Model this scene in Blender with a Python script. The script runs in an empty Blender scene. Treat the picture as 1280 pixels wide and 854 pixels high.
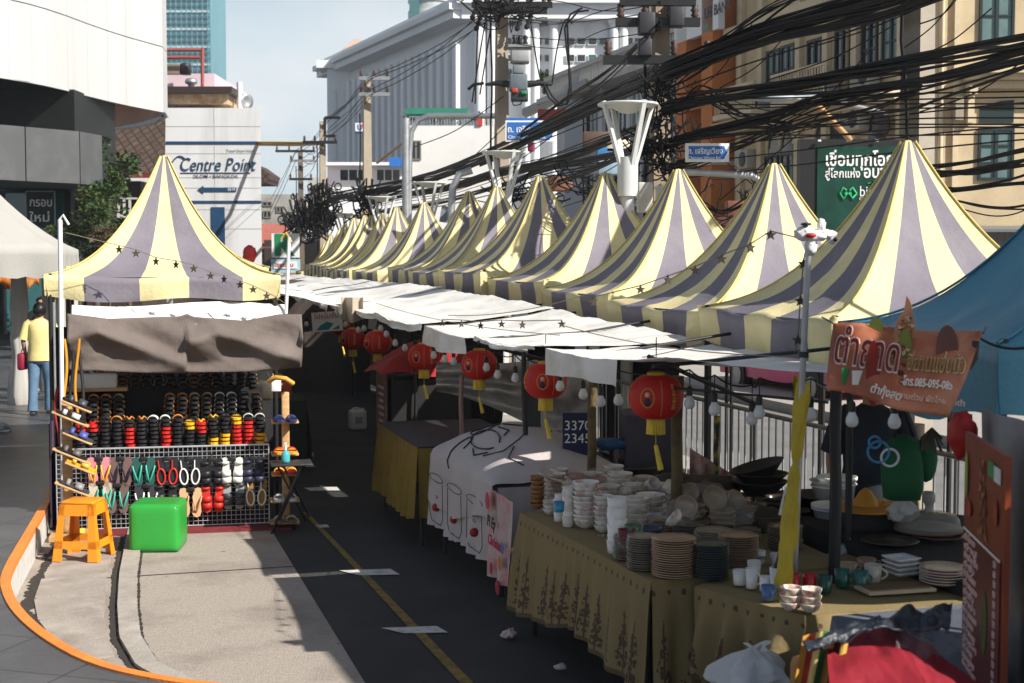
import bpy, bmesh, math, random
from mathutils import Vector, Matrix, noise
random.seed(7)
scene = bpy.context.scene
COL = scene.collection
R_ = math.radians
V = Vector

# ------------------------------------------------------------------ camera model used for measuring the place
F = 1280 * 50 / 36.0
CAM = V((0, 0, 2.4))
TH = math.atan(101 / F)
def ray(u, v):
    x = (u - 640) / F; y = (427 - v) / F
    return V((x, math.cos(TH) + y * math.sin(TH), -math.sin(TH) + y * math.cos(TH)))
def P(u, v, Y):
    r = ray(u, v); return CAM + r * (Y / r.y)
def G(u, v, z=0.0):
    r = ray(u, v); return CAM + r * ((z - 2.4) / r.z)
def interp(tab, x):
    tab = sorted(tab)
    if x <= tab[0][0]: return tab[0][1]
    for (a, b), (c, d) in zip(tab, tab[1:]):
        if x <= c: return b + (d - b) * (x - a) / (c - a)
    return tab[-1][1]

# ------------------------------------------------------------------ object helpers
def Wm(o):
    m = o.matrix_basis.copy()
    return Wm(o.parent) @ m if o.parent else m
def tag(o, label=None, cat=None, group=None, kind=None):
    if label: o['label'] = label
    if cat: o['category'] = cat
    if group: o['group'] = group
    if kind: o['kind'] = kind
    return o
def thing(name, label, cat, loc=(0, 0, 0), rz=0, group=None):
    o = bpy.data.objects.new(name, None); COL.objects.link(o)
    o.empty_display_size = .1
    o.location = loc; o.rotation_euler = (0, 0, rz)
    return tag(o, label, cat, group)
def dup(o, parent=None, loc=None, rz=None, label=None, group=None, scale=None, rot=None):
    c = o.copy(); COL.objects.link(c)
    if parent is not None: c.parent = parent
    if loc is not None: c.location = loc
    if rz is not None: c.rotation_euler = (0, 0, rz)
    if rot is not None: c.rotation_euler = rot
    if scale is not None: c.scale = scale
    if label: c['label'] = label
    if group: c['group'] = group
    for ch in list(o.children): dup(ch, c)
    return c
ORD = ['zeroth', 'first', 'second', 'third', 'fourth', 'fifth', 'sixth', 'seventh', 'eighth', 'ninth', 'tenth', 'eleventh', 'twelfth',
       'thirteenth', 'fourteenth', 'fifteenth', 'sixteenth', 'seventeenth', 'eighteenth', 'nineteenth', 'twentieth',
       'twenty-first', 'twenty-second', 'twenty-third', 'twenty-fourth', 'twenty-fifth', 'twenty-sixth', 'twenty-seventh', 'twenty-eighth', 'twenty-ninth', 'thirtieth']
def ordn(k): return ORD[k]

class MB:
    def __init__(s): s.v = []; s.f = []; s.m = []; s.s = []
    def add(s, vs, fs, m=0, smooth=False):
        b = len(s.v); s.v += [V(p) for p in vs]
        for i, f in enumerate(fs):
            s.f.append([b + k for k in f]); s.m.append(m[i] if isinstance(m, list) else m); s.s.append(smooth)
    def box(s, c, d, m=0, R=None):
        c = V(c); vs = []
        for x in (-.5, .5):
            for y in (-.5, .5):
                for z in (-.5, .5):
                    p = V((x * d[0], y * d[1], z * d[2])); vs.append(c + (R @ p if R else p))
        s.add(vs, [(0, 1, 3, 2), (4, 6, 7, 5), (0, 4, 5, 1), (2, 3, 7, 6), (0, 2, 6, 4), (1, 5, 7, 3)], m); return s
    def rbox(s, c, d, r, m=0, R=None, seg=2):
        bm = bmesh.new(); bmesh.ops.create_cube(bm, size=1)
        for v in bm.verts: v.co = V((v.co.x * d[0], v.co.y * d[1], v.co.z * d[2]))
        bmesh.ops.bevel(bm, geom=list(bm.edges), offset=r, segments=seg, affect='EDGES', profile=.5)
        bm.verts.index_update()
        s.add([V(c) + (R @ v.co if R else v.co) for v in bm.verts], [[v.index for v in f.verts] for f in bm.faces], m, True); bm.free(); return s
    def frame(s, d):
        d = V(d).normalized(); a = V((0, 0, 1)) if abs(d.z) < .9 else V((1, 0, 0))
        x = d.cross(a).normalized(); return x, d.cross(x).normalized()
    def cyl(s, p0, p1, r0, r1=None, n=10, m=0, cap=True):
        p0 = V(p0); p1 = V(p1); r1 = r0 if r1 is None else r1
        x, y = s.frame(p1 - p0); vs = []
        for p, r in ((p0, r0), (p1, r1)):
            for i in range(n):
                a = 2 * math.pi * i / n; vs.append(p + (x * math.cos(a) + y * math.sin(a)) * r)
        s.add(vs, [(i, (i + 1) % n, n + (i + 1) % n, n + i) for i in range(n)], m, True)
        if cap: s.add(vs, [list(range(n))[::-1], list(range(n, 2 * n))], m)
        return s
    def tube(s, pts, r, n=6, m=0, cap=True):
        pts = [V(p) for p in pts]; vs = []; L = len(pts); prev = None
        rr = r if isinstance(r, (list, tuple)) else [r] * L
        for i, p in enumerate(pts):
            d = pts[min(i + 1, L - 1)] - pts[max(i - 1, 0)]
            if d.length < 1e-9: d = V((0, 0, 1))
            d.normalize()
            if prev is None: x, _ = s.frame(d)
            else:
                x = prev - d * prev.dot(d)
                x = x.normalized() if x.length > 1e-6 else s.frame(d)[0]
            prev = x; y = d.cross(x)
            for k in range(n):
                a = 2 * math.pi * k / n; vs.append(p + (x * math.cos(a) + y * math.sin(a)) * rr[i])
        fs = [(i * n + k, i * n + (k + 1) % n, (i + 1) * n + (k + 1) % n, (i + 1) * n + k) for i in range(L - 1) for k in range(n)]
        s.add(vs, fs, m, True)
        if cap: s.add(vs[:n] + vs[-n:], [list(range(n))[::-1], list(range(n, 2 * n))], m)
        return s
    def lathe(s, prof, c=(0, 0, 0), n=20, m=0, R=None, wob=None):
        c = V(c); vs = []
        for (r, z) in prof:
            for i in range(n):
                a = 2 * math.pi * i / n; k = 1 if wob is None else wob(a, z)
                p = V((r * k * math.cos(a), r * k * math.sin(a), z)); vs.append(c + (R @ p if R else p))
        fs = [(j * n + i, j * n + (i + 1) % n, (j + 1) * n + (i + 1) % n, (j + 1) * n + i) for j in range(len(prof) - 1) for i in range(n)]
        s.add(vs, fs, m, True); return s
    def grid(s, fn, nu, nv, m=0, smooth=True, wrap=False):
        vs = [fn(i / nu, j / nv) for j in range(nv + 1) for i in range(nu + 1)]
        fs = []; ms = []
        for j in range(nv):
            for i in range(nu):
                a = j * (nu + 1) + i; fs.append((a, a + 1, a + nu + 2, a + nu + 1)); ms.append(m(i, j) if callable(m) else m)
        s.add(vs, fs, ms, smooth); return s
    def prism(s, poly, h, M=None, m=0):
        n = len(poly); vs = [V((x, y, 0)) for x, y in poly] + [V((x, y, h)) for x, y in poly]
        if M: vs = [M @ v for v in vs]
        s.add(vs, [list(range(n))[::-1], list(range(n, 2 * n))] + [(i, (i + 1) % n, n + (i + 1) % n, n + i) for i in range(n)], m); return s
    def quad(s, a, b, c, d, m=0): s.add([a, b, c, d], [(0, 1, 2, 3)], m); return s
    def sphere(s, c, r, n=14, m=0, sc=(1, 1, 1)):
        h = n // 2
        return s.lathe([(math.sin(math.pi * j / h) * r * sc[0] + 1e-5, -math.cos(math.pi * j / h) * r * sc[2]) for j in range(h + 1)], c, n, m)
    def build(s, name, mats, parent=None, world=True, solid=0):
        me = bpy.data.meshes.new(name)
        vs = s.v
        if parent is not None and world:
            iv = Wm(parent).inverted(); vs = [iv @ v for v in vs]
        loc = None
        if parent is None and world and vs:
            lo = [min(v[i] for v in vs) for i in range(3)]; hi = [max(v[i] for v in vs) for i in range(3)]
            loc = V(((lo[0] + hi[0]) / 2, (lo[1] + hi[1]) / 2, lo[2])); vs = [v - loc for v in vs]
        me.from_pydata([tuple(v) for v in vs], [], s.f)
        if not isinstance(mats, (list, tuple)): mats = [mats]
        for mt in mats: me.materials.append(mt)
        me.polygons.foreach_set('material_index', s.m)
        me.polygons.foreach_set('use_smooth', s.s)
        me.update()
        o = bpy.data.objects.new(name, me); COL.objects.link(o)
        if loc is not None: o.location = loc
        if parent is not None: o.parent = parent
        if solid:
            md = o.modifiers.new('thick', 'SOLIDIFY'); md.thickness = solid; md.offset = 0
        return o

def basis(right, up, org=(0, 0, 0)):
    x = V(right).normalized(); y = V(up).normalized(); z = x.cross(y).normalized()
    return Matrix(((x.x, y.x, z.x, org[0]), (x.y, y.y, z.y, org[1]), (x.z, y.z, z.z, org[2]), (0, 0, 0, 1)))
def text(s, org, right, up, size, mat, parent, name='lettering', bold=0.0, shear=0.0, width=None, align='LEFT', ext=.002, label=None, space=1.0):
    cu = bpy.data.curves.new(name, 'FONT'); cu.body = s; cu.size = size; cu.offset = bold * size; cu.shear = shear; cu.extrude = ext
    cu.align_x = align; cu.resolution_u = 3; cu.space_character = space
    t = bpy.data.objects.new(name, cu); COL.objects.link(t)
    dg = bpy.context.evaluated_depsgraph_get()
    me = bpy.data.meshes.new_from_object(t.evaluated_get(dg)); me.name = name
    bpy.data.objects.remove(t)
    Mx = basis(right, up, org)
    xs = [v.co.x for v in me.vertices] or [0, 1]
    k = width / max(1e-6, (max(xs) - min(xs))) if width else 1
    for v in me.vertices: v.co.x *= k
    if parent is not None: Mx = Wm(parent).inverted() @ Mx
    me.transform(Mx); me.materials.clear(); me.materials.append(mat)
    o = bpy.data.objects.new(name, me); COL.objects.link(o)
    if parent is not None: o.parent = parent
    if label: o['label'] = label
    return o

# ------------------------------------------------------------------ materials
def S(r, g, b):
    f = lambda c: (c / 255 / 12.92) if c / 255 <= .04045 else ((c / 255 + .055) / 1.055) ** 2.4
    return (f(r), f(g), f(b))
MC = {}
def M(name, col=(.5, .5, .5), rough=.6, var=.12, scale=6.0, bump=0.0, bscale=None, metal=0.0, spec=.4, trans=0.0, stain=None, stain_amt=.5, stain_scale=2.0, alpha=1.0, tmul=1.0, rnd=0.0, stretch=None, emis=0):
    if name in MC: return MC[name]
    m = bpy.data.materials.new(name); m.use_nodes = True; nt = m.node_tree; N = nt.nodes; L = nt.links
    b = N['Principled BSDF']; out = N['Material Output']
    b.inputs['Roughness'].default_value = rough; b.inputs['Metallic'].default_value = metal
    b.inputs['Specular IOR Level'].default_value = spec
    tc = N.new('ShaderNodeTexCoord'); mp = N.new('ShaderNodeMapping'); L.new(tc.outputs['Object'], mp.inputs[0])
    if stretch: mp.inputs['Scale'].default_value = stretch
    nz = N.new('ShaderNodeTexNoise'); nz.inputs['Scale'].default_value = scale; nz.inputs['Detail'].default_value = 5; nz.inputs['Roughness'].default_value = .6
    L.new(mp.outputs[0], nz.inputs['Vector'])
    rp = N.new('ShaderNodeValToRGB'); rp.color_ramp.elements[0].position = .3; rp.color_ramp.elements[1].position = .7
    rp.color_ramp.elements[0].color = tuple(max(0, c * (1 - var)) for c in col) + (1,)
    rp.color_ramp.elements[1].color = tuple(min(1, c * (1 + var)) for c in col) + (1,)
    L.new(nz.outputs['Fac'], rp.inputs[0]); c_out = rp.outputs[0]
    if stain:
        n2 = N.new('ShaderNodeTexNoise'); n2.inputs['Scale'].default_value = stain_scale; n2.inputs['Detail'].default_value = 8; n2.inputs['Roughness'].default_value = .65
        L.new(mp.outputs[0], n2.inputs['Vector'])
        r2 = N.new('ShaderNodeMapRange'); r2.inputs[1].default_value = .48; r2.inputs[2].default_value = .68; r2.inputs[4].default_value = stain_amt
        L.new(n2.outputs['Fac'], r2.inputs[0])
        mx = N.new('ShaderNodeMix'); mx.data_type = 'RGBA'; L.new(r2.outputs[0], mx.inputs['Factor'])
        L.new(c_out, mx.inputs['A']); mx.inputs['B'].default_value = tuple(stain) + (1,); c_out = mx.outputs['Result']
    if rnd:
        oi = N.new('ShaderNodeObjectInfo'); hs = N.new('ShaderNodeHueSaturation')
        mr = N.new('ShaderNodeMapRange'); mr.inputs[3].default_value = 1 - rnd; mr.inputs[4].default_value = 1 + rnd
        L.new(oi.outputs['Random'], mr.inputs[0]); L.new(mr.outputs[0], hs.inputs['Value']); L.new(c_out, hs.inputs['Color']); c_out = hs.outputs[0]
    L.new(c_out, b.inputs['Base Color'])
    if bump:
        bp = N.new('ShaderNodeBump'); bp.inputs['Strength'].default_value = bump; bp.inputs['Distance'].default_value = .02
        n3 = N.new('ShaderNodeTexNoise'); n3.inputs['Scale'].default_value = bscale or scale * 4; n3.inputs['Detail'].default_value = 6
        L.new(mp.outputs[0], n3.inputs['Vector']); L.new(n3.outputs['Fac'], bp.inputs['Height']); L.new(bp.outputs[0], b.inputs['Normal'])
    if alpha < 1: b.inputs['Alpha'].default_value = alpha
    if emis:
        L.new(c_out, b.inputs['Emission Color']); b.inputs['Emission Strength'].default_value = emis
    if trans:
        tr = N.new('ShaderNodeBsdfTranslucent'); ms = N.new('ShaderNodeMixShader'); ms.inputs[0].default_value = trans
        L.new(c_out, tr.inputs['Color']); L.new(b.outputs[0], ms.inputs[1]); L.new(tr.outputs[0], ms.inputs[2]); L.new(ms.outputs[0], out.inputs['Surface'])
    MC[name] = m; return m
def C(r, g, b, rough=.55, spec=.4, rnd=0.0, var=.1):
    """plain colour given as it looks in diffuse light (0-255)"""
    rough = rough / 100 if rough > 1 else rough; spec = spec / 100 if spec > 1 else spec
    return M('col_%d_%d_%d_%d_%d' % (r, g, b, int(rough * 100), int(rnd * 100)), S(r, g, b), rough, var, 9, spec=spec, rnd=rnd)
def spots(m, scale, thr, col):
    nt = m.node_tree; N = nt.nodes; L = nt.links; b = N['Principled BSDF']; tc = N.new('ShaderNodeTexCoord')
    v = N.new('ShaderNodeTexVoronoi'); v.inputs['Scale'].default_value = scale; L.new(tc.outputs['Object'], v.inputs['Vector'])
    n_ = N.new('ShaderNodeTexNoise'); n_.inputs['Scale'].default_value = 40; L.new(tc.outputs['Object'], n_.inputs['Vector'])
    sc = N.new('ShaderNodeSeparateColor'); L.new(v.outputs['Color'], sc.inputs[0])
    t = N.new('ShaderNodeMath'); t.operation = 'MULTIPLY'; L.new(sc.outputs[0], t.inputs[0]); t.inputs[1].default_value = thr
    a = N.new('ShaderNodeMath'); a.operation = 'MULTIPLY_ADD'; L.new(n_.outputs['Fac'], a.inputs[0]); a.inputs[1].default_value = thr * .6; L.new(v.outputs['Distance'], a.inputs[2])
    l = N.new('ShaderNodeMath'); l.operation = 'LESS_THAN'; L.new(a.outputs[0], l.inputs[0]); L.new(t.outputs[0], l.inputs[1])
    f = N.new('ShaderNodeMath'); f.operation = 'MULTIPLY'; f.inputs[1].default_value = .7; L.new(l.outputs[0], f.inputs[0])
    mx = N.new('ShaderNodeMix'); mx.data_type = 'RGBA'; L.new(f.outputs[0], mx.inputs['Factor']); L.new(b.inputs['Base Color'].links[0].from_socket, mx.inputs['A']); mx.inputs['B'].default_value = tuple(col) + (1,)
    L.new(mx.outputs['Result'], b.inputs['Base Color'])
def nodes_of(m): return m.node_tree.nodes, m.node_tree.links, m.node_tree.nodes['Principled BSDF']

yellow = M('yellow_canvas', (.80, .70, .375), .75, .07, 3, .25, 26, trans=.14, stain=(.60, .50, .26), stain_amt=.55, stain_scale=2.2)
lilac = M('grey_canvas', (.185, .167, .20), .75, .1, 3, .25, 26, trans=.08, stain=(.25, .23, .25), stain_amt=.6)
piping_m = M('yellow_piping', (.60, .49, .16), .7)
white_tarp = M('white_tarp', (.82, .80, .76), .6, .06, 3, .3, 24, trans=.10, stain=(.52, .48, .41), stain_amt=.6, stain_scale=2.4)
brown_tarp = M('brown_tarp', (.135, .108, .095), .85, .12, 3, .2, 40, stain=(.2, .17, .15), stain_amt=.35)
black_met = M('black_metal', (.015, .015, .016), .45, .2, 12)
grey_met = M('galvanised_metal', (.42, .43, .44), .42, .15, 9, metal=.7)
steel_met = M('steel_wire', (.62, .63, .65), .35, .1, 9, metal=.6)
cable_m = M('black_cable', (.007, .007, .008), .6, .3, 20, spec=.25)
wood_m = M('pine_wood', (.50, .30, .13), .6, .25, 5, .1, 40, stretch=(1, 1, 6))
dkwood_m = M('weathered_wood', (.10, .065, .035), .75, .4, 6, .3, 30, stretch=(1, 1, .3))
conc_pole = M('pole_concrete', (.36, .30, .23), .85, .15, 4, .2, 40, stain=(.22, .18, .14), stain_amt=.5)
white_paint = M('white_paint', (.78, .78, .77), .5, .04, 5)
white_plastic = M('white_plastic', (.75, .75, .72), .4, .05, 8)
bulb_m = M('bulb_glass', (.80, .80, .78), .25, .02, 8, trans=.15)
red_m = M('lantern_red', (.62, .018, .012), .5, .12, 6, trans=.15)
gold_m = M('gold_print', (.72, .42, .06), .45, .15, 30)
tassel_m = M('yellow_tassel', (.75, .55, .06), .7, .15, 30)
glass_dk = M('dark_glass', (.012, .02, .02), .06, .3, 1.5, spec=.6)
# ------------------------------------------------------------------ camera, light, world
cam = bpy.data.cameras.new('camera'); co = bpy.data.objects.new('camera', cam); COL.objects.link(co)
co.location = CAM; co.rotation_euler = (math.pi / 2 - TH, 0, 0)
cam.lens = 50; cam.sensor_width = 36; cam.clip_end = 6000; cam.clip_start = .05
cam.dof.use_dof = True; cam.dof.focus_distance = 12.0; cam.dof.aperture_fstop = 4.5
scene.camera = co
SUN_EL = R_(37); SH = V((.84, -.543))
sd = V((SH.x * math.cos(SUN_EL), SH.y * math.cos(SUN_EL), math.sin(SUN_EL)))
sl = bpy.data.lights.new('sun', 'SUN'); so = bpy.data.objects.new('sun', sl); COL.objects.link(so)
sl.energy = 5.0; sl.angle = R_(.53); sl.color = (1, .955, .88)
so.rotation_euler = sd.to_track_quat('Z', 'Y').to_euler(); so.location = (10, -10, 40)
w = bpy.data.worlds.new('World'); scene.world = w; w.use_nodes = True
N = w.node_tree.nodes; L = w.node_tree.links; bg = N['Background']
sky = N.new('ShaderNodeTexSky'); sky.sky_type = 'NISHITA'; sky.sun_disc = False
sky.sun_elevation = SUN_EL; sky.sun_rotation = math.atan2(SH.x, SH.y)
sky.air_density = 1.0; sky.dust_density = 1.6; sky.ozone_density = 1.2
tc = N.new('ShaderNodeTexCoord'); mp = N.new('ShaderNodeMapping'); mp.inputs['Scale'].default_value = (3, 3, 7); L.new(tc.outputs['Generated'], mp.inputs[0])
nz = N.new('ShaderNodeTexNoise'); nz.inputs['Scale'].default_value = 1.6; nz.inputs['Detail'].default_value = 7; nz.inputs['Roughness'].default_value = .55; L.new(mp.outputs[0], nz.inputs['Vector'])
mr = N.new('ShaderNodeMapRange'); mr.inputs[1].default_value = .46; mr.inputs[2].default_value = .72; mr.inputs[4].default_value = .3; L.new(nz.outputs['Fac'], mr.inputs[0])
mx = N.new('ShaderNodeMix'); mx.data_type = 'RGBA'; 
sep = N.new('ShaderNodeSeparateXYZ'); L.new(tc.outputs['Generated'], sep.inputs[0])
hz = N.new('ShaderNodeMapRange'); hz.inputs[1].default_value = 0.16; hz.inputs[2].default_value = .30; hz.inputs[3].default_value = .9; hz.inputs[4].default_value = 0.0; L.new(sep.outputs[2], hz.inputs[0])
ad = N.new('ShaderNodeMath'); ad.operation = 'MAXIMUM'; ml = N.new('ShaderNodeMath'); ml.operation = 'MULTIPLY'; ml.inputs[1].default_value = 1.0
L.new(mr.outputs[0], ml.inputs[0]); L.new(ml.outputs[0], ad.inputs[0]); L.new(hz.outputs[0], ad.inputs[1]); L.new(ad.outputs[0], mx.inputs['Factor']); L.new(sky.outputs[0], mx.inputs['A']); 
cm = N.new('ShaderNodeMix'); cm.data_type = 'RGBA'; cn = N.new('ShaderNodeMapRange'); cn.inputs[1].default_value = .42; cn.inputs[2].default_value = .62; L.new(nz.outputs['Fac'], cn.inputs[0]); L.new(cn.outputs[0], cm.inputs['Factor'])
cm.inputs['A'].default_value = (7.9, 9.3, 10.2, 1); cm.inputs['B'].default_value = (10.2, 10.7, 11.1, 1); L.new(cm.outputs['Result'], mx.inputs['B'])
L.new(mx.outputs['Result'], bg.inputs['Color']); bg.inputs['Strength'].default_value = .055
scene.view_settings.view_transform = 'Standard'; scene.view_settings.look = 'None'; scene.view_settings.exposure = 0.66; scene.view_settings.gamma = 1
scene.cycles.use_denoising = True; scene.cycles.max_bounces = 6; scene.cycles.transparent_max_bounces = 12
scene.cycles.caustics_reflective = False; scene.cycles.caustics_refractive = False; scene.cycles.sample_clamp_indirect = 6

# ------------------------------------------------------------------ row frame
DX, DY = -.287, .958                     # direction of the market street (away from the photographer)
RA = math.atan2(-DX, DY)                 # rotation of things standing square to it
D = V((DX, DY, 0)); E = V((DY, -DX, 0))  # along the street / across it to the right
UP = V((0, 0, 1))

# ------------------------------------------------------------------ ground
asphalt = M('asphalt', (.034, .0335, .0335), .88, .25, 1.2, .5, 90, stain=(.065, .063, .06), stain_amt=.5, stain_scale=1.1)
concrete = M('road_concrete', (.36, .31, .262), .9, .15, 34, .5, 90, stain=(.21, .175, .145), stain_amt=.75, stain_scale=1.3)
spots(concrete, 4.5, .13, (.10, .085, .07)); spots(concrete, 17, .10, (.15, .13, .11))
slab_m = M('drain_concrete', (.34, .30, .26), .9, .2, 3, .35, 50, stain=(.17, .145, .12), stain_amt=.6, stain_scale=2.5)
gap_m = M('joint_dirt', (.035, .03, .025), .95, .3, 20)
b = MB(); b.quad((-3000, -200, 0), (3000, -200, 0), (3000, 3000, 0), (-3000, 3000, 0)); tag(b.build('ground', asphalt), kind='structure')

# light concrete strip beside the kerb, with sawn joints and cracks
cl = [(-2.6, 6.2), (-3.62, 9.6), (-4.35, 12.6), (-6.2, 20)]        # inner foot of the kerb
b = MB()
def line_x(y): return -2.9 - .285 * (y - 12.4)
pts = [(-2.2, 5.2), (line_x(5.2) + .80, 5.2), (line_x(30) + .80, 30), (-9.6, 30)]  # street edge laid along the shadow edge, so dark asphalt deepens the shade
b.add([(x, y, .004) for x, y in pts], [(0, 1, 2, 3)])
tag(b.build('road_concrete', concrete), kind='structure')
b = MB()
for y0 in (10.55, 14.5, 18.5):
    a = V((-3.3 - .285 * (y0 - 10.5), y0, .007)); c2 = a + E * 1.75; b.quad(a, c2, c2 + D * .022, a + D * .022)
a = V((-.88, 6.2, .007)); a = V((-1.2, 10.5, .007))
def crack(b, p, q, wd, z=.0075, n=26, amp=.016):
    p = V(p); q = V(q); d = (q - p).normalized(); nn = V((-d.y, d.x, 0)); prev = None
    for i in range(n + 1):
        t = i / n; c = p.lerp(q, t) + nn * (random.uniform(-amp, amp)); ww = wd * (.5 + random.random()); c.z = z
        cur = (c - nn * ww / 2, c + nn * ww / 2)
        if prev: b.quad(prev[0], cur[0], cur[1], prev[1])
        prev = cur
pass
crack(b, G(175, 800), G(190, 832), .006)
tag(b.build('concrete_joints', gap_m), kind='structure')

# gutter: covering slabs between kerb and raised edging strip
b = MB(); j = MB()
gpx = [(72, 690, 133, 662), (48, 735, 131, 700), (55, 780, 131, 745), (90, 815, 134, 790), (150, 850, 150, 832)]
in_edge = [G(150, 652), G(141, 690), G(134, 720), G(130, 760), G(131, 800), G(150, 835), G(215, 870)]
out_edge = [G(90, 652), G(72, 690), G(52, 725), G(38, 765), G(70, 805), G(120, 840), G(190, 874)]
def pl(pts, t):
    t *= len(pts) - 1; i = min(int(t), len(pts) - 2); return pts[i].lerp(pts[i + 1], t - i)
ns = 9
for k in range(ns):
    t0 = k / ns + .004; t1 = (k + 1) / ns - .004; z = .012 + random.uniform(-.004, .006)
    q = [pl(out_edge, t0), pl(in_edge, t0), pl(in_edge, t1), pl(out_edge, t1)]
    b.add([(p.x, p.y, -.05) for p in q] + [(p.x, p.y, z) for p in q], [(4, 5, 6, 7), (0, 1, 5, 4), (1, 2, 6, 5), (2, 3, 7, 6), (3, 0, 4, 7)])
tag(b.build('drain_slabs', slab_m), kind='structure')
def ribbon(b, pts, w, z0, z1, n=40, jit=0.0):
    prev = None
    for i in range(n + 1):
        p = pl(pts, i / n); q = pl(pts, min(1, i / n + .01)) - pl(pts, max(0, i / n - .01)); q.z = 0; q.normalize(); nn = V((-q.y, q.x, 0))
        jj = random.uniform(-jit, jit)
        L_ = p + nn * (w / 2 + jj); R2 = p - nn * (w / 2 + jj)
        cur = [V((L_.x, L_.y, z0)), V((L_.x, L_.y, z1)), V((R2.x, R2.y, z1)), V((R2.x, R2.y, z0))]
        if prev:
            for k in range(3): b.quad(prev[k], cur[k], cur[k + 1], prev[k + 1])
        prev = cur
b = MB(); ribbon(b, [p + V((.06, 0, 0)) for p in in_edge], .045, 0, .0085, n=160, jit=.007); ribbon(b, [p + V((.242, 0, 0)) for p in in_edge[:-1]], .014, 0, .0086, n=160, jit=.005)
ribbon(b, [p + V((-.03, 0, 0)) for p in out_edge], .08, 0, .0088, n=160, jit=.025)
tag(b.build('gutter_dirt', gap_m), kind='structure')
edging_m = M('edging_concrete', (.37, .335, .29), .85, .2, 6, .3, 50, stain=(.24, .21, .18), stain_amt=.5)
b = MB(); ribbon(b, [p + V((.16, 0, 0)) for p in in_edge], .13, 0, .03); tag(b.build('gutter_kerb', edging_m), kind='structure')

# raised pavement with kerb
SW = .24
ktop = [G(66, 612, SW), G(56, 632, SW), G(28, 680, SW), G(8, 715, SW), G(6, 735, SW), G(20, 765, SW), G(60, 800, SW), G(120, 832, SW), G(205, 851, SW), G(300, 862, SW)]
ktop = [V((-6.6, 21, SW))] + ktop + [V((-.6, 6.7, SW)), V((1.2, 6.0, SW))]
for _ in range(2):
    kk_ = [ktop[0]]
    for a_, b_ in zip(ktop, ktop[1:]): kk_ += [a_.lerp(b_, .25), a_.lerp(b_, .75)]
    ktop = kk_ + [ktop[-1]]
tile_m = M('pavement_tiles', (.075, .075, .08), .42, .2, 2, .15, 30, stain=(.12, .117, .115), stain_amt=.6, stain_scale=.9)
NN, LL, bb = nodes_of(tile_m)
bt = NN.new('ShaderNodeTexBrick'); bt.inputs['Scale'].default_value = 1.0; bt.inputs['Mortar Size'].default_value = .006; bt.offset = 0.0
bt.inputs['Brick Width'].default_value = .6; bt.inputs['Row Height'].default_value = .6
bt.inputs['Color1'].default_value = (1, 1, 1, 1); bt.inputs['Color2'].default_value = (.78, .78, .8, 1); bt.inputs['Mortar'].default_value = (.25, .24, .22, 1)
tcn = NN.new('ShaderNodeTexCoord'); mpn = NN.new('ShaderNodeMapping'); mpn.inputs['Rotation'].default_value[2] = RA; LL.new(tcn.outputs['Object'], mpn.inputs[0]); LL.new(mpn.outputs[0], bt.inputs['Vector'])
mxn = NN.new('ShaderNodeMix'); mxn.data_type = 'RGBA'; mxn.blend_type = 'MULTIPLY'; mxn.inputs['Factor'].default_value = 1
src = bb.inputs['Base Color'].links[0].from_socket; LL.new(src, mxn.inputs['A']); LL.new(bt.outputs['Color'], mxn.inputs['B']); LL.new(mxn.outputs['Result'], bb.inputs['Base Color'])
b = MB()
far = V((-24, 90, SW)); base = [V((-24, -30, SW)), far] + [V((-22.0, 90, SW))] + ktop + [V((1.6, -30, SW))]
b.add(base, [list(range(len(base)))[::-1]]); tag(b.build('sidewalk', tile_m), kind='structure')
orange_m = M('orange_kerb_paint', (.80, .24, .035), .55, .12, 6, .2, 40, stain=(.45, .16, .05), stain_amt=.5, stain_scale=5)
kwhite_m = M('white_kerb_paint', (.62, .61, .58), .7, .12, 4, .3, 30, stain=(.25, .22, .18), stain_amt=.7, stain_scale=4)
b = MB(); n = 400; prev = None
for i in range(n + 1):
    p = pl(ktop, i / n); q = pl(ktop, min(1, i / n + .004)) - pl(ktop, max(0, i / n - .004)); q.z = 0; q.normalize(); nn = V((-q.y, q.x, 0))
    o_ = p + nn * .033; i_ = p - nn * .033
    cur = [V((i_.x, i_.y, SW - .02)), V((i_.x, i_.y, SW + .012)), V((o_.x, o_.y, SW + .012)), V((o_.x, o_.y, SW - .03)), V((o_.x, o_.y, 0))]
    if prev:
        for k in range(4): b.quad(prev[k], prev[k + 1], cur[k + 1], cur[k], 1 if k == 3 else 0)
    prev = cur
tag(b.build('pavement_kerb', [orange_m, kwhite_m]), kind='structure')
# painted yellow line, worn
yl = M('worn_yellow_paint', (.24, .155, .03), .8, .3, 14, .2, 60, stain=(.06, .058, .055), stain_amt=1, stain_scale=6)
b = MB(); b.quad(G(378, 640, .009), G(384, 640, .009), G(596, 858, .009), G(579, 858, .009)); tag(b.build('yellow_line', yl), kind='structure')
wp = M('sun_sliver_paint', (.62, .60, .56), .8, .1, 14, .2, 60, stain=(.2, .19, .18), stain_amt=.7, stain_scale=9)
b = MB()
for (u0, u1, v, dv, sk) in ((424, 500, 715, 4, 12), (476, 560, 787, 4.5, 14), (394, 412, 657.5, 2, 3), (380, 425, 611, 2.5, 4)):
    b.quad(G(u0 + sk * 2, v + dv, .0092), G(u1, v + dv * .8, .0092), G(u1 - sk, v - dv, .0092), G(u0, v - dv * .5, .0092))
tag(b.build('painted_sun_slivers', wp), kind='structure')  # pale strips paint in slivers of sunlight falling between the awnings
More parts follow.
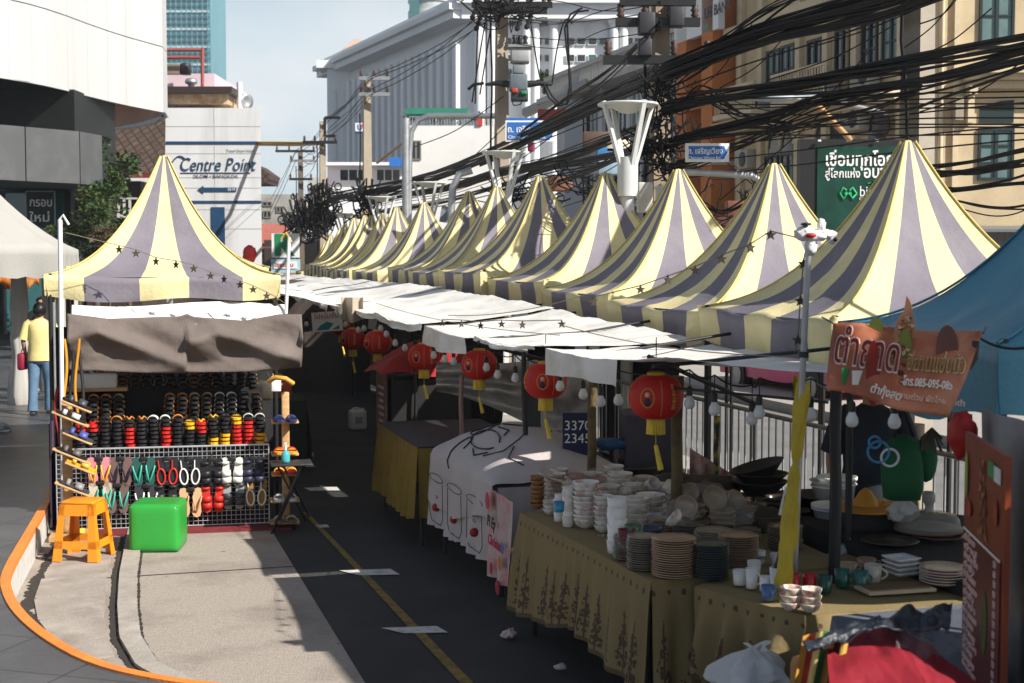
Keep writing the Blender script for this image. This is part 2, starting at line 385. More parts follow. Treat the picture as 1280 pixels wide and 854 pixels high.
# pavement beyond the stalls and the lit carriageway behind
b = MB(); p0 = V((3.0, 8.0, 0)) + E * .2
rp_m = M('far_pavement', (.36, .34, .31), .85, .15, 2, .2, 40, stain=(.22, .2, .18), stain_amt=.5)
for o0, o1, z in ((0, 1.3, .13),):
    a = p0 + E * o0 - D * 8; c = p0 + E * o1 - D * 8; e = p0 + E * o1 + D * 50; f = p0 + E * o0 + D * 50
    b.add([(q.x, q.y, 0) for q in (a, c, e, f)] + [(q.x, q.y, z) for q in (a, c, e, f)], [(4, 5, 6, 7), (0, 1, 5, 4), (1, 2, 6, 5), (2, 3, 7, 6), (3, 0, 4, 7)])
tag(b.build('far_pavement', rp_m), kind='structure')
str_m = M('far_road', (.17, .168, .165), .85, .15, 1.5, .2, 50)
b = MB(); a = p0 + E * 1.32 - D * 30; c = p0 + E * 5.2 - D * 30; e = p0 + E * 5.2 + D * 60; f = p0 + E * 1.32 + D * 60
b.add([(q.x, q.y, .005) for q in (a, c, e, f)], [(0, 1, 2, 3)]); tag(b.build('far_road', str_m), kind='structure')
b = MB(); a = p0 + E * 5.2 - D * 30; c = p0 + E * 14 - D * 30; e = p0 + E * 14 + D * 60; f = p0 + E * 5.2 + D * 60
b.add([(q.x, q.y, 0) for q in (a, c, e, f)] + [(q.x, q.y, .15) for q in (a, c, e, f)], [(4, 5, 6, 7), (0, 1, 5, 4), (1, 2, 6, 5), (2, 3, 7, 6), (3, 0, 4, 7)]); tag(b.build('shop_pavement', rp_m), kind='structure')
# ------------------------------------------------------------------ striped pagoda tents
def zprof(t): return .85 * (1 - t) ** 2.35 + .15 * (1 - t)
def make_tent(cx, cy, zp, rz, label, group, half=1.04, rise=1.12, val=.24, cols=(0, 1), mats=None, seed=0, legs=True, rz2=None):
    o = thing('market_tent', label, 'market tent', (cx, cy, 0), rz, group)
    b = MB(); ez = zp - rise; rnd = random.Random(seed)
    ph = [rnd.uniform(0, 6.28) for _ in range(8)]
    nt = 18; nv = 4; nu = 20
    WX = [interp([(0, 0), (4, .165), (8, .395), (12, .605), (16, .835), (20, 1)], q) for q in range(21)]
    for s in range(4):
        a = s * math.pi / 2; n_ = V((math.cos(a), math.sin(a), 0)); t_ = V((-math.sin(a), math.cos(a), 0))
        def fn(x, y, n_=n_, t_=t_, s=s):
            k = y * (nt + nv)
            ac = 2 * WX[round(x * nu)] - 1
            if k <= nt:
                t = k / nt; r = .03 + (half - .03) * t
                sag = .10 * (1 - ac * ac) * math.sin(math.pi * min(1, t * 1.05)) * (1 - .35 * t)
                z = ez + rise * zprof(t)
                wr = .02 * (1 - abs(ac)) * t * noise.noise(V((ac * 5 + seed, t * 9, s * 2.3))) + .012 * t * math.sin(9 * ac + ph[s]) * math.sin(7 * t + ph[s + 4]) + .02 * t * t * noise.noise(V((ac * 2 + seed, t * 3, s * 3.1)))
                # the hem lifts at the corners, sags between
                z += -.035 * t ** 4 * (1 - ac * ac) + wr
                return n_ * (r * (1 - sag)) + t_ * (ac * r * 1.0) + V((0, 0, z))
            q = (k - nt) / nv
            out = .02 * q * math.sin(11 * ac + ph[s]) + .03 * q * noise.noise(V((ac * 3 + seed * 2, q, s * 5.0))) - .02 * q
            base = V((0, 0, ez + rise * zprof(1) - .035 * (1 - ac * ac) + .02 * noise.noise(V((ac * 2 + seed, 3, s * 3.1)))))
            zz = -val * q * (1 + .10 * math.sin(5 * ac + ph[s + 2]))
            return n_ * (half + out) + t_ * (ac * (half + .25 * out)) + base + V((0, 0, zz))
        b.grid(fn, nu, nt + nv, lambda i, j: cols[0] if (i // 4) % 2 == 0 else cols[1])
    cano = b.build('canopy', mats or [yellow, lilac], o, world=False)
    md = cano.modifiers.new('weld', 'WELD'); md.merge_threshold = .004
    p = MB()
    for s in range(4):
        a = s * math.pi / 2 + math.pi / 4; dv = V((math.cos(a), math.sin(a), 0))
        p.tube([dv * ((.03 + (half - .03) * t) * 1.4142 + .006) + V((0, 0, ez + rise * zprof(t) + .006)) for t in [i / 18 for i in range(19)]], .0075, 5)
    p.build('piping', piping_m if mats is None else mats[0], o, world=False)
    c = MB(); c.lathe([(.001, rise + ez + .015), (.02, rise + ez + .01), (.032, rise + ez - .02), (.042, rise + ez - .07), (.034, rise + ez - .07)], n=10)
    c.build('peak_cap', piping_m if mats is None else mats[0], o, world=False)
    if legs:
        for sx in (-1, 1):
            for sy in (-1, 1):
                l = MB(); l.cyl((sx * (half - .05), sy * (half - .05), 0), (sx * (half - .05), sy * (half - .05), ez + .02), .02, n=8); l.build('leg', black_met, o, world=False)
        l = MB()
        for s in range(4):
            a = s * math.pi / 2; n_ = V((math.cos(a), math.sin(a), 0)) * (half - .05); t_ = V((-math.sin(a), math.cos(a), 0)) * (half - .05)
            l.cyl(n_ + t_ + V((0, 0, ez - .03)), n_ - t_ + V((0, 0, ez - .03)), .014, n=6)
        l.build('top_rail', black_met, o, world=False)
    return o
# (peak u, peak v, distance)
ROW = [(1135, 178, 9.3), (968, 206, 11.4), (848, 213, 13.45), (757, 217, 15.5), (675, 221, 17.5), (621, 234, 19.5), (586, 240, 21.5), (530, 254, 24.2), (496, 260, 26.6), (478, 267, 29.0), (464, 270, 31.3),
       (456, 270, 33.5), (443, 273, 36.0), (431, 281, 38.7), (427, 283, 41.5), (414, 294, 45.0), (407, 303, 49)]
TENTS = []
tl = ['yellow and grey striped tent next to the blue canopy', 'striped tent with a star garland in front of the dark green billboard']
for i, (u, v, y) in enumerate(ROW):
    p = P(u, v, y); TENTS.append(p)
    lab = tl[i] if i < 2 else 'yellow and grey striped pagoda tent, %s along the long row counting from the blue canopy' % ordn(i + 1)
    q = P(*ROW[min(i + 1, len(ROW) - 1)]); pr = P(*ROW[max(i - 1, 0)]); dd = q - pr
    rz = math.atan2(-dd.x, dd.y)
    make_tent(p.x, p.y, p.z, rz * .55 + RA * .45 + random.uniform(-.02, .02), lab, 'striped tents along the long row', seed=i + 1, rise=1.10 + .05 * min(i, 3) / 3)
pL = P(205, 196, 14.0)
LT = make_tent(pL.x, pL.y, pL.z, R_(13), 'yellow and grey striped tent over the sandal stall', 'striped tents beside the pavement', seed=40, half=1.05, rise=1.15, val=.2)
for k in range(1, 2):
    q = pL + V((-.215, .977, 0)) * (2.25 * k)
    make_tent(q.x, q.y, pL.z + .06, R_(13), 'striped tent whose tip shows just behind the sandal stall tent', 'striped tents beside the pavement', seed=40 + k, half=1.05, rise=1.15, val=.2)

# ------------------------------------------------------------------ blue canopy and the white one by the pavement
blue_c = M('blue_canvas', (.075, .26, .36), .5, .12, 3, .25, 26, trans=.12, stain=(.10, .29, .37), stain_amt=.5)
make_tent(2.93, 7.06, 3.02, R_(6), 'blue canopy tent beside the orange food banner', None, half=1.0, rise=.97, val=.33, cols=(0, 0), mats=[blue_c], seed=77)
cream_c = M('pale_canvas', (.47, .455, .42), .75, .07, 2, .15, 40, trans=.12, stain=(.45, .42, .38), stain_amt=.4)
wt = thing('white_marquee', 'dirty white peaked marquee with scalloped hem by the shop front', 'market tent', (-7.9, 20.2, SW), R_(12))
b = MB(); hw = 1.55
for s in range(4):
    a = s * math.pi / 2; n_ = V((math.cos(a), math.sin(a), 0)); t_ = V((-math.sin(a), math.cos(a), 0))
    def fn(x, y, n_=n_, t_=t_):
        ac = 2 * x - 1; k = y * 14
        if k <= 10:
            t = k / 10; r = .03 + (hw - .03) * t; z = 2.33 + 1.45 * (.6 * (1 - t) ** 1.8 + .4 * (1 - t)); return n_ * r * (1 - .05 * (1 - ac * ac) * math.sin(math.pi * t)) + t_ * ac * r + V((0, 0, z))
        q = (k - 10) / 4; z = 2.33 - .38 * q - (.03 * abs(math.sin(30 * ac)) if q > .9 else 0); return n_ * (hw + .02 * math.sin(14 * ac) * q) + t_ * ac * hw + V((0, 0, z))
    b.grid(fn, 30, 14)
b.build('canopy', cream_c, wt, world=False)
for sx in (-1, 1):
    for sy in (-1, 1):
        MB().cyl((sx * 1.48, sy * 1.48, 0), (sx * 1.48, sy * 1.48, 2.35), .03, n=8).build('leg', grey_met, wt, world=False)
# cloth tied round its near post
def post_wrap(base, h, lab):
    b = MB()
    prof = [(.17, 0), (.20, .12), (.17, .35), (.12, .6), (.10, .78), (.125, 1.0), (.10, 1.2), (.13, 1.45), (.11, 1.7), (.10, h)]
    b.lathe(prof, base, 20, wob=lambda a, z: 1 + .13 * math.sin(7 * a + z * 2) + .08 * math.sin(3 * a - z * 4))
    return tag(b.build('curtain', cream_c), lab, 'curtain')
q = P(26, 500, 21.4); post_wrap((q.x, q.y, SW), 1.95, 'bundled white curtain tied round the marquee post')
q = P(74, 430, 21.6)
b = MB(); b.grid(lambda x, y: V((q.x - .25 + .6 * x, q.y + .06 * math.sin(22 * x), SW + .55 + 1.5 * y)), 40, 6); tag(b.build('curtain', cream_c), 'pale curtain gathered behind the yellow shirted shopper', 'curtain')
# orange printed panel under the marquee
ob = M('orange_print', (.75, .17, .02), .6, .5, 7, stain=(.85, .55, .2), stain_amt=.9, stain_scale=5)
a = P(0, 330, 22.5); c = P(49, 358, 22.5)
b = MB(); b.grid(lambda x, y: V((a.x - .5 + (c.x - a.x + .5) * x, 22.5, c.z + (a.z - c.z) * y - (.05 * math.sin(25 * x) if y == 0 else 0))), 30, 3); tag(b.build('food_banner', ob, solid=.01), 'orange and yellow printed banner under the white marquee', 'banner')

# ------------------------------------------------------------------ white awnings strung off the long row
def awning(A, B, C_, D_, label, flap=.15, sag=.06, seed=0, mat=None, name='tarp_awning', flapspan=(0, 1), group='white tarps strung along the long row'):
    """A,B along the tent (near, far); D_,C_ outer edge (near, far)"""
    A, B, C_, D_ = map(V, (A, B, C_, D_)); b = MB(); rnd = random.Random(seed); o = rnd.uniform(0, 50)
    def fn(x, y):
        p = A.lerp(B, x).lerp(D_.lerp(C_, x), y)
        p.z -= sag * 4 * y * (1 - y) * (.6 + .4 * math.sin(3 * x + seed)) + sag * 1.2 * math.sin(math.pi * x) * y
        p.z += .022 * noise.noise(V((x * 4 + o, y * 3, 0))) + .009 * noise.noise(V((x * 9 + o, y * 6, 4))) - .006 * abs(noise.noise(V((x * 16 + o, y * 6 + x * 8, 4))))
        return p
    b.grid(fn, 40, 22)
    if flap:
        f0, f1 = flapspan
        def fl(x, y):
            p = fn(f0 + (f1 - f0) * x, 1); out = (D_ - A).normalized(); out.z = 0
            return p + V((0, 0, -flap * y * (1 + .15 * math.sin(4 * x + seed)))) + out * (.02 * y * math.sin(16 * x + seed) + .03 * y * noise.noise(V((x * 5 + o, y, 9))))
        b.grid(fl, 26, 4)
    return tag(b.build(name, mat or white_tarp), label, 'awning', group)
W0 = V((.70, 7.62, 0))                      # outer line of the awnings
def outer(s, z, off=0): q = W0 + D * s + E * off; return V((q.x, q.y, z))
def inner(s, z): q = W0 + D * s + E * 1.22; return V((q.x, q.y, z))
AW = []
for s0, s1, fl, span in ((-.42, 1.77, .16, (.4, 1)), (1.87, 3.36, .03, (0, 1)), (3.26, 5.26, .15, (.3, 1)), (5.16, 7.3, .06, (0, 1)), (7.2, 9.42, .05, (0, 1)), (9.3, 11.6, .08, (.4, 1)), (11.45, 13.95, .05, (0, 1)), (13.8, 16.6, .05, (0, 1)), (16.4, 20.2, .05, (0, 1)), (20.05, 25.2, .05, (0, 1)), (25.1, 31, .05, (0, 1))):
    oz = [(0, 1.91), (1.7, 1.83), (3.3, 1.82), (5.2, 1.83), (8, 1.88), (12, 1.92), (30, 1.95)]; iz = [(0, 1.80), (2, 1.84), (4, 1.92), (6, 1.99), (10, 2.09), (30, 2.12)]; k_ = .012 * (len(AW) % 2)
    AW.append((s0, s1, interp(oz, s0) + k_, interp(oz, s1) + k_, interp(iz, s0) + k_, interp(iz, s1) + k_, fl, span))
for i, (s0, s1, z0, z1, zi0, zi1, fl, span) in enumerate(AW):
    off = (-.02 if i % 2 else 0.03); bend = max(0, s0 - 14) * .05
    awning(inner(s0, zi0), inner(s1, zi1), outer(s1, z1, off + bend), outer(s0, z0, off + bend), 'sagging white tarp awning, %s along the long row from the hanging banner' % ordn(i + 1), fl, .035, i + 3, flapspan=span)
# small tarp pieces beside the eaves and awnings of the opposite row
LW = P(357, 385, 14.2)
def lout(s, z, off): q = V((-2.62, 14.9, 0)) + V((-.22, .975, 0)) * s + E * off; return V((q.x, q.y, z))
for i, (s0, s1, z) in enumerate(((0, 2.3, 2.02), (2.4, 5.0, 2.04), (5.1, 8.2, 2.06), (8.3, 12, 2.06))):
    awning(lout(s0, z + .12, -.05), lout(s1, z + .12, -.05), lout(s1, z - .06, .95), lout(s0, z - .1, .85), 'white tarp awning behind the sandal stall, %s from its brown tarp' % ordn(i + 1), .09, .04, 60 + i, group='white tarps over the alley')
canv = M('beige_canvas', (.42, .36, .28), .8, .1, 4, .2, 40, trans=.1)
q = P(445, 365, 16.2)
b = MB(); b.grid(lambda x, y: P(426 + 28 * x, 372 + 32 * y * (1 - .3 * abs(x - .5)), 16.0 + .12 * math.sin(9 * x)), 14, 10); tag(b.build('rolled_canvas', canv), 'rolled beige canvas flap tied up over the alley', 'awning')

# high canvas canopy added out of view to cast shade on the near road
hc_ = thing('added_shade_canopy', 'high brown canvas canopy on poles, added out of view to shade the road', 'canopy', (4.4, 4.6, 0), RA)
ca = V((3.64, 4.98, 4.2)); b = MB()
def hcf(x, y): return ca + D * (-2.2 + 3.7 * x) + E * (1.25 * y) + UP * (.35 * y - .12 * math.sin(math.pi * x) - .08 * math.sin(math.pi * y))
b.grid(hcf, 20, 10); b.build('canvas', canv, hc_, solid=.004)
for x in (0, 1):
    for y in (0, 1): q = hcf(x, y); MB().cyl(V((q.x, q.y, 0)), q, .03, n=8).build('pole_leg', black_met, hc_)
# ------------------------------------------------------------------ the sandal stall
RL = V((-4.0, 12.4, 0)); PS = R_(12)
ex = V((math.cos(PS), math.sin(PS), 0)); ey = V((-math.sin(PS), math.cos(PS), 0))
def SL(x, y, z): return RL + ex * x + ey * y + V((0, 0, z))
def onplane(u, v, p, n):
    r = ray(u, v); return CAM + r * ((p - CAM).dot(n) / r.dot(n))
def stall_x(u): 
    q = onplane(u, 560, RL, ey); return (q - RL).dot(ex)
def stall_z(u, v): return onplane(u, v, RL, ey).z
SR = Matrix((ex, ey, UP)).transposed()
blk_cloth = M('black_cloth', (.014, .013, .015), .9, .3, 6, .2, 40)
purple_cloth = M('purple_cloth', (.085, .055, .10), .85, .15, 5, .2, 40)
t = thing('display_table', 'dark cloth covered display table holding stacks of sandals', 'table', SL(.92, .45, 0), PS)
b = MB(); b.box(SL(.92, .42, .735), (1.84, .74, .02), R=SR); b.build('tabletop', dkwood_m, t)
b = MB(); b.grid(lambda x, y: SL(.0 + 1.84 * x, .08 + .012 * math.sin(38 * x), .05 + .67 * y), 60, 3); b.build('skirt', blk_cloth, t)
b = MB(); b.grid(lambda x, y: SL(-.06 + .01 * math.sin(20 * x), .02 + .8 * x, .05 + .92 * y), 16, 3); b.build('side_cloth', purple_cloth, t, label=None) if False else b.build('side_cloth', purple_cloth, t)
b = MB(); b.box(SL(.92, .62, .82), (1.8, .34, .15), R=SR); b.build('riser', blk_cloth, t)
for x in (.04, 1.8):
    for y in (.12, .76): MB().cyl(SL(x, y, 0), SL(x, y, .73), .02, n=8).build('leg', black_met, t)
bk = MB(); bk.grid(lambda x, y: SL(-.15 + 2.1 * x, 1.6 + .03 * math.sin(26 * x), .0 + 1.75 * y), 50, 4); tag(bk.build('backdrop_cloth', blk_cloth), 'black cloth hung across the back of the sandal stall', 'curtain')
bk = MB(); bk.grid(lambda x, y: SL(-.06 + .02 * math.sin(9 * y), .85 + .75 * x, .1 + .85 * y), 12, 8); tag(bk.build('side_curtain', purple_cloth), 'dark purple cloth closing the pavement side of the sandal stall', 'curtain')

# wire grid rack
rk = thing('wire_rack', 'white wire grid panel hung with pairs of sandals', 'display rack', SL(.92, 0, 0), PS)
b = MB(); x0, x1, z0, z1 = 0, 1.84, .03, .745
for (p, q) in (((x0, z0), (x1, z0)), ((x1, z0), (x1, z1)), ((x1, z1), (x0, z1)), ((x0, z1), (x0, z0))): b.cyl(SL(p[0], 0, p[1]), SL(q[0], 0, q[1]), .0065, n=6)
b.cyl(SL(x0, 0, z0), SL(x0, 0, 0), .0065, n=6); b.cyl(SL(x1, 0, z0), SL(x1, 0, 0), .0065, n=6)
b.build('frame', steel_met, rk)
b = MB(); k = x0 + .04
while k < x1: b.cyl(SL(k, .003, z0), SL(k, .003, z1), .003, n=4, cap=False); k += .0418
k = z0 + .04
while k < z1: b.cyl(SL(x0, -.003, k), SL(x1, -.003, k), .003, n=4, cap=False); k += .0418
b.build('wire_mesh', steel_met, rk)
tag(MB().box(SL(1.05, .02, .012), (1.95, .55, .02), R=SR).build('floor_mat', M('dark_red_mat', (.17, .02, .022), .85, .25, 8, .3, 60)), 'dark red mat under the wire rack of sandals', 'mat')

# --- sandals
SOLE = [(-.030, 0), (-.040, .03), (-.036, .09), (-.040, .15), (-.046, .20), (-.036, .245), (-.010, .262), (.018, .255), (.036, .225), (.042, .18), (.034, .11), (.036, .04), (.026, .005), (0, -.006)]
def sole_mb(th, Mx, k=1.0, mir=1):
    b = MB(); pl_ = [(x * k * mir, y * k) for x, y in SOLE]
    if mir < 0: pl_ = pl_[::-1]
    b.prism(pl_, th, Mx); return b
def strap_arch(Mx, y0, y1, wdt, h, bands=1, gap=.012):
    b = MB(); bw = ((y1 - y0) - gap * (bands - 1)) / bands
    for k in range(bands):
        ya = y0 + k * (bw + gap)
        b.grid(lambda x, y: Mx @ V((-wdt * math.cos(math.pi * x), ya + bw * y, .012 + h * math.sin(math.pi * x))), 10, 2)
    return b
stack_proto = {}
def stack_sandal(sole, strap, kind):
    key = (sole, strap, kind)
    if key not in stack_proto:
        o = thing('sandal', 'x', 'sandal', (0, 0, 0))
        Mx = Matrix.Identity(4)
        # toe towards -y (the viewer)
        Mf = Matrix.Rotation(math.pi, 4, 'Z') @ Matrix.Translation((0, -.13, 0))
        sole_mb(.022, Mf, 1.05).build('sole', C(*sole, 60), o, world=False)
        if kind == 'slide': sb = strap_arch(Mf, .12, .225, .045, .038, 2)
        elif kind == 'wide': sb = strap_arch(Mf, .12, .21, .046, .04, 1)
        else:
            sb = MB()
            for s in (-1, 1): sb.tube([Mf @ V((0, .215, .022)), Mf @ V((s * .02, .18, .045)), Mf @ V((s * .04, .12, .022))], .007, 6)
        s_ = sb.build('strap', C(*strap, 45), o, world=False, solid=.004 if kind != 'thong' else 0)
        stack_proto[key] = [o, False]
    return stack_proto[key]
def place_sandal(sole, strap, kind, loc, rz, label, group, rot=None):
    pr = stack_sandal(sole, strap, kind)
    if not pr[1]:
        o = pr[0]; pr[1] = True; o.location = loc; o.rotation_euler = rot or (0, 0, rz); o['label'] = label
        if group: o['group'] = group
        return o
    return dup(pr[0], None, loc, rz, label, group, rot=rot)
BK = (26, 25, 27); RD = (190, 30, 25); YE = (225, 170, 30); OR_ = (205, 125, 40); WH = (225, 222, 215); BR = (95, 60, 40); TN = (190, 150, 105); NV = (35, 40, 70)
nm = {BK: 'black', RD: 'red', YE: 'yellow', OR_: 'orange', WH: 'white', BR: 'brown', TN: 'tan', NV: 'navy'}
# front stacks: (bottom colour, number, upper colour, number, strap of the top ones, kind)
FR = [(BK, 4, RD, 2, RD, 'thong'), (BK, 4, RD, 2, RD, 'thong'), (BK, 6, BK, 1, BK, 'slide'), (BK, 6, BK, 1, OR_, 'wide'), (RD, 5, BK, 2, OR_, 'thong'), (BK, 5, BK, 2, OR_, 'thong'), (BK, 5, BK, 2, WH, 'slide'),
      (RD, 5, BK, 2, WH, 'slide'), (BK, 6, BK, 1, OR_, 'wide'), (BK, 4, YE, 2, BK, 'slide'), (BK, 3, RD, 3, YE, 'thong'), (YE, 2, BK, 5, YE, 'thong'), (YE, 3, BK, 4, BK, 'wide'), (RD, 5, YE, 2, BK, 'wide'), (RD, 6, BK, 1, WH, 'slide'), (YE, 3, BK, 4, WH, 'slide')]
for ci, (c0, n0, c1, n1, st, kd) in enumerate(FR):
    x = .20 + ci * .1045; h = 0
    tot = n0 + n1
    for k in range(tot):
        c_ = c0 if k < n0 else c1
        top = tot - k
        s_col = st if k >= tot - 2 else (c_ if c_ != BK else BK)
        place_sandal(c_, s_col, kd if k == tot - 1 else 'wide', SL(x + random.uniform(-.004, .004), .17 + random.uniform(-.008, .008), .746 + k * .0365), PS + random.uniform(-.06, .06),
                     '%s sandal, %s from the top of the %s front stack counting from the wooden post' % (nm[c_], ordn(top) if top > 1 else 'first', ordn(ci + 1)), 'sandals stacked on the stall table')
BKR = [(BR, TN), (BK, BR), (BK, OR_), (BK, OR_), (BK, TN), None, None, None, (BK, OR_), (BK, OR_), (BK, TN), (BK, TN), (BK, WH), (BK, WH), (BK, NV), (BK, OR_)]
for ci, e in enumerate(BKR):
    if not e: continue
    for k in range(6):
        place_sandal(e[0], e[1], 'slide' if ci < 14 else 'wide', SL(.06 + ci * .1125 + random.uniform(-.005, .005), .56 + random.uniform(-.01, .01) + k * .0, .90 + k * .045), PS + random.uniform(-.06, .06),
                     '%s sandal with %s straps, %s from the top of the %s back stack' % (nm[e[0]], nm[e[1]], ordn(6 - k), ordn(ci + 1)), 'sandals stacked on the stall table')

b = MB(); b.box(SL(.92, .93, .97), (1.8, .26, .45), R=SR); tag(b.build('shelf_riser', blk_cloth), 'black draped step behind the stacked sandals', 'step')
for ci in range(16):
    sc_, tc_ = [(BK, OR_), (BR, TN), (BK, TN), (BK, WH)][(ci * 7 + ci // 3) % 4]
    for k in range(4):
        place_sandal(sc_, tc_, 'slide' if k == 3 else 'wide', SL(.1 + ci * .108 + random.uniform(-.01, .01), .9 + random.uniform(-.015, .015), 1.20 + k * .042 - (.0 if 3 < ci < 9 else 0)), PS + random.uniform(-.12, .12),
                     '%s sandal with %s straps, %s down in the %s stack on the highest step' % (nm[sc_], nm[tc_], ordn(4 - k), ordn(ci + 1)), 'sandals stacked on the stall table')
# pairs hanging on the rack
def hang_pair(u, v, sole, strap, kind, label, foot=None, k=1.0):
    p = onplane(u, v, RL - ey * .03, ey)
    o = thing('sandal_pair', label, 'sandals', p, PS, 'pairs of sandals hanging on the rack')
    for s in (-1, 1):
        Mx = basis(ex, UP * -1 if False else UP, p + ex * (s * .044) - ey * .012 + UP * -.13)   # local z towards the viewer
        Mx = Mx @ Matrix.Rotation(R_(-4 * s), 4, 'Z')
        fl = Mx @ Matrix.Translation((0, .26 * k, 0)) @ Matrix.Rotation(math.pi, 4, 'Z')         # toe down
        sole_mb(.018, fl, k, s).build('sole', C(*(foot or sole), 60), o)
        if kind == 'thong':
            sb = MB()
            for q in (-1, 1): sb.tube([fl @ V((0, .215 * k, .018)), fl @ V((q * .012, .18, .045)), fl @ V((q * .033, .10, .04)), fl @ V((q * .038, .07, .018))], .008, 6)
            sb.build('strap', C(*strap, 45), o)
        elif kind == 'loop':
            sb = MB(); sb.tube([fl @ V((.034 * math.cos(a), .165 + .07 * math.sin(a), .03)) for a in [i * math.pi / 10 for i in range(21)]], .008, 6)
            sb.tube([fl @ V((.012, .10, .03)), fl @ V((.016, .02, .03))], .006, 6); sb.build('strap', C(*strap, 45), o)
        else:
            sb = strap_arch(fl, .11, .22, .042, .04, 2); sb.build('strap', C(*strap, 45), o, solid=.004)
            sb = strap_arch(fl, .03, .05, .036, .03, 1); sb.build('heel_strap', C(*strap, 45), o, solid=.004)
    MB().tube([p + UP * .15 - ey * .01, p + UP * .17 - ey * .03, p + UP * .15 + ey * .02], .004, 5).build('hook', black_met, o)
    MB().rbox(p + UP * .12 - ey * .03, (.07, .02, .04), .006, R=SR).build('clip', black_met, o)
PAIRS = [(124, 594, (205, 130, 140), (225, 170, 40), 'thong', 'pink patterned flip flops with yellow straps, highest pair beside the wooden stand'),
         (151, 594, (110, 85, 80), (40, 38, 60), 'thong', 'taupe flip flops with dark straps, between pink and green pairs'), (180, 594, (35, 80, 75), (60, 170, 145), 'thong', 'dark green flip flops with mint straps'),
         (209, 594, (30, 30, 34), (200, 45, 35), 'loop', 'black sandals with red loop straps'), (237, 594, (30, 32, 36), (225, 222, 215), 'loop', 'black sandals with white loop straps'), (265, 595, (24, 24, 27), (34, 34, 38), 'slide', 'all black sandals in the upper row on the rack'),
         (290, 594, (210, 206, 198), (222, 220, 214), 'slide', 'white strappy sandals in the upper row'), (317, 593, (26, 27, 34), (48, 50, 75), 'slide', 'dark navy sandals at the upper corner of the rack'),
         (126, 624, (200, 185, 165), (60, 170, 145), 'thong', 'beige flip flops with mint straps below the pink pair'), (147, 627, (105, 85, 80), (60, 170, 150), 'thong', 'taupe flip flops with mint straps'),
         (183, 628, (50, 50, 55), (225, 225, 220), 'thong', 'flip flops with white straps peeping over the green stool'), (208, 624, (28, 28, 30), (45, 45, 48), 'slide', 'black sandals below the red looped pair'),
         (238.6, 632, (205, 165, 125), (195, 150, 110), 'thong', 'tan flip flops low on the rack beside the green stool'), (266, 626, (195, 40, 30), (200, 40, 30), 'slide', 'bright red sandals in the lower row'),
         (292, 622, (150, 150, 150), (60, 60, 64), 'slide', 'grey and white zebra striped sandals'), (320, 620, (150, 105, 45), (225, 222, 215), 'loop', 'brown sandals with white loop straps')]
for u, v, so_, st, kd, lab in PAIRS: hang_pair(u, v - 4, so_, st, kd, lab)

# wooden shoe stand with slanted planks
o = thing('shoe_stand', 'wooden post with slanted planks carrying sandals', 'shoe stand', P(82, 660, 12.1) * 1, PS)
o.location.z = 0
pst = P(84, 560, 12.15)
b = MB(); b.rbox((pst.x, pst.y, .62), (.085, .03, 1.1), .012, R=SR); b.cyl(V((pst.x, pst.y, 1.17)) - ey * .015, V((pst.x, pst.y, 1.17)) + ey * .015, .042, n=16); b.build('post', wood_m, o)
MB().box((pst.x, pst.y, .03), (.3, .3, .04), R=SR).build('base', wood_m, o)
SP = [(88, 524, 62, 1, BK, (190, 190, 192), 'grey sandal with white straps, highest on the wooden stand'), (96, 508, 52, .8, BK, (60, 62, 70), 'black sandal on the back plank near the top of the wooden stand'), (97, 548, 50, .8, (60, 60, 70), (70, 80, 150), 'sandal with blue stripe halfway up the wooden stand'),
      (89, 570, 60, 1, BK, (90, 85, 84), 'black strapped sandal in the middle of the wooden stand'), (100, 585, 46, .8, YE, (200, 160, 60), 'yellow sandal on a back plank of the wooden stand'), (92, 612, 62, 1, (60, 60, 64), (130, 128, 128), 'grey chequered sandal lowest on the wooden stand')]
for (u, v, wpx, k, so_, st, lab) in SP:
    p = P(u, v, 12.05); tilt = R_(24)
    Rm = SR @ Matrix.Rotation(tilt, 3, 'Y')
    MB().rbox(p, (.33 * k, .1, .018), .006, R=Rm).build('plank', wood_m, o)
    n_ = Rm @ V((0, 0, 1)); Mx = basis(Rm @ V((0, 1, 0)) * 1, Rm @ V((1, 0, 0)), p - Rm @ V((.13, 0, 0)) + n_ * .011)
    Mx = Matrix((( (Rm @ V((0, -1, 0))).x, (Rm @ V((1, 0, 0))).x, n_.x, Mx[0][3]), ((Rm @ V((0, -1, 0))).y, (Rm @ V((1, 0, 0))).y, n_.y, Mx[1][3]), ((Rm @ V((0, -1, 0))).z, (Rm @ V((1, 0, 0))).z, n_.z, Mx[2][3]), (0, 0, 0, 1)))
    sd_ = thing('sandal', lab, 'sandal', p, PS, 'sandals on the wooden stand')
    sole_mb(.022, Mx, 1.0).build('sole', C(*so_, 60), sd_); strap_arch(Mx, .13, .2, .044, .05, 1).build('strap', C(*st, 45), sd_, solid=.004); strap_arch(Mx, .05, .085, .04, .05, 1).build('ankle_strap', C(*st, 45), sd_, solid=.004)
blue_sh = P(94, 655, 12.2)
o2 = thing('sandal', 'blue sandal lying on the ground behind the orange stool', 'sandal', (blue_sh.x, blue_sh.y, .02), PS)
Mx = Matrix.Translation((blue_sh.x - .12, blue_sh.y, .02)) @ Matrix.Rotation(R_(-80), 4, 'Z')
sole_mb(.022, Mx).build('sole', C(40, 130, 185), o2); strap_arch(Mx, .12, .2, .044, .05).build('strap', C(215, 170, 50), o2, solid=.004)

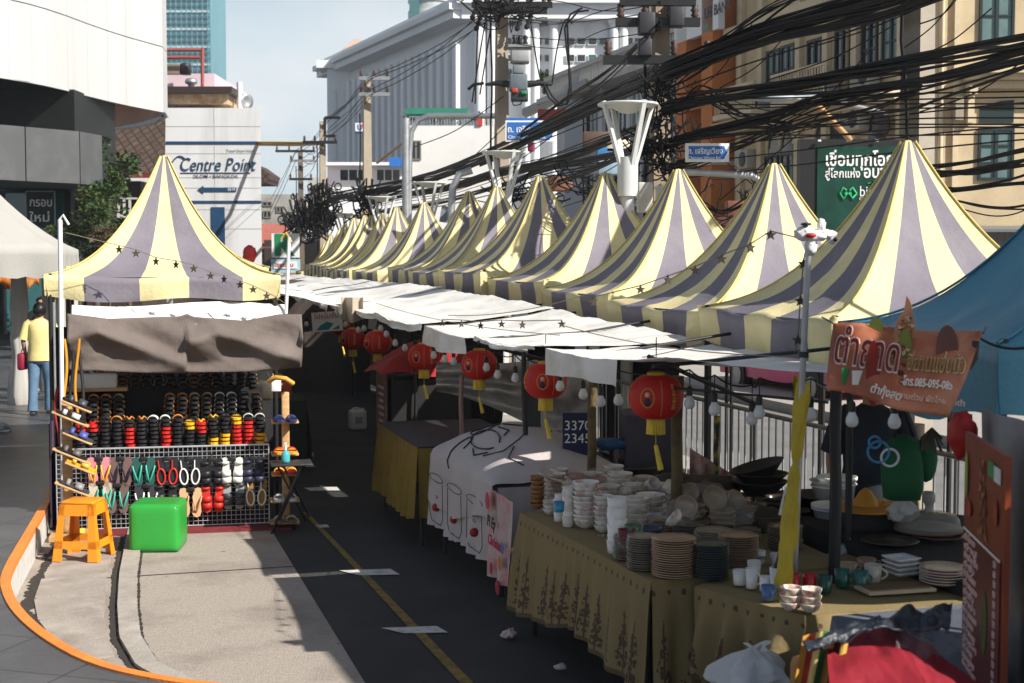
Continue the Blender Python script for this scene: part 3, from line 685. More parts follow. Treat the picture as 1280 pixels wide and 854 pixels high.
# second stand at the end of the rack
o = thing('shoe_rack', 'pine shelf stand with sandals at the end of the wire rack', 'shoe stand', P(356, 660, 12.6) * 1, PS); o.location.z = 0
px = P(356, 560, 12.72)
MB().rbox((px.x, px.y + .05, .62), (.07, .03, 1.2), .012, R=SR).build('post', wood_m, o)
for i, v in enumerate((527, 567, 592, 625, 652)):
    q = P(356, v, 12.7); MB().rbox((q.x, q.y, q.z), (.24 + .02 * (i > 2), .2, .022), .006, R=SR).build('shelf', wood_m, o)
cols4 = [((35, 45, 95), (45, 55, 110), 'navy'), ((225, 160, 40), (200, 60, 40), 'yellow and red'), ((190, 60, 40), (230, 180, 60), 'red and yellow'), ((215, 215, 210), (225, 225, 220), 'white'), ((120, 100, 80), (190, 190, 180), 'brown and white')]
for i, v in enumerate((527, 567, 592, 625, 652)):
    q = P(356, v, 12.7)
    for s in (-1, 1):
        place_sandal(cols4[i][0], cols4[i][1], 'wide', V((q.x, q.y, q.z + .012)) + ex * (.055 * s) - ey * .03, PS, '%s sandal on the %s shelf down of the pine stand, %s' % (cols4[i][2], ordn(i + 1), 'nearer the rack' if s < 0 else 'nearer the alley'), 'sandals on the pine stand')
q = P(350, 497, 12.7)
tag(MB().tube([V((q.x - .1, q.y, 1.32)), V((q.x - .03, q.y - .05, 1.36)), V((q.x + .06, q.y - .05, 1.35)), V((q.x + .12, q.y, 1.3))], .022, 8).build('sandal_strap', C(205, 150, 60)), 'yellow sandal strap lying over the top of the pine stand', 'strap')

# folding tray table with a bottle
q = P(364, 579, 12.35)
o = thing('tray_table', 'small black folding tray table holding a blue bottle', 'table', (q.x, q.y, 0), PS)
MB().rbox((q.x, q.y, q.z), (.36, .3, .02), .006, R=SR).build('tray', C(52, 50, 50, 40), o)
g1 = G(342, 665, 0); g2 = G(384, 650, 0)
for dy in (-.11, .11):
    for (g, sx) in ((g1, .1), (g2, -.1)):
        MB().tube([V((g.x, g.y + dy, .01)), V((q.x + sx, q.y + dy, q.z - .01))], .009, 6).build('leg', black_met, o)
MB().tube([V((g1.x, g1.y - .11, .012)), V((g1.x, g1.y + .11, .012))], .009, 6).build('foot_bar', black_met, o)
o = thing('sanitizer_bottle', 'clear blue gel bottle with a pump on the tray table', 'bottle', (q.x - .04, q.y - .05, q.z + .011))
p = V((q.x - .04, q.y - .05, q.z + .011))
MB().lathe([(.001, 0), (.036, .002), (.038, .02), (.038, .08), (.03, .095), (.014, .102), (.014, .115)], p, 14).build('bottle_body', M('blue_gel', (.12, .55, .62), .12, .05, 4, trans=.35), o)
b = MB(); b.cyl(p + UP * .115, p + UP * .15, .012, n=10); b.cyl(p + UP * .15, p + UP * .165, .006, n=6); b.box(p + UP * .17 - ey * .012, (.016, .05, .012)); b.build('pump', white_plastic, o)

# green pouf
g = G(191, 692, 0); Rg = Matrix.Rotation(R_(3), 3, 'Z')
o = thing('cube_pouf', 'bright green cushioned cube seat on the concrete', 'pouf', (g.x, g.y + .2, 0), R_(3))
pouf_m = M('green_vinyl', (.028, .30, .042), .38, .06, 4, .1, 12)
b = MB(); bm = bmesh.new(); bmesh.ops.create_cube(bm, size=1); bmesh.ops.subdivide_edges(bm, edges=list(bm.edges), cuts=9, use_grid_fill=True)
for v in bm.verts:
    p = v.co * 2; k = 1 + .035 * (1 - max(abs(p.x) * abs(p.y), abs(p.y) * abs(p.z), abs(p.x) * abs(p.z)) ** 2)
    q2 = V((p.x, p.y, p.z)); 
    r = .16; qq = V([max(-1 + r, min(1 - r, c)) for c in q2]); dlt = q2 - qq
    if dlt.length > 1e-6: q2 = qq + dlt.normalized() * min(r, dlt.length)
    v.co = V((q2.x * .205 * k, q2.y * .205 * k, q2.z * .20)) + V((0, 0, .205))
b.add([V((g.x, g.y + .2, 0)) + Rg @ v.co for v in bm.verts], [[v.index for v in f.verts] for f in bm.faces], 0, True); bm.free()
b.build('seat', pouf_m, o)
def seamrect(z, h):
    pts = []
    for (sx, sy) in ((-1, -1), (1, -1), (1, 1), (-1, 1), (-1, -1)): pts.append(V((g.x, g.y + .2, z)) + Rg @ V((sx * h, sy * h, 0)))
    return pts
MB().tube(seamrect(.383, .196), .0045, 5).build('seam', pouf_m, o)

# orange plastic stool
g = G(99, 703, 0); st_m = M('orange_plastic', (.82, .27, .012), .35, .05, 5, spec=.5)
sc = V((g.x, g.y + .13, 0)); Rs = Matrix.Rotation(R_(-6), 3, 'Z')
o = thing('plastic_stool', 'orange plastic stool standing on the drain slabs', 'stool', sc, R_(-6))
def sp(x, y, z): return sc + Rs @ V((x, y, z + .014))
H = .47
MB().rbox(sp(0, 0, H - .012), (.27, .25, .03), .012, R=Rs).build('seat', st_m, o)
b = MB()
def wall(x, z): # half width at height
    return .135 + (.185 - .135) * (1 - z / H)
for (ax, sg) in (('x', -1), ('x', 1), ('y', -1), ('y', 1)):
    b = MB()
    def pt(s, z, ins=0):
        hw_ = wall(0, z); return sp(s * hw_, sg * (hw_ - ins), z) if ax == 'y' else sp(sg * (hw_ - ins), s * hw_, z)
    # apron, stretcher and the two leg flanges with an arched opening
    for (z0, z1) in ((H - .11, H - .02), (.10, .16)):
        b.grid(lambda x, y: pt(-1 + 2 * x, z0 + (z1 - z0) * y), 8, 2, smooth=False)
    for e in (-1, 1):
        b.grid(lambda x, y: pt(e * (1 - .42 * x * (1 - .25 * y)), .0 + (H - .02) * y), 2, 10, smooth=False)
    b.build('leg_panel', st_m, o, solid=.006)

# brown tarp across the front and the white one above
A = P(84, 392, 12.55); B_ = P(377, 393, 13.1)
brm = MB(); tops = [(0, .0), (.17, .045), (.47, .02), (.5, .0), (.53, .025), (.75, .06), (.9, .0), (1, -.0)]
dv = (B_ - A); dvn = V((dv.x, dv.y, 0)).normalized(); nrm = V((dvn.y, -dvn.x, 0))
def bt_fn(x, y):
    s = 0
    top = -interp(tops, x)
    p = A + dv * x
    z = p.z + top * (1 - y) - .50 * y - .03 * math.sin(math.pi * x) * y
    # swag folds run from the tie points
    d1 = x - .12; d2 = .5 - x; d3 = x - .55
    f = .05 * math.sin(9.0 * x + 5 * y * (1 if x < .5 else 1.5)) * y ** .6 + .035 * math.sin(22 * (x - .35 * y)) * (1 - y) * (y) * 2.5 + .03 * math.sin(17 * (x + .3 * y) + 2) * y
    f += .02 * noise.noise(V((x * 5, y * 1.4, 3))) + .012 * (.4 - abs(noise.noise(V((x * 12 + 5 * y * (1 if x < .5 else -1), y * 2.5, 8))))) + .005 * noise.noise(V((x * 40, y * 13, 1)))
    fold = .06 * math.exp(-((y - (.25 + .75 * abs((x % .5) - .12) * 2.2)) / .13) ** 2)
    out = .08 * math.sin(math.pi * min(1, y * 1.2)) * .6 + f + fold
    return V((p.x, p.y, z)) + nrm * out
brm.grid(bt_fn, 90, 26); tag(brm.build('brown_tarp', brown_tarp, solid=.003), 'brown tarp hung in folds across the top of the sandal stall', 'tarp')
A2 = P(90, 384, 12.75); B2 = P(357, 384, 13.3); d2_ = B2 - A2
b = MB(); b.grid(lambda x, y: V((A2.x + d2_.x * x, A2.y + d2_.y * x, A2.z + .02 - .19 * y - .02 * math.sin(7 * x))) + nrm * (.22 * y + .03 * noise.noise(V((x * 9, y * 3, 1))) + .012 * math.sin(40 * x + 5 * y)), 60, 8)
tag(b.build('white_tarp', white_tarp), 'white tarp strip between the striped canopy and the brown tarp', 'tarp')
q = P(80, 440, 12.35)
for k, (c_, dx_) in enumerate((((200, 140, 30), 0), ((30, 28, 28), .05), ((190, 130, 30), .10), ((150, 30, 35), -.06), ((160, 40, 30), -.02), ((35, 32, 30), .13))):
    x = q.x + dx_; b = MB(); zt = 1.72 - .1 * (k % 2) - (.45 if 'x' == '' else 0); ln = .75 if c_[0] < 170 or k % 2 == 0 else .6
    if k in (3, 4): zt = 1.3; ln = .5
    b.tube([V((x + .02 * math.sin(5 * t + k), q.y + dx_ * .4 + .015 * math.cos(4 * t), zt - ln * t)) for t in [i / 8 for i in range(9)]], .014, 6)
    tag(b.build('hanging_strap', C(*c_)), ['mustard strap hanging at the corner of the sandal stall', 'black strap hanging behind the mustard strap', 'second mustard strap hanging beside a black strap', 'dark red strap hanging low at the stall corner', 'brick red strap hanging low at the stall corner', 'thick black strap at the corner under the brown tarp'][k], 'strap', 'straps hanging at the stall corner')
# upright poles at the stall
for (u, v0, v1, Y, r, m, lab) in ((79, 275, 640, 12.3, .02, white_paint, 'slim white pole at the corner of the sandal stall'), (357.5, 297, 392, 13.2, .016, white_paint, 'short white pole at the other corner of the sandal tent')):
    o = thing('tent_pole', lab, 'pole', P(u, v1, Y)); 
    if v1 > 600: o.location.z = .24
    MB().cyl(P(u + (4 if v1 < 600 else -4), v0, Y), V(o.location), r, n=8).build('pole_shaft', m, o)
    MB().tube([P(u - 6, v0 + 2, Y), P(u, v0 - 6, Y), P(u + 7, v0 + 6, Y)], .012, 5).build('knot', C(200, 160, 50) if v1 < 600 else m, o)
# goods in the dark at the back of the stall
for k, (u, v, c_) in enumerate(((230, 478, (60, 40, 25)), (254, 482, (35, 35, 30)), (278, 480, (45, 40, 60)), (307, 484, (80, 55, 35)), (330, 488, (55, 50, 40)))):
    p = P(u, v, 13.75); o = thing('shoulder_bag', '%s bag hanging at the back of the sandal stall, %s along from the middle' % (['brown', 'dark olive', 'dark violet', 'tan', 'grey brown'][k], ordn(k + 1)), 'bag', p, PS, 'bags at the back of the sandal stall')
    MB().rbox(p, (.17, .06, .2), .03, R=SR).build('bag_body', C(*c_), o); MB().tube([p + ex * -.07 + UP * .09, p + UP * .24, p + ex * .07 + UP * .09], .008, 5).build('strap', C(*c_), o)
for k, u in enumerate((232, 275)):
    p = P(u, 468, 13.7); tag(MB().rbox(p, (.22, .02, .1), .004, R=SR).build('printed_card', M('blue_print', (.1, .4, .6), .5, .8, 9, stain=(.8, .75, .3), stain_amt=1, stain_scale=9)), 'blue and yellow printed card under the brown tarp, %s one from the stall corner' % ['first', 'second'][k], 'card', 'printed cards')
p = P(345, 480, 13.0); tag(MB().rbox(p, (.09, .05, .14), .01, R=SR).build('lamp_box', white_plastic), 'small white box hanging under the brown tarp', 'box')
p = P(118, 476, 13.2); tag(MB().rbox(p, (.42, .3, .13), .02, R=SR).build('white_carton', white_plastic), 'white carton on the wooden shelf under the brown tarp', 'carton')
p = P(122, 485, 13.2); tag(MB().box((p.x, p.y, p.z - .005), (.55, .3, .03), R=SR).build('wooden_shelf', wood_m), 'light wooden shelf board at the back of the sandal stall', 'shelf')
# ------------------------------------------------------------------ crockery tables under the long row
TZ = .78
cloth1 = M('olive_cloth', (.225, .165, .072), .9, .1, 3, .2, 50, stain=(.05, .03, .022), stain_amt=.0)
NN, LL, bb = nodes_of(cloth1)          # printed brown sprigs, woven into the cloth
tcn = NN.new('ShaderNodeTexCoord'); 
uvn = NN.new('ShaderNodeUVMap'); uvn.uv_map = 'cloth'
def mathn(op, a, b=None):
    n_ = NN.new('ShaderNodeMath'); n_.operation = op
    for i, q in enumerate((a, b)):
        if q is None: continue
        if isinstance(q, (int, float)): n_.inputs[i].default_value = q
        else: LL.new(q, n_.inputs[i])
    return n_.outputs[0]
sx_ = NN.new('ShaderNodeSeparateXYZ'); LL.new(uvn.outputs[0], sx_.inputs[0])
fx = mathn('ABSOLUTE', mathn('SUBTRACT', mathn('FRACT', mathn('DIVIDE', sx_.outputs[0], .17)), .5))       # 0 at a sprig's stem
hh = mathn('DIVIDE', sx_.outputs[1], .62)                                                                # 0 hem .. 1 table edge
nzs = NN.new('ShaderNodeTexNoise'); nzs.inputs['Scale'].default_value = 16; LL.new(uvn.outputs[0], nzs.inputs['Vector'])
wd_ = mathn('MULTIPLY', mathn('SUBTRACT', mathn('ADD', .25, mathn('MULTIPLY', nzs.outputs['Fac'], .75)), hh), .62)
vo = NN.new('ShaderNodeTexVoronoi'); vo.inputs['Scale'].default_value = 42; LL.new(uvn.outputs[0], vo.inputs['Vector'])
leaf = mathn('LESS_THAN', vo.outputs['Distance'], .56)
ins = mathn('MULTIPLY', mathn('LESS_THAN', fx, wd_), mathn('GREATER_THAN', hh, .09))
m1 = mathn('MULTIPLY', leaf, ins)
stem = mathn('MULTIPLY', mathn('LESS_THAN', fx, .03), mathn('MULTIPLY', mathn('LESS_THAN', hh, .62), mathn('GREATER_THAN', hh, .04)))
fx2 = mathn('ABSOLUTE', mathn('SUBTRACT', mathn('FRACT', mathn('DIVIDE', sx_.outputs[0], .085)), .5))
spot = mathn('LESS_THAN', mathn('ADD', mathn('POWER', mathn('MULTIPLY', fx2, .085), 2), mathn('POWER', mathn('MULTIPLY', mathn('ABSOLUTE', mathn('SUBTRACT', hh, .9)), .5), 2)), mathn('MULTIPLY', vo.outputs['Distance'], .00028))
hem = mathn('LESS_THAN', hh, .045)
tot_ = mathn('MINIMUM', mathn('ADD', mathn('ADD', m1, stem), mathn('ADD', spot, mathn('MULTIPLY', hem, .8))), 1)
mxn = NN.new('ShaderNodeMix'); mxn.data_type = 'RGBA'; LL.new(mathn('MULTIPLY', tot_, .85), mxn.inputs['Factor']); LL.new(bb.inputs['Base Color'].links[0].from_socket, mxn.inputs['A']); mxn.inputs['B'].default_value = (.055, .028, .02, 1)
LL.new(mxn.outputs['Result'], bb.inputs['Base Color'])
def set_uv(o, nu, nv, uvf):
    me = o.data; ul = me.uv_layers.new(name='cloth')
    for lp in me.loops:
        k = lp.vertex_index; ul.data[lp.index].uv = uvf[k]
def draped_table(name, label, poly, z, drop, mat, cat, open_sides=(), fold=.03, seed=0, legs=True, group=None, hem=lambda s: 0, clothname='tablecloth', clothlabel=None, dens=60):
    """poly: ccw corner points of the top. The cloth is a thing of its own lying on the table."""
    P2 = [V((p[0], p[1], 0)) for p in poly]; cx = sum((p for p in P2), V()) / len(P2)
    t = thing(name, label, 'table', (cx.x, cx.y, 0), 0, group)
    b = MB(); b.prism([(p.x, p.y) for p in [cx + (q - cx) * .985 for q in P2]], .025, Matrix.Translation((0, 0, z - .03))); b.build('tabletop', dkwood_m, t)
    if legs:
        for q in P2:
            e = cx + (q - cx) * .9; MB().cyl((e.x, e.y, 0), (e.x, e.y, z - .03), .02, n=8).build('leg', black_met, t)
    b = MB(); uv = []
    n = len(P2); b.add([(p.x, p.y, z) for p in P2], [list(range(n))]); uv += [(-5, .62 * 1.5)] * n
    run = 0
    for i in range(n):
        a, c = P2[i], P2[(i + 1) % n]
        if i in open_sides: continue
        ln = (c - a).length; nn = (c - a).normalized(); out = V((nn.y, -nn.x, 0)); nu = max(8, int(ln * dens)); nv = 10
        base = len(b.v)
        def fn(x, y):
            s = run + ln * x
            w_ = (fold * (.25 + y) * (math.sin(s * 31 + 2 * math.sin(s * 5 + seed)) * .6 + .8 * noise.noise(V((s * 6 + seed, y * .8, 2)))) + .05 * y) * min(1, y * 3 + .05)
            dr = drop + hem(s)
            return a.lerp(c, x) + out * (w_ + .012 * math.sin(min(1, y * 4) * math.pi / 2)) + V((0, 0, z - dr * y + .01 * noise.noise(V((s * 7, 1, seed))) * y - .012 * y * math.sin(s * 9 + seed)))
        b.grid(fn, nu, nv); 
        uv += [(run + ln * (k % (nu + 1)) / nu, .62 * (1 - (k // (nu + 1)) / nv)) for k in range((nu + 1) * (nv + 1))]
        run += ln
    o = b.build(clothname, mat); set_uv(o, 0, 0, uv)
    tag(o, clothlabel, 'tablecloth'); return t
a_ = G(650, 641, TZ); b_ = G(814, 727, TZ)
c_ = b_ + E * 1.15 + V((0, .05, 0)); d_ = a_ + E * 1.35
draped_table('market_table', 'long crockery table under a brown sprigged olive cloth', [a_, b_, c_, d_], TZ, .56, cloth1, 'table', open_sides=(2,), seed=1, clothlabel='olive tablecloth printed with brown sprigs, on the long crockery table', hem=lambda s: .06 * math.sin(s * 3.2 + 1))
e_ = G(868, 735, TZ - .02); f_ = G(1006, 772, TZ - .02)
draped_table('market_table', 'end crockery table with cups, under a bunched olive cloth', [e_, f_, f_ + V((1.25, .35, 0)), f_ + V((1.1, 1.5, 0)), e_ + V((.6, .75, 0))], TZ - .012, .52, cloth1, 'table', open_sides=(2, 3, 4), seed=5, fold=.10, clothlabel='olive tablecloth hanging in loose folds below the cups')
# back tables that carry more goods
bq = a_ + E * 1.4
draped_table('market_table', 'dark goods table behind the long crockery table', [bq, bq - D * 2.9, bq - D * 2.9 + E * .8, bq + E * .8], .84, .6, blk_cloth, 'table', seed=8, clothlabel='black cloth on the goods table by the barriers')

# crockery prototypes
def plate_mb(r, h=.011):
    return MB().lathe([(.001, .004), (r * .6, .004), (r * .66, 0), (r * .68, .002), (r * .97, h - .002), (r, h), (r * .985, h + .003), (r * .68, .007), (r * .3, .0065), (.001, .006)], (0, 0, 0), 28)
def bowl_mb(r, h):
    return MB().lathe([(.001, .004), (r * .45, 0), (r * .5, .004), (r * .8, h * .35), (r * .97, h * .85), (r, h), (r * .96, h), (r * .9, h * .8), (r * .7, h * .35), (r * .3, .014), (.001, .012)], (0, 0, 0), 24)
def cup_mb(r, h):
    return MB().lathe([(.001, .002), (r * .82, 0), (r * .88, .006), (r, h), (r * .92, h), (r * .82, .012), (.001, .01)], (0, 0, 0), 18)
proto = {}
def crockery(kind, r, h, col, loc, label, group, name, cat, rot=None, mat=None, handle=None):
    key = (kind, round(r, 3), round(h, 3), col)
    if key not in proto:
        mb = {'plate': plate_mb, 'bowl': bowl_mb, 'cup': cup_mb}[kind](r, h)
        m = mat or (M('printed_%d' % col[0], S(*col), .2, .06, 9, spec=.6, stain=(.34, .09, .06), stain_amt=.75, stain_scale=15, rnd=.1) if kind == 'bowl' and col in (IV, WHT) else C(*col, 20, 60, rnd=.14))
        if kind == 'cup' and handle is not None:
            o = thing(name, label, cat, (0, 0, 0)); mb.build('cup_body', m, o, world=False)
            MB().tube([V((r * .95 + .028 * math.sin(math.pi * t) , 0, h * (.2 + .6 * t))) for t in [i / 8 for i in range(9)]], .0055, 6).build('handle', m, o, world=False)
        else: o = mb.build(name, m, world=False)
        proto[key] = o; o.location = loc
        if rot: o.rotation_euler = rot
        tag(o, label, cat, group); return o
    return dup(proto[key], None, loc, label=label, group=group, rot=rot or (0, 0, random.uniform(0, 6)))
def col_name(c): return c
def stack(kind, u, v, r, n, col, desc, z=TZ, step=None, h=None, name=None, top=None, jit=.004):
    p = G(u, v, z); p = p + V((0, r * .9, 0)); step = step or {'plate': .0118, 'bowl': .026, 'cup': .05}[kind]; h = h or {'plate': .012, 'bowl': r * .75, 'cup': .09}[kind]
    for k in range(n):
        lab = '%s, %s from the top of its stack' % (desc, ordn(n - k))
        crockery(kind, r, h, col, (p.x + random.uniform(-jit, jit), p.y + random.uniform(-jit, jit), z + .001 + k * step), lab, 'crockery on the market tables', name or kind, kind)
    return V((p.x, p.y, z + (n - 1) * step + h))
TAN = (178, 148, 118); GRY = (128, 118, 105); TEAL = (48, 62, 62); PALE = (165, 150, 130); IV = (215, 205, 192); WHT = (225, 220, 212); DKG = (60, 58, 55)
stack('plate', 845, 726, .116, 17, TAN, 'tan plate at the corner of the olive tablecloth')
stack('plate', 806, 716, .09, 15, GRY, 'greyish plate beside the corner stack')
stack('plate', 785, 703, .075, 11, (95, 100, 80), 'small grey green plate beside the greyish stack')
stack('plate', 890, 727, .10, 15, TEAL, 'dark teal plate beside the tan corner stack')
stack('plate', 926, 712, .108, 14, (150, 122, 98), 'brownish plate behind the white cups')
stack('plate', 894, 690, .105, 9, PALE, 'pale beige plate behind the teal plates')
stack('plate', 852, 684, .125, 3, DKG, 'wide dark plate behind the corner stack')
stack('plate', 935, 680, .09, 6, GRY, 'grey plate halfway back on the table')
stack('plate', 985, 690, .10, 10, (110, 98, 82), 'white rimmed brown plate behind the yellow wrapped post', step=.013)
stack('plate', 885, 663, .11, 3, PALE, 'flat beige plate in the middle of the table')
stack('bowl', 672, 638, .05, 7, (150, 105, 60), 'small ochre bowl at the far table corner', step=.03)
stack('bowl', 694, 632, .075, 6, IV, 'ivory bowl beside the ochre bowls', step=.03)
stack('bowl', 688, 645, .05, 3, WHT, 'small white bowl at the table edge')
stack('cup', 699, 653, .032, 5, WHT, 'slim white cup under the blue cup', step=.028, h=.06)
tpb = stack('cup', 699, 641, .033, 1, (30, 130, 165), 'blue cup over the slim white cups', z=TZ + .15, h=.06)
stack('cup', 711, 660, .038, 7, IV, 'ivory cup in a tall edge stack', step=.03, h=.07)
stack('bowl', 733, 663, .082, 9, WHT, 'white wrapped bowl in the tall front stack', step=.028)
stack('bowl', 762, 655, .07, 7, IV, 'ivory wrapped bowl behind the tall front stack', step=.03)
stack('bowl', 776, 640, .085, 7, IV, 'ivory bowl in the back stack below tilted cups', step=.03)
stack('bowl', 815, 632, .075, 5, WHT, 'white bowl behind the tilted cups', step=.03)
stack('bowl', 797, 668, .08, 6, IV, 'ivory bowl mid table', step=.03)
stack('bowl', 815, 662, .09, 5, WHT, 'broad white bowl mid table beside ivory ones', step=.034)
stack('bowl', 846, 656, .065, 6, WHT, 'white wrapped bowl next to the broad white bowls', step=.03)
stack('cup', 772, 694, .055, 9, WHT, 'white beaker in the tall stack by the plates', step=.03, h=.075)
stack('cup', 784, 703, .05, 1, (110, 25, 35), 'dark red beaker by the tall white stack', h=.17)
stack('cup', 793, 699, .052, 3, (70, 105, 75), 'green rimmed beaker beside the dark red one', step=.05, h=.08)
stack('bowl', 812, 683, .085, 2, (45, 60, 85), 'dark blue bowl behind the beakers', step=.03)
stack('bowl', 880, 640, .08, 5, (165, 145, 115), 'beige wrapped bowl under the wooden post', step=.03)
stack('bowl', 905, 632, .085, 4, (150, 130, 105), 'beige bowl further back by the barrier', step=.032)
stack('bowl', 930, 648, .09, 3, (95, 80, 62), 'brown bowl in the dark back corner', step=.034)
stack('bowl', 868, 662, .07, 4, (160, 140, 115), 'sand coloured bowl mid table', step=.03)
stack('bowl', 744, 640, .07, 4, WHT, 'white bowl behind the tall front stack', step=.03)
stack('bowl', 720, 626, .07, 4, (170, 160, 140), 'pale bowl behind, near the ochre bowls', step=.03)
stack('bowl', 792, 622, .08, 3, (120, 110, 95), 'grey bowl in the back row', step=.03)
for k, (u, v, kd, r, n_, c_, ds) in enumerate(((724, 645, 'bowl', .06, 6, IV, 'ivory bowl between edge cups and front stack'), (755, 668, 'bowl', .06, 7, WHT, 'white bowl right behind the front stack'), (790, 652, 'bowl', .065, 7, IV, 'ivory bowl in the crowded middle'), (828, 646, 'bowl', .07, 6, WHT, 'white bowl by the post foot'), (806, 640, 'bowl', .06, 7, (190, 175, 155), 'cream bowl behind the crowded middle'), (860, 645, 'bowl', .07, 6, (170, 150, 122), 'sand bowl behind the broad white bowls'), (832, 672, 'plate', .09, 8, PALE, 'pale plate between bowls and corner plates'), (862, 676, 'plate', .1, 7, GRY, 'grey plate in the middle of the crockery'), (905, 672, 'bowl', .08, 4, (140, 120, 95), 'brown bowl beside the beige plates'), (960, 668, 'plate', .1, 8, (105, 92, 76), 'dim brown plate near the yellow post'), (915, 652, 'bowl', .07, 5, (150, 128, 98), 'light brown bowl in the back corner'), (945, 662, 'bowl', .075, 4, (105, 88, 66), 'dark brown bowl in the back corner'), (975, 655, 'bowl', .09, 4, (60, 52, 45), 'near black bowl at the back corner'), (712, 640, 'bowl', .055, 6, (185, 170, 150), 'cream bowl beside the blue cup'), (740, 630, 'bowl', .07, 6, IV, 'ivory bowl in the back row'), (768, 626, 'bowl', .07, 7, WHT, 'white bowl in the back row'), (700, 618, 'bowl', .07, 5, IV, 'ivory bowl at the far back edge'), (872, 655, 'plate', .085, 5, TAN, 'small tan plate amid the bowls'))):
    stack(kd, u, v, r, n_, c_, ds, step=.03 if kd == 'bowl' else None)
# tilted bowls and cups lying over the stacks
for k, (u, v, Y, r, kind, col, a, lab) in enumerate(((768, 607, 8.95, .04, 'cup', IV, 40, 'ivory cup tipped over the back stack, beside the lone one'), (810, 602, 8.9, .045, 'cup', IV, -35, 'flowered ivory cup tipped up by the wooden post'), (832, 608, 8.8, .045, 'cup', IV, 35, 'ivory cup tilted against the wooden post'), (783, 612, 8.7, .05, 'bowl', IV, 30, 'ivory bowl tilted over its stack'),
        (756, 618, 8.8, .04, 'cup', WHT, -30, 'white cup lying over the front bowls'), (866, 612, 8.5, .07, 'bowl', (165, 145, 118), 55, 'beige bowl standing on edge'), (890, 618, 8.4, .075, 'bowl', (165, 145, 118), 40, 'beige bowl leaning on the one standing on edge'), (855, 628, 8.3, .07, 'bowl', (170, 150, 125), -45, 'sand bowl tipped towards the street'),
        (915, 622, 8.4, .07, 'bowl', (140, 120, 95), 50, 'brown bowl leaning in the dark back corner'), (733, 606, 8.9, .055, 'bowl', WHT, 25, 'white bowl tipped on the tall front stack'), (848, 645, 7.9, .06, 'bowl', WHT, 30, 'white bowl leaning mid table'))):
    p = P(u, v + 8, Y); crockery(kind, r, .08 if kind == 'cup' else r * .75, col, p, lab, 'tilted crockery', kind, kind, rot=(R_(50), R_(a), k))
# crumpled clear wrapping over the bowls
wrap_m = M('clear_wrap', (.6, .56, .5), .25, .1, 9, .6, 30, alpha=.13)
for k, (u, v, Y, r) in enumerate(((735, 600, 8.9, .12), (780, 608, 8.8, .12), (768, 640, 8.3, .1), (800, 645, 8.2, .1), (848, 640, 8.1, .11), (880, 620, 8.5, .14), (915, 640, 8.2, .13))):
    p = P(u, v, Y); bm = bmesh.new(); bmesh.ops.create_icosphere(bm, subdivisions=3, radius=r)
    b = MB(); vs = []
    for q in bm.verts:
        d = q.co.normalized(); kk = 1 + .45 * noise.noise(d * 2.3 + V((k * 3, 0, 0))) + .25 * noise.noise(d * 6 + V((0, k * 5, 0))); vs.append(p + V((q.co.x * kk, q.co.y * kk, q.co.z * kk * .6)))
    b.add(vs, [[q.index for q in f.verts] for f in bm.faces]); bm.free()
    tag(b.build('plastic_wrap', wrap_m), 'crumpled clear plastic wrap over bowls, %s piece along the table from the ochre bowls' % ordn(k + 1), 'wrapping', 'plastic wrap on the crockery')
p = P(703, 602, 9.35)
tag(MB().lathe([(.001, 0), (.12, .004), (.17, .025), (.165, .03), (.11, .012), (.001, .01)], p, 28, R=Matrix.Rotation(R_(12), 3, 'Y')).build('serving_dish', C(200, 185, 165, 35)), 'wide cream dish lying on the ivory bowls', 'dish')
p = P(734, 603, 9.3)
tag(MB().lathe([(.001, 0), (.10, .004), (.15, .035), (.145, .04), (.1, .012), (.001, .01)], p, 28, R=Matrix.Rotation(R_(6), 3, 'Y'), wob=lambda a, z: 1 + .02 * math.sin(24 * a)).build('basket', C(130, 70, 50, 70)), 'reddish brown woven basket tray behind the white bowls', 'basket')
# cups at the end table
CUPS = [(926, 733, .036, .075, WHT, 0, 'round white cup lying near the table edge'), (941, 737, .032, .10, WHT, 1, 'tall white cup at the edge by the yellow post'), (944, 722, .036, .08, WHT, 0, 'white cup with a square rim behind the tall one'), (958, 741, .03, .075, WHT, 0, 'small white jar at the table edge'), (972, 744, .034, .13, (200, 200, 198), 0, 'tall white beaker beside the yellow post'),
        (950, 706, .036, .07, WHT, 0, 'white cup with dark lettering'), (972, 710, .036, .07, (215, 212, 205), 0, 'plain off white mug beside the lettered cup'), (979, 733, .04, .10, (28, 27, 28), 1, 'black mug close to the yellow post'), (962, 752, .036, .07, (70, 100, 145), 1, 'blue mug at the edge of the olive cloth'),
        (993, 741, .036, .085, (190, 35, 32), 0, 'red cup just behind the floral bowls'), (1014, 741, .036, .085, (180, 32, 30), 0, 'second red cup behind the floral bowls'), (1033, 743, .035, .085, (25, 70, 62), 0, 'dark green cup beside the red ones'), (1055, 735, .04, .085, (30, 95, 80), 1, 'green mug under the grey pole'), (1078, 737, .038, .085, (40, 100, 90), 1, 'second green mug near the black pole'),
        (1094, 730, .045, .09, (200, 190, 175), 1, 'cream mug beside the square dishes'), (1062, 718, .05, .05, TAN, 1, 'tan mug behind the green mugs'), (1086, 712, .05, .05, (150, 115, 90), 1, 'brown mug near the flat boxes')]
for k, (u, v, r, h, col, hd, lab) in enumerate(CUPS):
    p = G(u, v, TZ); crockery('cup', r, h, col, (p.x, p.y + r, TZ), lab, 'cups on the end table', 'mug' if hd else 'cup', 'mug' if hd else 'cup', rot=(0, 0, random.uniform(-1.2, .8)), handle=1 if hd else None)
cupo = [o_ for o_ in COL.objects if o_.get('label') == 'white cup with dark lettering'][0]
text('COFFEE', tuple(cupo.location + V((-.031, -.040, .03))), (1, 0, 0), (0, 0, 1), .022, C(40, 40, 40), cupo, 'print', bold=.01, width=.062)
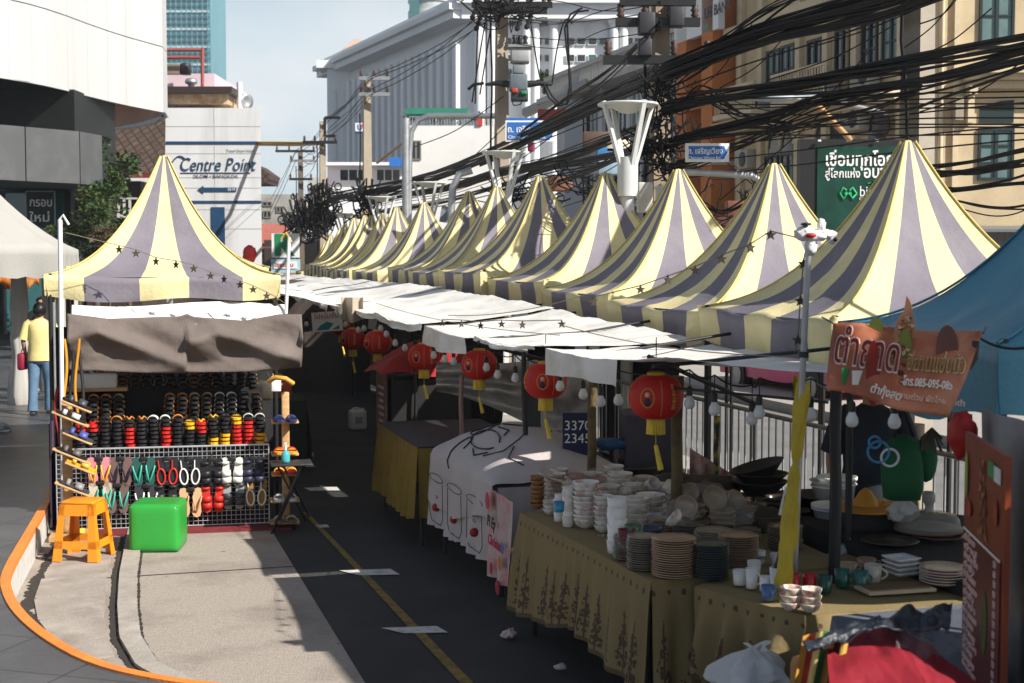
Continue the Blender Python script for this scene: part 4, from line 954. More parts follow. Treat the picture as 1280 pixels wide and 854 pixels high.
fl_m = M('floral_ceramic', (.78, .70, .58), .3, .06, 9, stain=(.45, .03, .03), stain_amt=1, stain_scale=22)
for k, (u, v) in enumerate(((991, 766), (1016, 768))):
    for j in range(3):
        p = G(u, v, TZ); lab = 'red flowered small bowl, %s from the top of the stack %s' % (ordn(3 - j), ['nearer the yellow wrapped post', 'nearer the black pole'][k])
        q = bowl_mb(.052, .042).build('bowl', fl_m, world=False); q.location = (p.x, p.y + .05, TZ + j * .034); q.rotation_euler = (0, 0, j + k); tag(q, lab, 'bowl', 'red flowered bowls')
sq = M('square_dish', (.72, .70, .67), .3, .04, 6)
for j in range(4):
    p = G(1131, 728, TZ); b = MB(); r = .07
    b.grid(lambda x, y: V(((x - .5) * 2 * r, (y - .5) * 2 * r, .004 + .02 * max(abs(x - .5), abs(y - .5)) ** 4 * 16)), 12, 12)
    q = b.build('square_dish', sq, world=False, solid=.006); q.location = (p.x, p.y + .07, TZ + .02 + .024 * j); q.rotation_euler = (0, 0, R_(20 + j)); tag(q, 'white square dish, %s from the top of its stack' % ordn(4 - j), 'dish', 'stack of square dishes')
for j in range(6):
    p = G(1186, 740, TZ); crockery('plate', .115, .016, (200, 180, 170), (p.x, p.y + .1, TZ + .02 + .014 * j), 'pale pink plate beside the orange menu board, %s from the top' % ordn(6 - j), 'pink plates', 'plate', 'plate')
for k, (u, v, r, c2, lab) in enumerate(((1118, 700, .16, (70, 65, 60), 'big dark round tray on the end table'), (1178, 693, .15, (120, 85, 80), 'wide dusky pink plate near the menu board'))):
    p = G(u, v, TZ); crockery('plate', r, .02, c2, (p.x, p.y + .1, TZ + .07), lab, None, 'tray', 'tray')
p = G(1122, 741, TZ); o = thing('flat_box', 'flat cream carton with a brown lid below the square dishes', 'box', (p.x, p.y + .05, TZ), .3)
MB().box((p.x, p.y + .05, TZ + .01), (.36, .16, .016), R=Matrix.Rotation(.25, 3, 'Z')).build('box_body', C(190, 175, 150), o); MB().box((p.x, p.y + .06, TZ + .0215), (.32, .13, .006), R=Matrix.Rotation(.25, 3, 'Z')).build('lid', C(110, 80, 55), o)
# glass cake stand
p = G(1168, 690, TZ); p = V((p.x, p.y + .12, TZ + .1)); o = thing('glass_dome', 'glass dome lid with a knob on a round board', 'cake dome', p)
MB().lathe([(.001, 0), (.19, 0), (.19, .02), (.001, .02)], p, 30).build('board', C(120, 105, 95), o)
MB().lathe([(.175, .022), (.172, .06), (.15, .09), (.09, .105), (.03, .11)], p, 30).build('dome', M('smoky_glass', (.35, .33, .31), .1, .05, 4, alpha=.45), o)
MB().lathe([(.03, .105), (.02, .13), (.026, .15), (.036, .165), (.036, .2), (.028, .22), (.001, .222)], p, 18).build('knob', C(170, 165, 158, 30), o)
# back shelf: crate, hat, buckets, bags
p = P(1094, 680, 8.3); o = thing('plastic_crate', 'black crate full of yellow sweets under the straw hat', 'crate', (p.x, p.y, .84))
MB().rbox((p.x, p.y, p.z + .1), (.40, .32, .22), .01).build('crate_body', C(24, 26, 32), o); MB().box((p.x + .02, p.y - .163, p.z + .06), (.3, .006, .05)).build('label_strip', C(40, 85, 115), o)
b = MB()
for k in range(60): b.rbox((p.x + random.uniform(-.17, .17), p.y + random.uniform(-.13, .13), p.z + .215 + random.uniform(0, .03)), (.035, .03, .02), .006, R=Matrix.Rotation(random.random() * 3, 3, 'X'))
tag(b.build('sweets', C(205, 150, 40)), 'heap of yellow sweets in the black crate', 'sweets', kind='stuff')
p = P(1082, 636, 8.15); o = thing('straw_hat', 'yellow ochre wide brimmed hat lying over the crate', 'hat', p)
MB().lathe([(.2, .0), (.19, .01), (.12, .0), (.075, .02)], p, 26, wob=lambda a, z: 1 + .03 * math.sin(3 * a)).build('brim', C(190, 125, 45), o, solid=.004); MB().lathe([(.076, .018), (.06, .06), (.035, .10), (.012, .12), (.001, .122)], p, 20).build('crown', C(200, 135, 40), o)
for k, (u, v, Y, r, h) in enumerate(((1040, 612, 8.9, .13, .11), (1046, 612, 8.9, .12, .17), (1040, 640, 8.6, .12, .1))):
    p = P(u, v, Y); o = thing('bucket', ['wide white basin behind the black pole', 'white bucket stacked by the black pole', 'low white tub under the bucket'][k], 'bucket', (p.x, p.y, p.z - h / 2))
    MB().lathe([(.001, .002), (r * .85, 0), (r, h), (r * 1.06, h), (r * 1.06, h - .02), (r, h - .02)] if k else [(.001, .002), (r * .8, 0), (r, h), (r * 1.1, h + .005), (r * .97, h - .01), (r * .78, .01), (.001, .01)], (p.x, p.y, p.z - h / 2), 24).build('bucket_body', white_plastic, o)
    MB().tube([V((p.x + r * math.cos(a), p.y + r * math.sin(a), p.z - h / 2 + h * .72)) for a in [i * math.pi / 12 for i in range(25)]], .006, 5).build('band', white_plastic, o)
MB_ = MB(); p = P(1043, 650, 8.8)
draped_table('goods_shelf', 'low dark shelf behind the end table with buckets and hat', [P(985, 640, 8.7), P(1215, 640, 8.0), P(1225, 640, 8.6), P(1000, 640, 9.3)], .84, .75, blk_cloth, 'shelf', seed=12, clothlabel='black cloth over the low shelf by the barriers')
bag_m = M('white_bag_film', (.80, .80, .79), .3, .04, 9, .5, 40, trans=.45)
def plastic_bag(p, r, label, squash=1.0, mat=None, ears=True):
    o = thing('plastic_bag', label, 'plastic bag', V(p) - UP * r)
    p = V(p); b = MB(); h = r * 1.7 * squash
    def bgf(x, y):
        a = 2 * math.pi * x; z = y ** .9; rr = r * interp([(0, .05), (.08, .85), (.25, 1.05), (.5, .95), (.72, .62), (.88, .2), (.93, .16), (1, .34)], y)
        k = 1 + (.10 + .12 * y) * math.sin(5 * a + 4 * y + p.x * 9) + .09 * math.sin(9 * a - 3 * y) + .22 * noise.noise(V((math.cos(a) * 1.6 + p.x * 7, math.sin(a) * 1.6, y * 3))) - .16 * abs(noise.noise(V((math.cos(a) * 4, math.sin(a) * 4 + p.y * 5, y * 5))))
        return p + V((rr * k * math.cos(a) + .25 * r * y * y, rr * k * math.sin(a), -r * .8 * squash + h * z * (1 + .25 * y * .3 * math.sin(2 * a + 1) * y)))
    b.grid(bgf, 60, 40); b.build('bag_body', mat or bag_m, o)
    if ears:
        for s in (-1, 1):
            b = MB(); b.grid(lambda x, y: V(p) + V((s * r * .3 + (x - .5) * r * .5 * (1 - .6 * y) + s * r * .3 * y, .02 * math.sin(6 * x), r * squash * .6 + r * .9 * y)), 6, 6); b.build('handle', mat or bag_m, o)
    return o
plastic_bag(P(1127, 638, 8.0), .085, 'knotted white plastic bag beside the straw hat')
plastic_bag(P(1053, 690, 7.9), .06, 'small crumpled white bag behind the green mugs', .8)
plastic_bag(P(935, 838, 6.3), .16, 'big white plastic bag on the ground before the olive cloth', .8, ears=False)
plastic_bag(V((.28, 8.2, .03)), .035, 'scrap of white plastic on the road under the cloth', .6, ears=False)
plastic_bag(V((-.02, 8.9, .04)), .05, 'red and white wrapper lying under the table hem', .7, mat=M('redwhite', (.6, .5, .48), .4, .3, 5, stain=(.5, .03, .04), stain_amt=1, stain_scale=10), ears=False)
plastic_bag(P(748, 676, 8.3), .06, 'crumpled foil wrapper at the edge of the olive cloth', .6, mat=M('foil', (.5, .45, .42), .3, .6, 12, .6, 30, stain=(.08, .05, .03), stain_amt=1, stain_scale=14), ears=False)
# green jacket hanging up
gm = M('green_cloth', (.012, .10, .035), .8, .2, 4, .3, 20)
p = P(1128, 580, 7.75); o = thing('hanging_bag', 'dark green rucksack hanging behind the white bag', 'bag', p)
MB().lathe([(.02, -.2), (.1, -.19), (.12, -.1), (.12, .02), (.09, .12), (.03, .16), (.001, .165)], p, 18, wob=lambda a, z: 1 + .08 * math.sin(4 * a + 9 * z)).build('bag_body', gm, o)
MB().sphere(p + V((.13, 0, .03)), .07, 12, sc=(.9, 1, 1.9)).build('pocket', gm, o)
MB().tube([p + V((-.05, 0, .14)), p + V((0, 0, .3)), p + V((.06, 0, .15))], .01, 6).build('strap', blk_cloth, o)

# white cloth covered table, pink cloth, yellow draped table along the street
drw = M('ink_line', (.012, .012, .013), .7)
wc = M('white_cloth', (.46, .415, .41), .85, .05, 3, .2, 40, stain=(.45, .4, .4), stain_amt=.4)
a2 = G(541, 580, .72); q0 = V((-.62, 11.6, 0)); q1 = V((-.10, 9.95, 0))
draped_table('market_table', 'table hidden under a white cloth with inked line drawings', [q0, q1, q1 + E * 1.0, q0 + E * 1.0], .80, .55, wc, 'table', seed=21, open_sides=(2,), fold=.03, clothname='drape', clothlabel='lower white cloth with jam jar drawings, hanging to the road')
b = MB()
def heap(x, y):
    p = (q0 - E * .05).lerp(q1 - E * .05 - D * .03, x) + E * (1.12 * (1 - y))
    h = .83 + .30 * math.sin(math.pi * min(1, (1 - y) * 1.05)) ** .6 * max(0, math.sin(math.pi * min(1, x * .88 + .12))) ** .6 + .03 * noise.noise(V((x * 5, y * 5, 2)))
    return V((p.x, p.y, h))
def heapfn(x, y):
    yy = y * 1.45
    if yy <= 1: return heap(x, yy)
    p = heap(x, 1); q = (yy - 1) / .45; return p - E * (.03 * math.sin(17 * x) * q + .02 * q) - UP * ((.34 + .08 * math.sin(5 * x)) * q)
b.grid(heapfn, 50, 40); o = b.build('white_sheet', wc); tag(o, 'white sheet with thick black line drawings over a heap of goods', 'sheet')
def drawn(fn, strokes, parent, r=.007, name='drawing', mat=None):
    b = MB()
    for st in strokes: b.tube([fn(x, y) for x, y in st], r, 4)
    return b.build(name, mat or drw, parent)
def ell(cx, cy, a, b_, t0=0, t1=6.283, n=16): return [(cx + a * math.cos(t0 + (t1 - t0) * i / n), cy + b_ * math.sin(t0 + (t1 - t0) * i / n)) for i in range(n + 1)]
hf = lambda x, y: heapfn(x, y) + V((-.004, -.004, .006))
drawn(hf, [ell(.32, .50, .09, .07), [(.40, .44), (.48, .36), (.56, .25)], ell(.5, .56, .16, .05, .2, 5.8), [(.62, .40), (.7, .46), (.74, .55), (.66, .62)], ell(.36, .66, .05, .08, 2, 6), [(.74, .5), (.84, .56), (.93, .52)], [(.2, .3), (.28, .22), (.36, .28)], [(.45, .48), (.55, .46), (.6, .5)], [(.5, .62), (.58, .64), (.66, .60)]], o, .0058)
fr = lambda x, y: q0.lerp(q1, x) - E * .075 + V((0, 0, .26 + .5 * y))
b = MB(); dl = bpy.data.objects['drape'] if 'drape' in bpy.data.objects else None
jars = []
for cx in (.16, .48, .8): jars += [[(cx - .11, .75), (cx - .12, .2), (cx - .08, .08), (cx + .08, .08), (cx + .12, .2), (cx + .11, .75)], ell(cx, .80, .12, .06), ell(cx, .5, .02, .02)]
drawn(fr, jars, dl, .0028)
for cx in (.16, .48, .8): MB().sphere(fr(cx, .33), .035, 10).build('red_print', C(150, 25, 30), dl)
pk = M('pink_print_cloth', (.52, .42, .40), .85, .3, 3, .2, 40, stain=(.5, .10, .12), stain_amt=.9, stain_scale=6)
pa = G(604, 690, .2); p_t = V((-.02, 9.75, 0)); p_e = V((.12, 9.2, 0)) 
b = MB(); b.grid(lambda x, y: V((-.06, 9.85, 0)).lerp(V((.10, 9.28, 0)), x) - E * (.10 + .03 * math.sin(14 * x + 2 * y) * (1.2 - y)) + V((0, 0, .22 + .60 * y)), 24, 10)
o = b.build('pink_cloth', pk); tag(o, 'pastel printed cloth with red and black lettering between two tables', 'cloth')
rt = (V((.10, 9.28, 0)) - V((-.06, 9.85, 0))).normalized(); og = V((-.06, 9.85, 0)) - E * .14
text('Pi Ey', og + rt * .08 + UP * .58, rt, UP, .11, drw, o, bold=.01, shear=.2); text('Christmas', og + rt * .10 + UP * .46, rt, UP, .10, C(190, 40, 70), o, bold=.01, shear=.2, width=.4)
for (x, z, r, cc) in ((.1, .75, .06, 0), (.48, .5, .035, 1), (.42, .38, .05, 2), (.2, .3, .045, 0), (.35, .2, .05, 0)): MB().lathe([(.001, .004), (r, .002)], og + rt * x + UP * z, 14, R=basis(rt, UP).to_3x3()).build('print', [C(175, 45, 60), C(40, 110, 170), C(200, 110, 30)][cc], o)
yd = M('mustard_cloth', (.20, .13, .018), .85, .2, 3, .2, 40, stain=(.12, .07, .01), stain_amt=.6)
y0 = V((-1.28, 13.6, 0)); y1 = V((-.78, 11.75, 0))
draped_table('market_table', 'table with a mustard cloth skirt beyond the white cloth', [y0, y1, y1 + E * 1.0, y0 + E * 1.0], .84, .6, yd, 'table', seed=31, open_sides=(2,), fold=.05, clothlabel='mustard tablecloth with a dark top beyond the white drawings')
b = MB(); b.prism([(p.x, p.y) for p in (y0, y1, y1 + E * 1.0, y0 + E * 1.0)], .012, Matrix.Translation((0, 0, .842))); tag(b.build('table_sheet', C(38, 42, 50)), 'dark blue grey sheet on the mustard table', 'sheet')
# red umbrella covered cart with a menu on its side
ra = V((-1.45, 15.4, 0)); o = thing('food_cart', 'dark food cart under a red cloth hood', 'food cart', (-1.1, 15.2, 0), RA)
Rr = Matrix((E, D, UP)).transposed(); cc = V((-.95, 15.1, 0))
MB().box(cc + UP * .62, (.85, .8, 1.1), R=Rr).build('body', C(28, 24, 24), o)
b = MB(); red_cl = M('red_cloth', (.30, .012, .012), .7, .15, 4, .2, 20)
b.grid(lambda x, y: cc + E * ((x - .5) * 1.1) + D * ((y - .5) * 1.0) + UP * (1.55 - .32 * max(abs(x - .5), abs(y - .5)) ** 1.6 * 3 + .03 * math.sin(9 * x + 5 * y)), 16, 16); b.build('hood', red_cl, o)
for s in ((-.4, -.35), (.4, -.35), (-.4, .35), (.4, .35)): MB().cyl(cc + E * s[0] + D * s[1], cc + E * s[0] + D * s[1] + UP * 1.3, .015, n=6).build('post', black_met, o)
mb_ = thing('menu_board', 'tall dark menu board leaning against the red hooded cart', 'menu board', cc - E * .5 - D * .3, RA)
MB().box(cc - E * .47 - D * .12 + UP * .72, (.02, .5, 1.05), R=Rr).build('board', M('menu_print', (.10, .06, .05), .5, .5, 6, stain=(.3, .12, .08), stain_amt=.8, stain_scale=4), mb_)
for i in range(9): MB().box(cc - E * .482 - D * .14 + UP * (1.08 - .07 * i), (.004, .30 - .05 * (i % 3), .025), R=Rr).build('menu_line', C(170, 160, 150), mb_)
for i in range(3): MB().box(cc - E * .482 - D * .12 + UP * (.42 - .09 * i), (.004, .42, .05), R=Rr).build('price_line', C(200, 150, 30), mb_)
p = G(446, 538, 0); o = thing('jerry_can', 'white plastic jerry can on the sunlit strip of road', 'jerry can', (p.x, p.y + .12, 0), RA)
pc = V((p.x, p.y + .12, .14)); MB().rbox(pc, (.24, .2, .28), .035, R=Rr, seg=3).build('can_body', white_plastic, o); b = MB(); b.cyl(pc + UP * .14 + V((.07, 0, 0)), pc + UP * .165 + V((.07, 0, 0)), .025, n=12); b.build('cap', white_plastic, o)
MB().box(pc - D * .101, (.1, .004, .1), R=Rr).build('label', C(150, 170, 185), o)
MB().tube([pc + UP * .135 + V((-.09, 0, 0)), pc + UP * .165 + V((-.05, 0, 0)), pc + UP * .165 + V((.01, 0, 0)), pc + UP * .135 + V((.04, 0, 0))], .012, 6).build('handle', white_plastic, o)
# ------------------------------------------------------------------ lanterns and bulbs
lant = [(820, 496, 8.1, 'largest red lantern, hanging beside the yellow wrapped post'), (682, 476, 10.25, 'red lantern with printed faces, hanging above the white bowls'), (599, 456, 12.3, 'red lantern hanging over the white sheet with drawings'),
        (530, 446, 14.1, 'red lantern hanging between the red hooded cart and the white sheet'), (472, 428, 15.8, 'red lantern above the red hooded cart'), (441, 424, 17.6, 'dim red lantern in the alley behind the one above the cart'), (428, 408, 19.5, 'small dark lantern deepest in the alley')]
L0 = None
def lantern(p, label):
    o = thing('paper_lantern', label, 'lantern', p, 0, 'red lanterns along the awnings')
    prof = [(.001, -.128)] + [(.155 * math.sqrt(max(0, 1 - (z / .135) ** 2)) ** .8 + (.0022 if i % 2 else -.0022) + .002, z) for i, z in enumerate([-.124 + .248 * k / 36 for k in range(37)])] + [(.001, .128)]
    MB().lathe(prof, p, 30).build('shade', red_m, o)
    for dz_ in (.118, -.142): MB().lathe([(.05, 0), (.055, .012), (.05, .024), (.044, .012), (.05, 0)], p + UP * dz_, 18).build('rim', gold_m, o)
    b = MB(); b.tube([p + V((-.05, 0, .14)), p + V((0, 0, .2)), p + V((.05, 0, .14))], .004, 5); b.tube([p + UP * .2, p + UP * .34], .003, 4); b.build('hanger', black_met, o)
    b = MB()
    for k in range(26):
        a = k * 2 * math.pi / 26; q = p + V((.046 * math.cos(a), .046 * math.sin(a), -.13)); b.tube([q, q + V((.004 * math.cos(a * 5), .004 * math.sin(a * 3), -.085))], .0062, 4)
    b.build('fringe', tassel_m, o)
    MB().tube([p - UP * .14, p - UP * .30], .0025, 4).build('cord', tassel_m, o)
    MB().cyl(p - UP * .28, p - UP * .42 + V((.03, 0, 0)), .012, .017, 8).build('tassel', tassel_m, o)
    # gold print: vertical rows of brush marks and two small figures
    def onsph(a, z, e=.003): r = .155 * math.sqrt(max(0, 1 - (z / .135) ** 2)) ** .8 + e; return p + V((r * math.sin(a), -r * math.cos(a), z))
    for a0 in (.62, 2.7, 4.7):
        b = MB()
        for r_ in range(4):
            z0 = .065 - r_ * .037
            for st in (((-.05, .012), (.05, .012)), ((-.05, -.002), (.06, -.002)), ((0, .018), (0, -.012)), ((-.05, -.013), (.05, -.010)), ((-.045, .006), (-.05, -.012))):
                b.tube([onsph(a0 + x * 1.5, z0 + z) for x, z in st], .0026, 4)
        b.build('gold_print', gold_m, o)
    for a0 in (.12, 1.6, 3.8): MB().tube([onsph(a0, .1 - .2 * t) for t in [i / 8 for i in range(9)]], .002, 4).build('gold_line', gold_m, o)
    for a0 in (-.42, 2.0):
        MB().tube([onsph(a0 + .26 * math.cos(t), .005 + .055 * math.sin(t)) for t in [i * math.pi / 8 for i in range(17)]], .003, 4).build('gold_ring', gold_m, o)
        b = MB(); b.sphere(onsph(a0, .022, -.004), .017, 10); b.sphere(onsph(a0, -.018, -.012), .026, 10, m=1)
        b.build('printed_figure', [C(225, 180, 150), C(40, 40, 60)], o)
    return o
for k, (u, v, Y, lab) in enumerate(lant):
    p = P(u, v, Y)
    if k == 0: L0 = lantern(p, lab)
    else:
        c = dup(L0, None, p, random.uniform(-.7, .3), lab)
Yb = [(893, 7.7), (820, 8.3), (682, 10.2), (599, 12.3), (530, 14), (472, 15.7), (430, 17.5), (383, 18.5)]
bulbs = [(893, 508), (949, 512), (1013, 515), (700, 480), (729, 490), (751, 499), (773, 497), (644, 470), (660, 478), (608, 457), (622, 466), (567, 450), (556, 447), (542, 442), (506, 433), (494, 427), (483, 416), (476, 409), (455, 409), (448, 411), (432, 404), (383, 404), (1065, 521), (1118, 523), (940, 520), (862, 500)]
B0 = None
def bulb(p, label):
    o = thing('light_bulb', label, 'light bulb', p, 0, 'bulbs strung under the awnings')
    MB().lathe([(.001, -.052), (.016, -.05), (.027, -.04), (.0315, -.024), (.029, -.006), (.02, .012), (.0155, .026), (.001, .027)], p, 16).build('glass', bulb_m, o)
    MB().lathe([(.017, .024), (.018, .06), (.012, .075), (.003, .08), (.003, .17)], p, 12).build('socket', black_met, o)
    return o
near = {893: 'unlit white bulb beside the largest lantern', 949: 'unlit white bulb in front of the steel barriers', 1013: 'unlit white bulb by the yellow wrapped post', 1065: 'unlit white bulb under the orange banner near the black pole', 1118: 'unlit white bulb under the middle of the orange banner'}
pts_ = []
for k, (u, v) in enumerate(bulbs):
    Y = {1065: 6.9, 1118: 6.8, 1013: 7.2, 949: 7.6}.get(u) or interp(Yb, u)
    p = P(u, v, Y); pts_.append(p)
    lab = near.get(u) or 'unlit white bulb under the awnings, %s of the string counting from the largest lantern' % ordn(k + 1)
    if B0 is None: B0 = bulb(p, lab)
    else: dup(B0, None, p, label=lab)
def sagged(p, q, sag, n=10): return [p.lerp(q, i / n) - UP * (sag * 4 * (i / n) * (1 - i / n)) for i in range(n + 1)]
order = sorted(pts_, key=lambda p: -p.x)
b = MB()
for p, q in zip(order, order[1:]): b.tube(sagged(p + UP * .17, q + UP * .17, .03, 6), .005, 5)
tag(b.build('bulb_cable', cable_m), 'black cable carrying the string of bulbs under the awnings', 'cable')

# ------------------------------------------------------------------ posts and spars that hold the awnings
def pole(name, lab, p0, p1, r, m, cat='post', extra=None):
    o = tag(MB().tube([p0.lerp(p1, i / 6) + V((.006 * math.sin(i * 2.1), .004 * math.cos(i * 1.3), 0)) for i in range(7)], r, 8).build(name, m), lab, cat); return o
bark = M('knotty_wood', (.13, .09, .035), .85, .5, 7, .5, 25, stain=(.03, .025, .02), stain_amt=.8, stain_scale=6)
def G0(u, v, Y, z=0): q = P(u, v, Y); return V((q.x, q.y, z))
pole('wooden_post', 'knotty wooden post beside the largest lantern', G0(842, 600, 8.45), P(848, 470, 8.45), .035, bark)
pole('wooden_post', 'knotty wooden post behind the bulbs above the ochre bowls', G0(735, 590, 9.9), P(742, 470, 9.9), .032, bark)
pole('wooden_post', 'thin post by the white sheet with drawings', G0(658, 590, 10.6), P(655, 440, 10.6), .02, black_met)
pole('black_post', 'black metal post at the end table with cups', G0(1043, 700, 7.15), P(1046, 468, 7.15), .03, black_met)
pole('black_post', 'thin black and yellow taped post by the barriers', G0(893, 590, 9.6), P(897, 520, 9.6), .02, M('taped', (.02, .02, .02), .5, .2, 8, stain=(.6, .45, .05), stain_amt=1, stain_scale=9))
pole('black_post', 'black post in the alley by the red hooded cart', G0(520, 545, 14.6), P(519, 425, 14.6), .02, black_met)
pole('wooden_post', 'pale taped pole between red lanterns over the mustard table', G0(575, 560, 12.4), P(577, 470, 12.4), .02, C(150, 120, 110))
pole('awning_spar', 'black spar sloping down from the awning beside the largest lantern', P(811, 446, 7.9), P(952, 508, 8.9), .014, black_met, 'spar')
pole('awning_spar', 'black spar sloping under the second awning', P(598, 428, 10.7), P(708, 458, 11.6), .016, black_met, 'spar')
pole('awning_spar', 'thin cross bar from the wooden post to the metal pole', P(790, 480, 8.2), P(1035, 503, 7.3), .008, black_met, 'spar')
for i, (s0, z0) in enumerate(((.0, 1.92), (1.6, 1.84), (3.3, 1.82), (5.15, 1.85), (7.2, 1.88), (9.3, 1.9), (11.4, 1.92), (13.8, 1.92), (16.4, 1.93), (20, 1.95))):
    a = outer(s0, z0 + .02, .02); c = inner(s0, 2.02); a = a + V((0, 0, -.11)); c = c - UP * .09
    pole('awning_pole', 'dark pole under the %s seam between awnings along the row' % ordn(i + 1), a + E * .04, c + E * .2, .011, black_met, 'spar')
# metal pole with a knotted white cloth, and the post wrapped in yellow cloth
p0 = P(992, 692, 7.12); p1 = P(1012, 286, 7.0); g0 = V((p0.x - .02, p0.y, .0))
o = thing('metal_pole', 'slanting grey metal pole with white cloth knotted at its tip', 'pole', g0)
MB().cyl(g0, p0.lerp(p1, .4), .019, n=10).build('lower_tube', grey_met, o); MB().cyl(p0.lerp(p1, .4), p1, .0155, n=10).build('upper_tube', grey_met, o)
for t in (.41, .62): q = p0.lerp(p1, t); MB().cyl(q - UP * .015, q + UP * .015, .026, n=10).build('clamp', black_met, o)
wr = M('white_rag', (.76, .75, .74), .7, .05, 9, .3, 30)
b = MB(); q = P(1014, 292, 7.0)
def blob(b, c, r, sc, sd):
    bm = bmesh.new(); bmesh.ops.create_icosphere(bm, subdivisions=3, radius=r); vs = []
    for w_ in bm.verts:
        d = w_.co.normalized(); k = 1 + .35 * noise.noise(d * 2.2 + V((sd, 0, 0))) + .15 * noise.noise(d * 6 + V((sd, 2, 0))); vs.append(c + V((w_.co.x * sc[0] * k, w_.co.y * sc[1] * k, w_.co.z * sc[2] * k)))
    b.add(vs, [[w_.index for w_ in f.verts] for f in bm.faces], 0, True); bm.free()
blob(b, q + V((-.03, 0, .0)), .05, (1.0, .7, .8), 1); blob(b, q + V((.02, 0, -.01)), .05, (1.2, .7, .6), 4); blob(b, q + V((.075, 0, -.005)), .035, (1.3, .7, .7), 7); blob(b, q + V((.105, 0, -.03)), .022, (1, .8, 1), 9); blob(b, q + V((.0, 0, -.06)), .03, (1, .7, 1.5), 11); blob(b, q + V((.05, 0, .04)), .025, (.8, .7, 1.4), 13)
rag = tag(b.build('knotted_cloth', wr), 'white cloth bundle knotted to the tip of the metal pole', 'cloth')
MB().sphere(q + V((-.012, -.045, -.01)), .022, 10, sc=(1.3, .5, .6)).build('red_patch', C(190, 40, 35), rag); MB().sphere(q + V((.112, -.03, -.03)), .012, 8).build('dark_knot', black_met, rag)
MB().sphere(q + V((-.03, -.02, .045)), .018, 8, sc=(1.6, .8, .5)).build('dark_fold', black_met, rag)
yw = M('yellow_wrap', (.52, .38, .03), .75, .15, 5, .3, 30, stain=(.3, .2, .03), stain_amt=.5)
o = thing('wrapped_post', 'post wrapped in twisted yellow cloth before the cups', 'post', G0(972, 780, 6.95))
a = P(974, 782, 6.75); c = P(1004, 478, 7.1)
b = MB()
def ywf(x, y):
    p = a.lerp(c, y); ang = 2 * math.pi * x; r = .030 + .016 * max(0, 1 - abs(y - .22) / .22) + .007 * math.sin(15 * y + 1) - .012 * math.exp(-((y - .1) / .02) ** 2) - .012 * math.exp(-((y - .66) / .02) ** 2)
    r *= 1 + .16 * math.sin(4 * ang + 22 * y) + .12 * math.sin(7 * ang - 31 * y) + .25 * noise.noise(V((math.cos(ang) * 1.5, math.sin(ang) * 1.5, y * 12)))
    return p + V((math.cos(ang) * r, math.sin(ang) * r, 0))
b.grid(ywf, 26, 70); b.build('cloth_wrap', yw, o)
b = MB(); b.grid(lambda x, y: a + V((-.05 + .13 * x + .05 * y, -.015 + .02 * math.sin(9 * x), .05 - .1 * y * (1 - .4 * x))), 8, 5); b.build('loose_end', yw, o)
MB().tube([P(968, 715, 6.88), P(985, 660, 6.90), P(992, 640, 6.98)], .01, 5).build('black_tie', black_met, o)
b = MB(); q1 = P(995, 440, 7.1); q2 = P(1010, 470, 7.1); b.grid(lambda x, y: P(991 + 16 * x, 470 + 26 * y, 7.12 + .03 * math.sin(8 * x)), 8, 8); b.build('top_fold', yw, o)
o = thing('price_card', 'paper price card with red and blue figures hanging on the yellow post', 'card', P(985, 628, 6.95))
pc_ = P(985, 628, 6.95); Rc = basis((1, 0, 0), V((.18, 0, 1)), pc_)
MB().box(pc_, (.065, .003, .14), R=Rc.to_3x3() @ Matrix.Rotation(R_(90), 3, 'X') if False else Matrix.Rotation(R_(12), 3, 'Y')).build('paper', white_paint, o)
text('120', pc_ + V((-.028, -.004, .01)), (1, 0, -.2), (.2, 0, 1), .04, C(60, 70, 120), o, bold=.02); text('100', pc_ + V((-.034, -.004, -.045)), (1, 0, -.2), (.2, 0, 1), .04, C(190, 50, 40), o, bold=.02)

# ------------------------------------------------------------------ food banner and menu board at the blue canopy
bn_m = M('banner_print', (.40, .105, .045), .45, .45, 4, stain=(.62, .30, .17), stain_amt=.9, stain_scale=3.2)
TL, TR, BR_, BL = P(1041, 404, 6.1), P(1229, 417, 5.8), P(1186, 525, 5.75), P(1033, 487, 6.05)
o = thing('food_banner', 'orange red printed food banner tied under the blue canopy', 'banner', (BL + BR_) / 2)
def bnf(x, y): 
    p = BL.lerp(BR_, x).lerp(TL.lerp(TR, x), y); return p + V((0, -.035 * math.sin(math.pi * x) * (1 - y) + .012 * math.sin(9 * x + 4 * y), .008 * math.sin(8 * x)))
b = MB(); b.grid(bnf, 40, 20); b.build('sheet', bn_m, o, solid=.004)
def ban_text(s, x, y, size, m, width=None, bold=.01, nm_='lettering', lift=.012):
    p = bnf(x, y); r_ = (bnf(min(1, x + .3), y) - p).normalized(); up_ = (bnf(x, min(1, y + .3)) - p).normalized(); n_ = r_.cross(up_).normalized()
    if n_.y > 0: n_ = -n_
    return text(s, p + n_ * lift, r_, up_ - r_ * up_.dot(r_), size, m, o, nm_, bold=bold, width=width)
wl = C(235, 225, 210); dr = C(130, 20, 15); org_ = C(215, 110, 40)
ban_text('ตำถาด', .035, .42, .20, wl, .30, .035, 'outline', .010); ban_text('ตำถาด', .038, .425, .198, dr, .292, .004, 'lettering', .016)
ban_text('อีสานแซ่บนัว', .57, .50, .10, C(235, 225, 190), .24, .03, 'outline', .010); ban_text('อีสานแซ่บนัว', .572, .502, .10, C(160, 110, 20), .235, .0, 'lettering', .016)
ban_text('โทร.085-095-085', .57, .30, .05, wl, .20, .02, 'lettering', .010); ban_text('จานด่วน ผัดไทย ส้มตำ', .56, .13, .035, C(225, 190, 160), .26, .01, 'lettering', .010); ban_text('ตำกุ้งสด', .34, .10, .05, wl, .13, .02, 'lettering', .010)
b = MB()
random.seed(5)
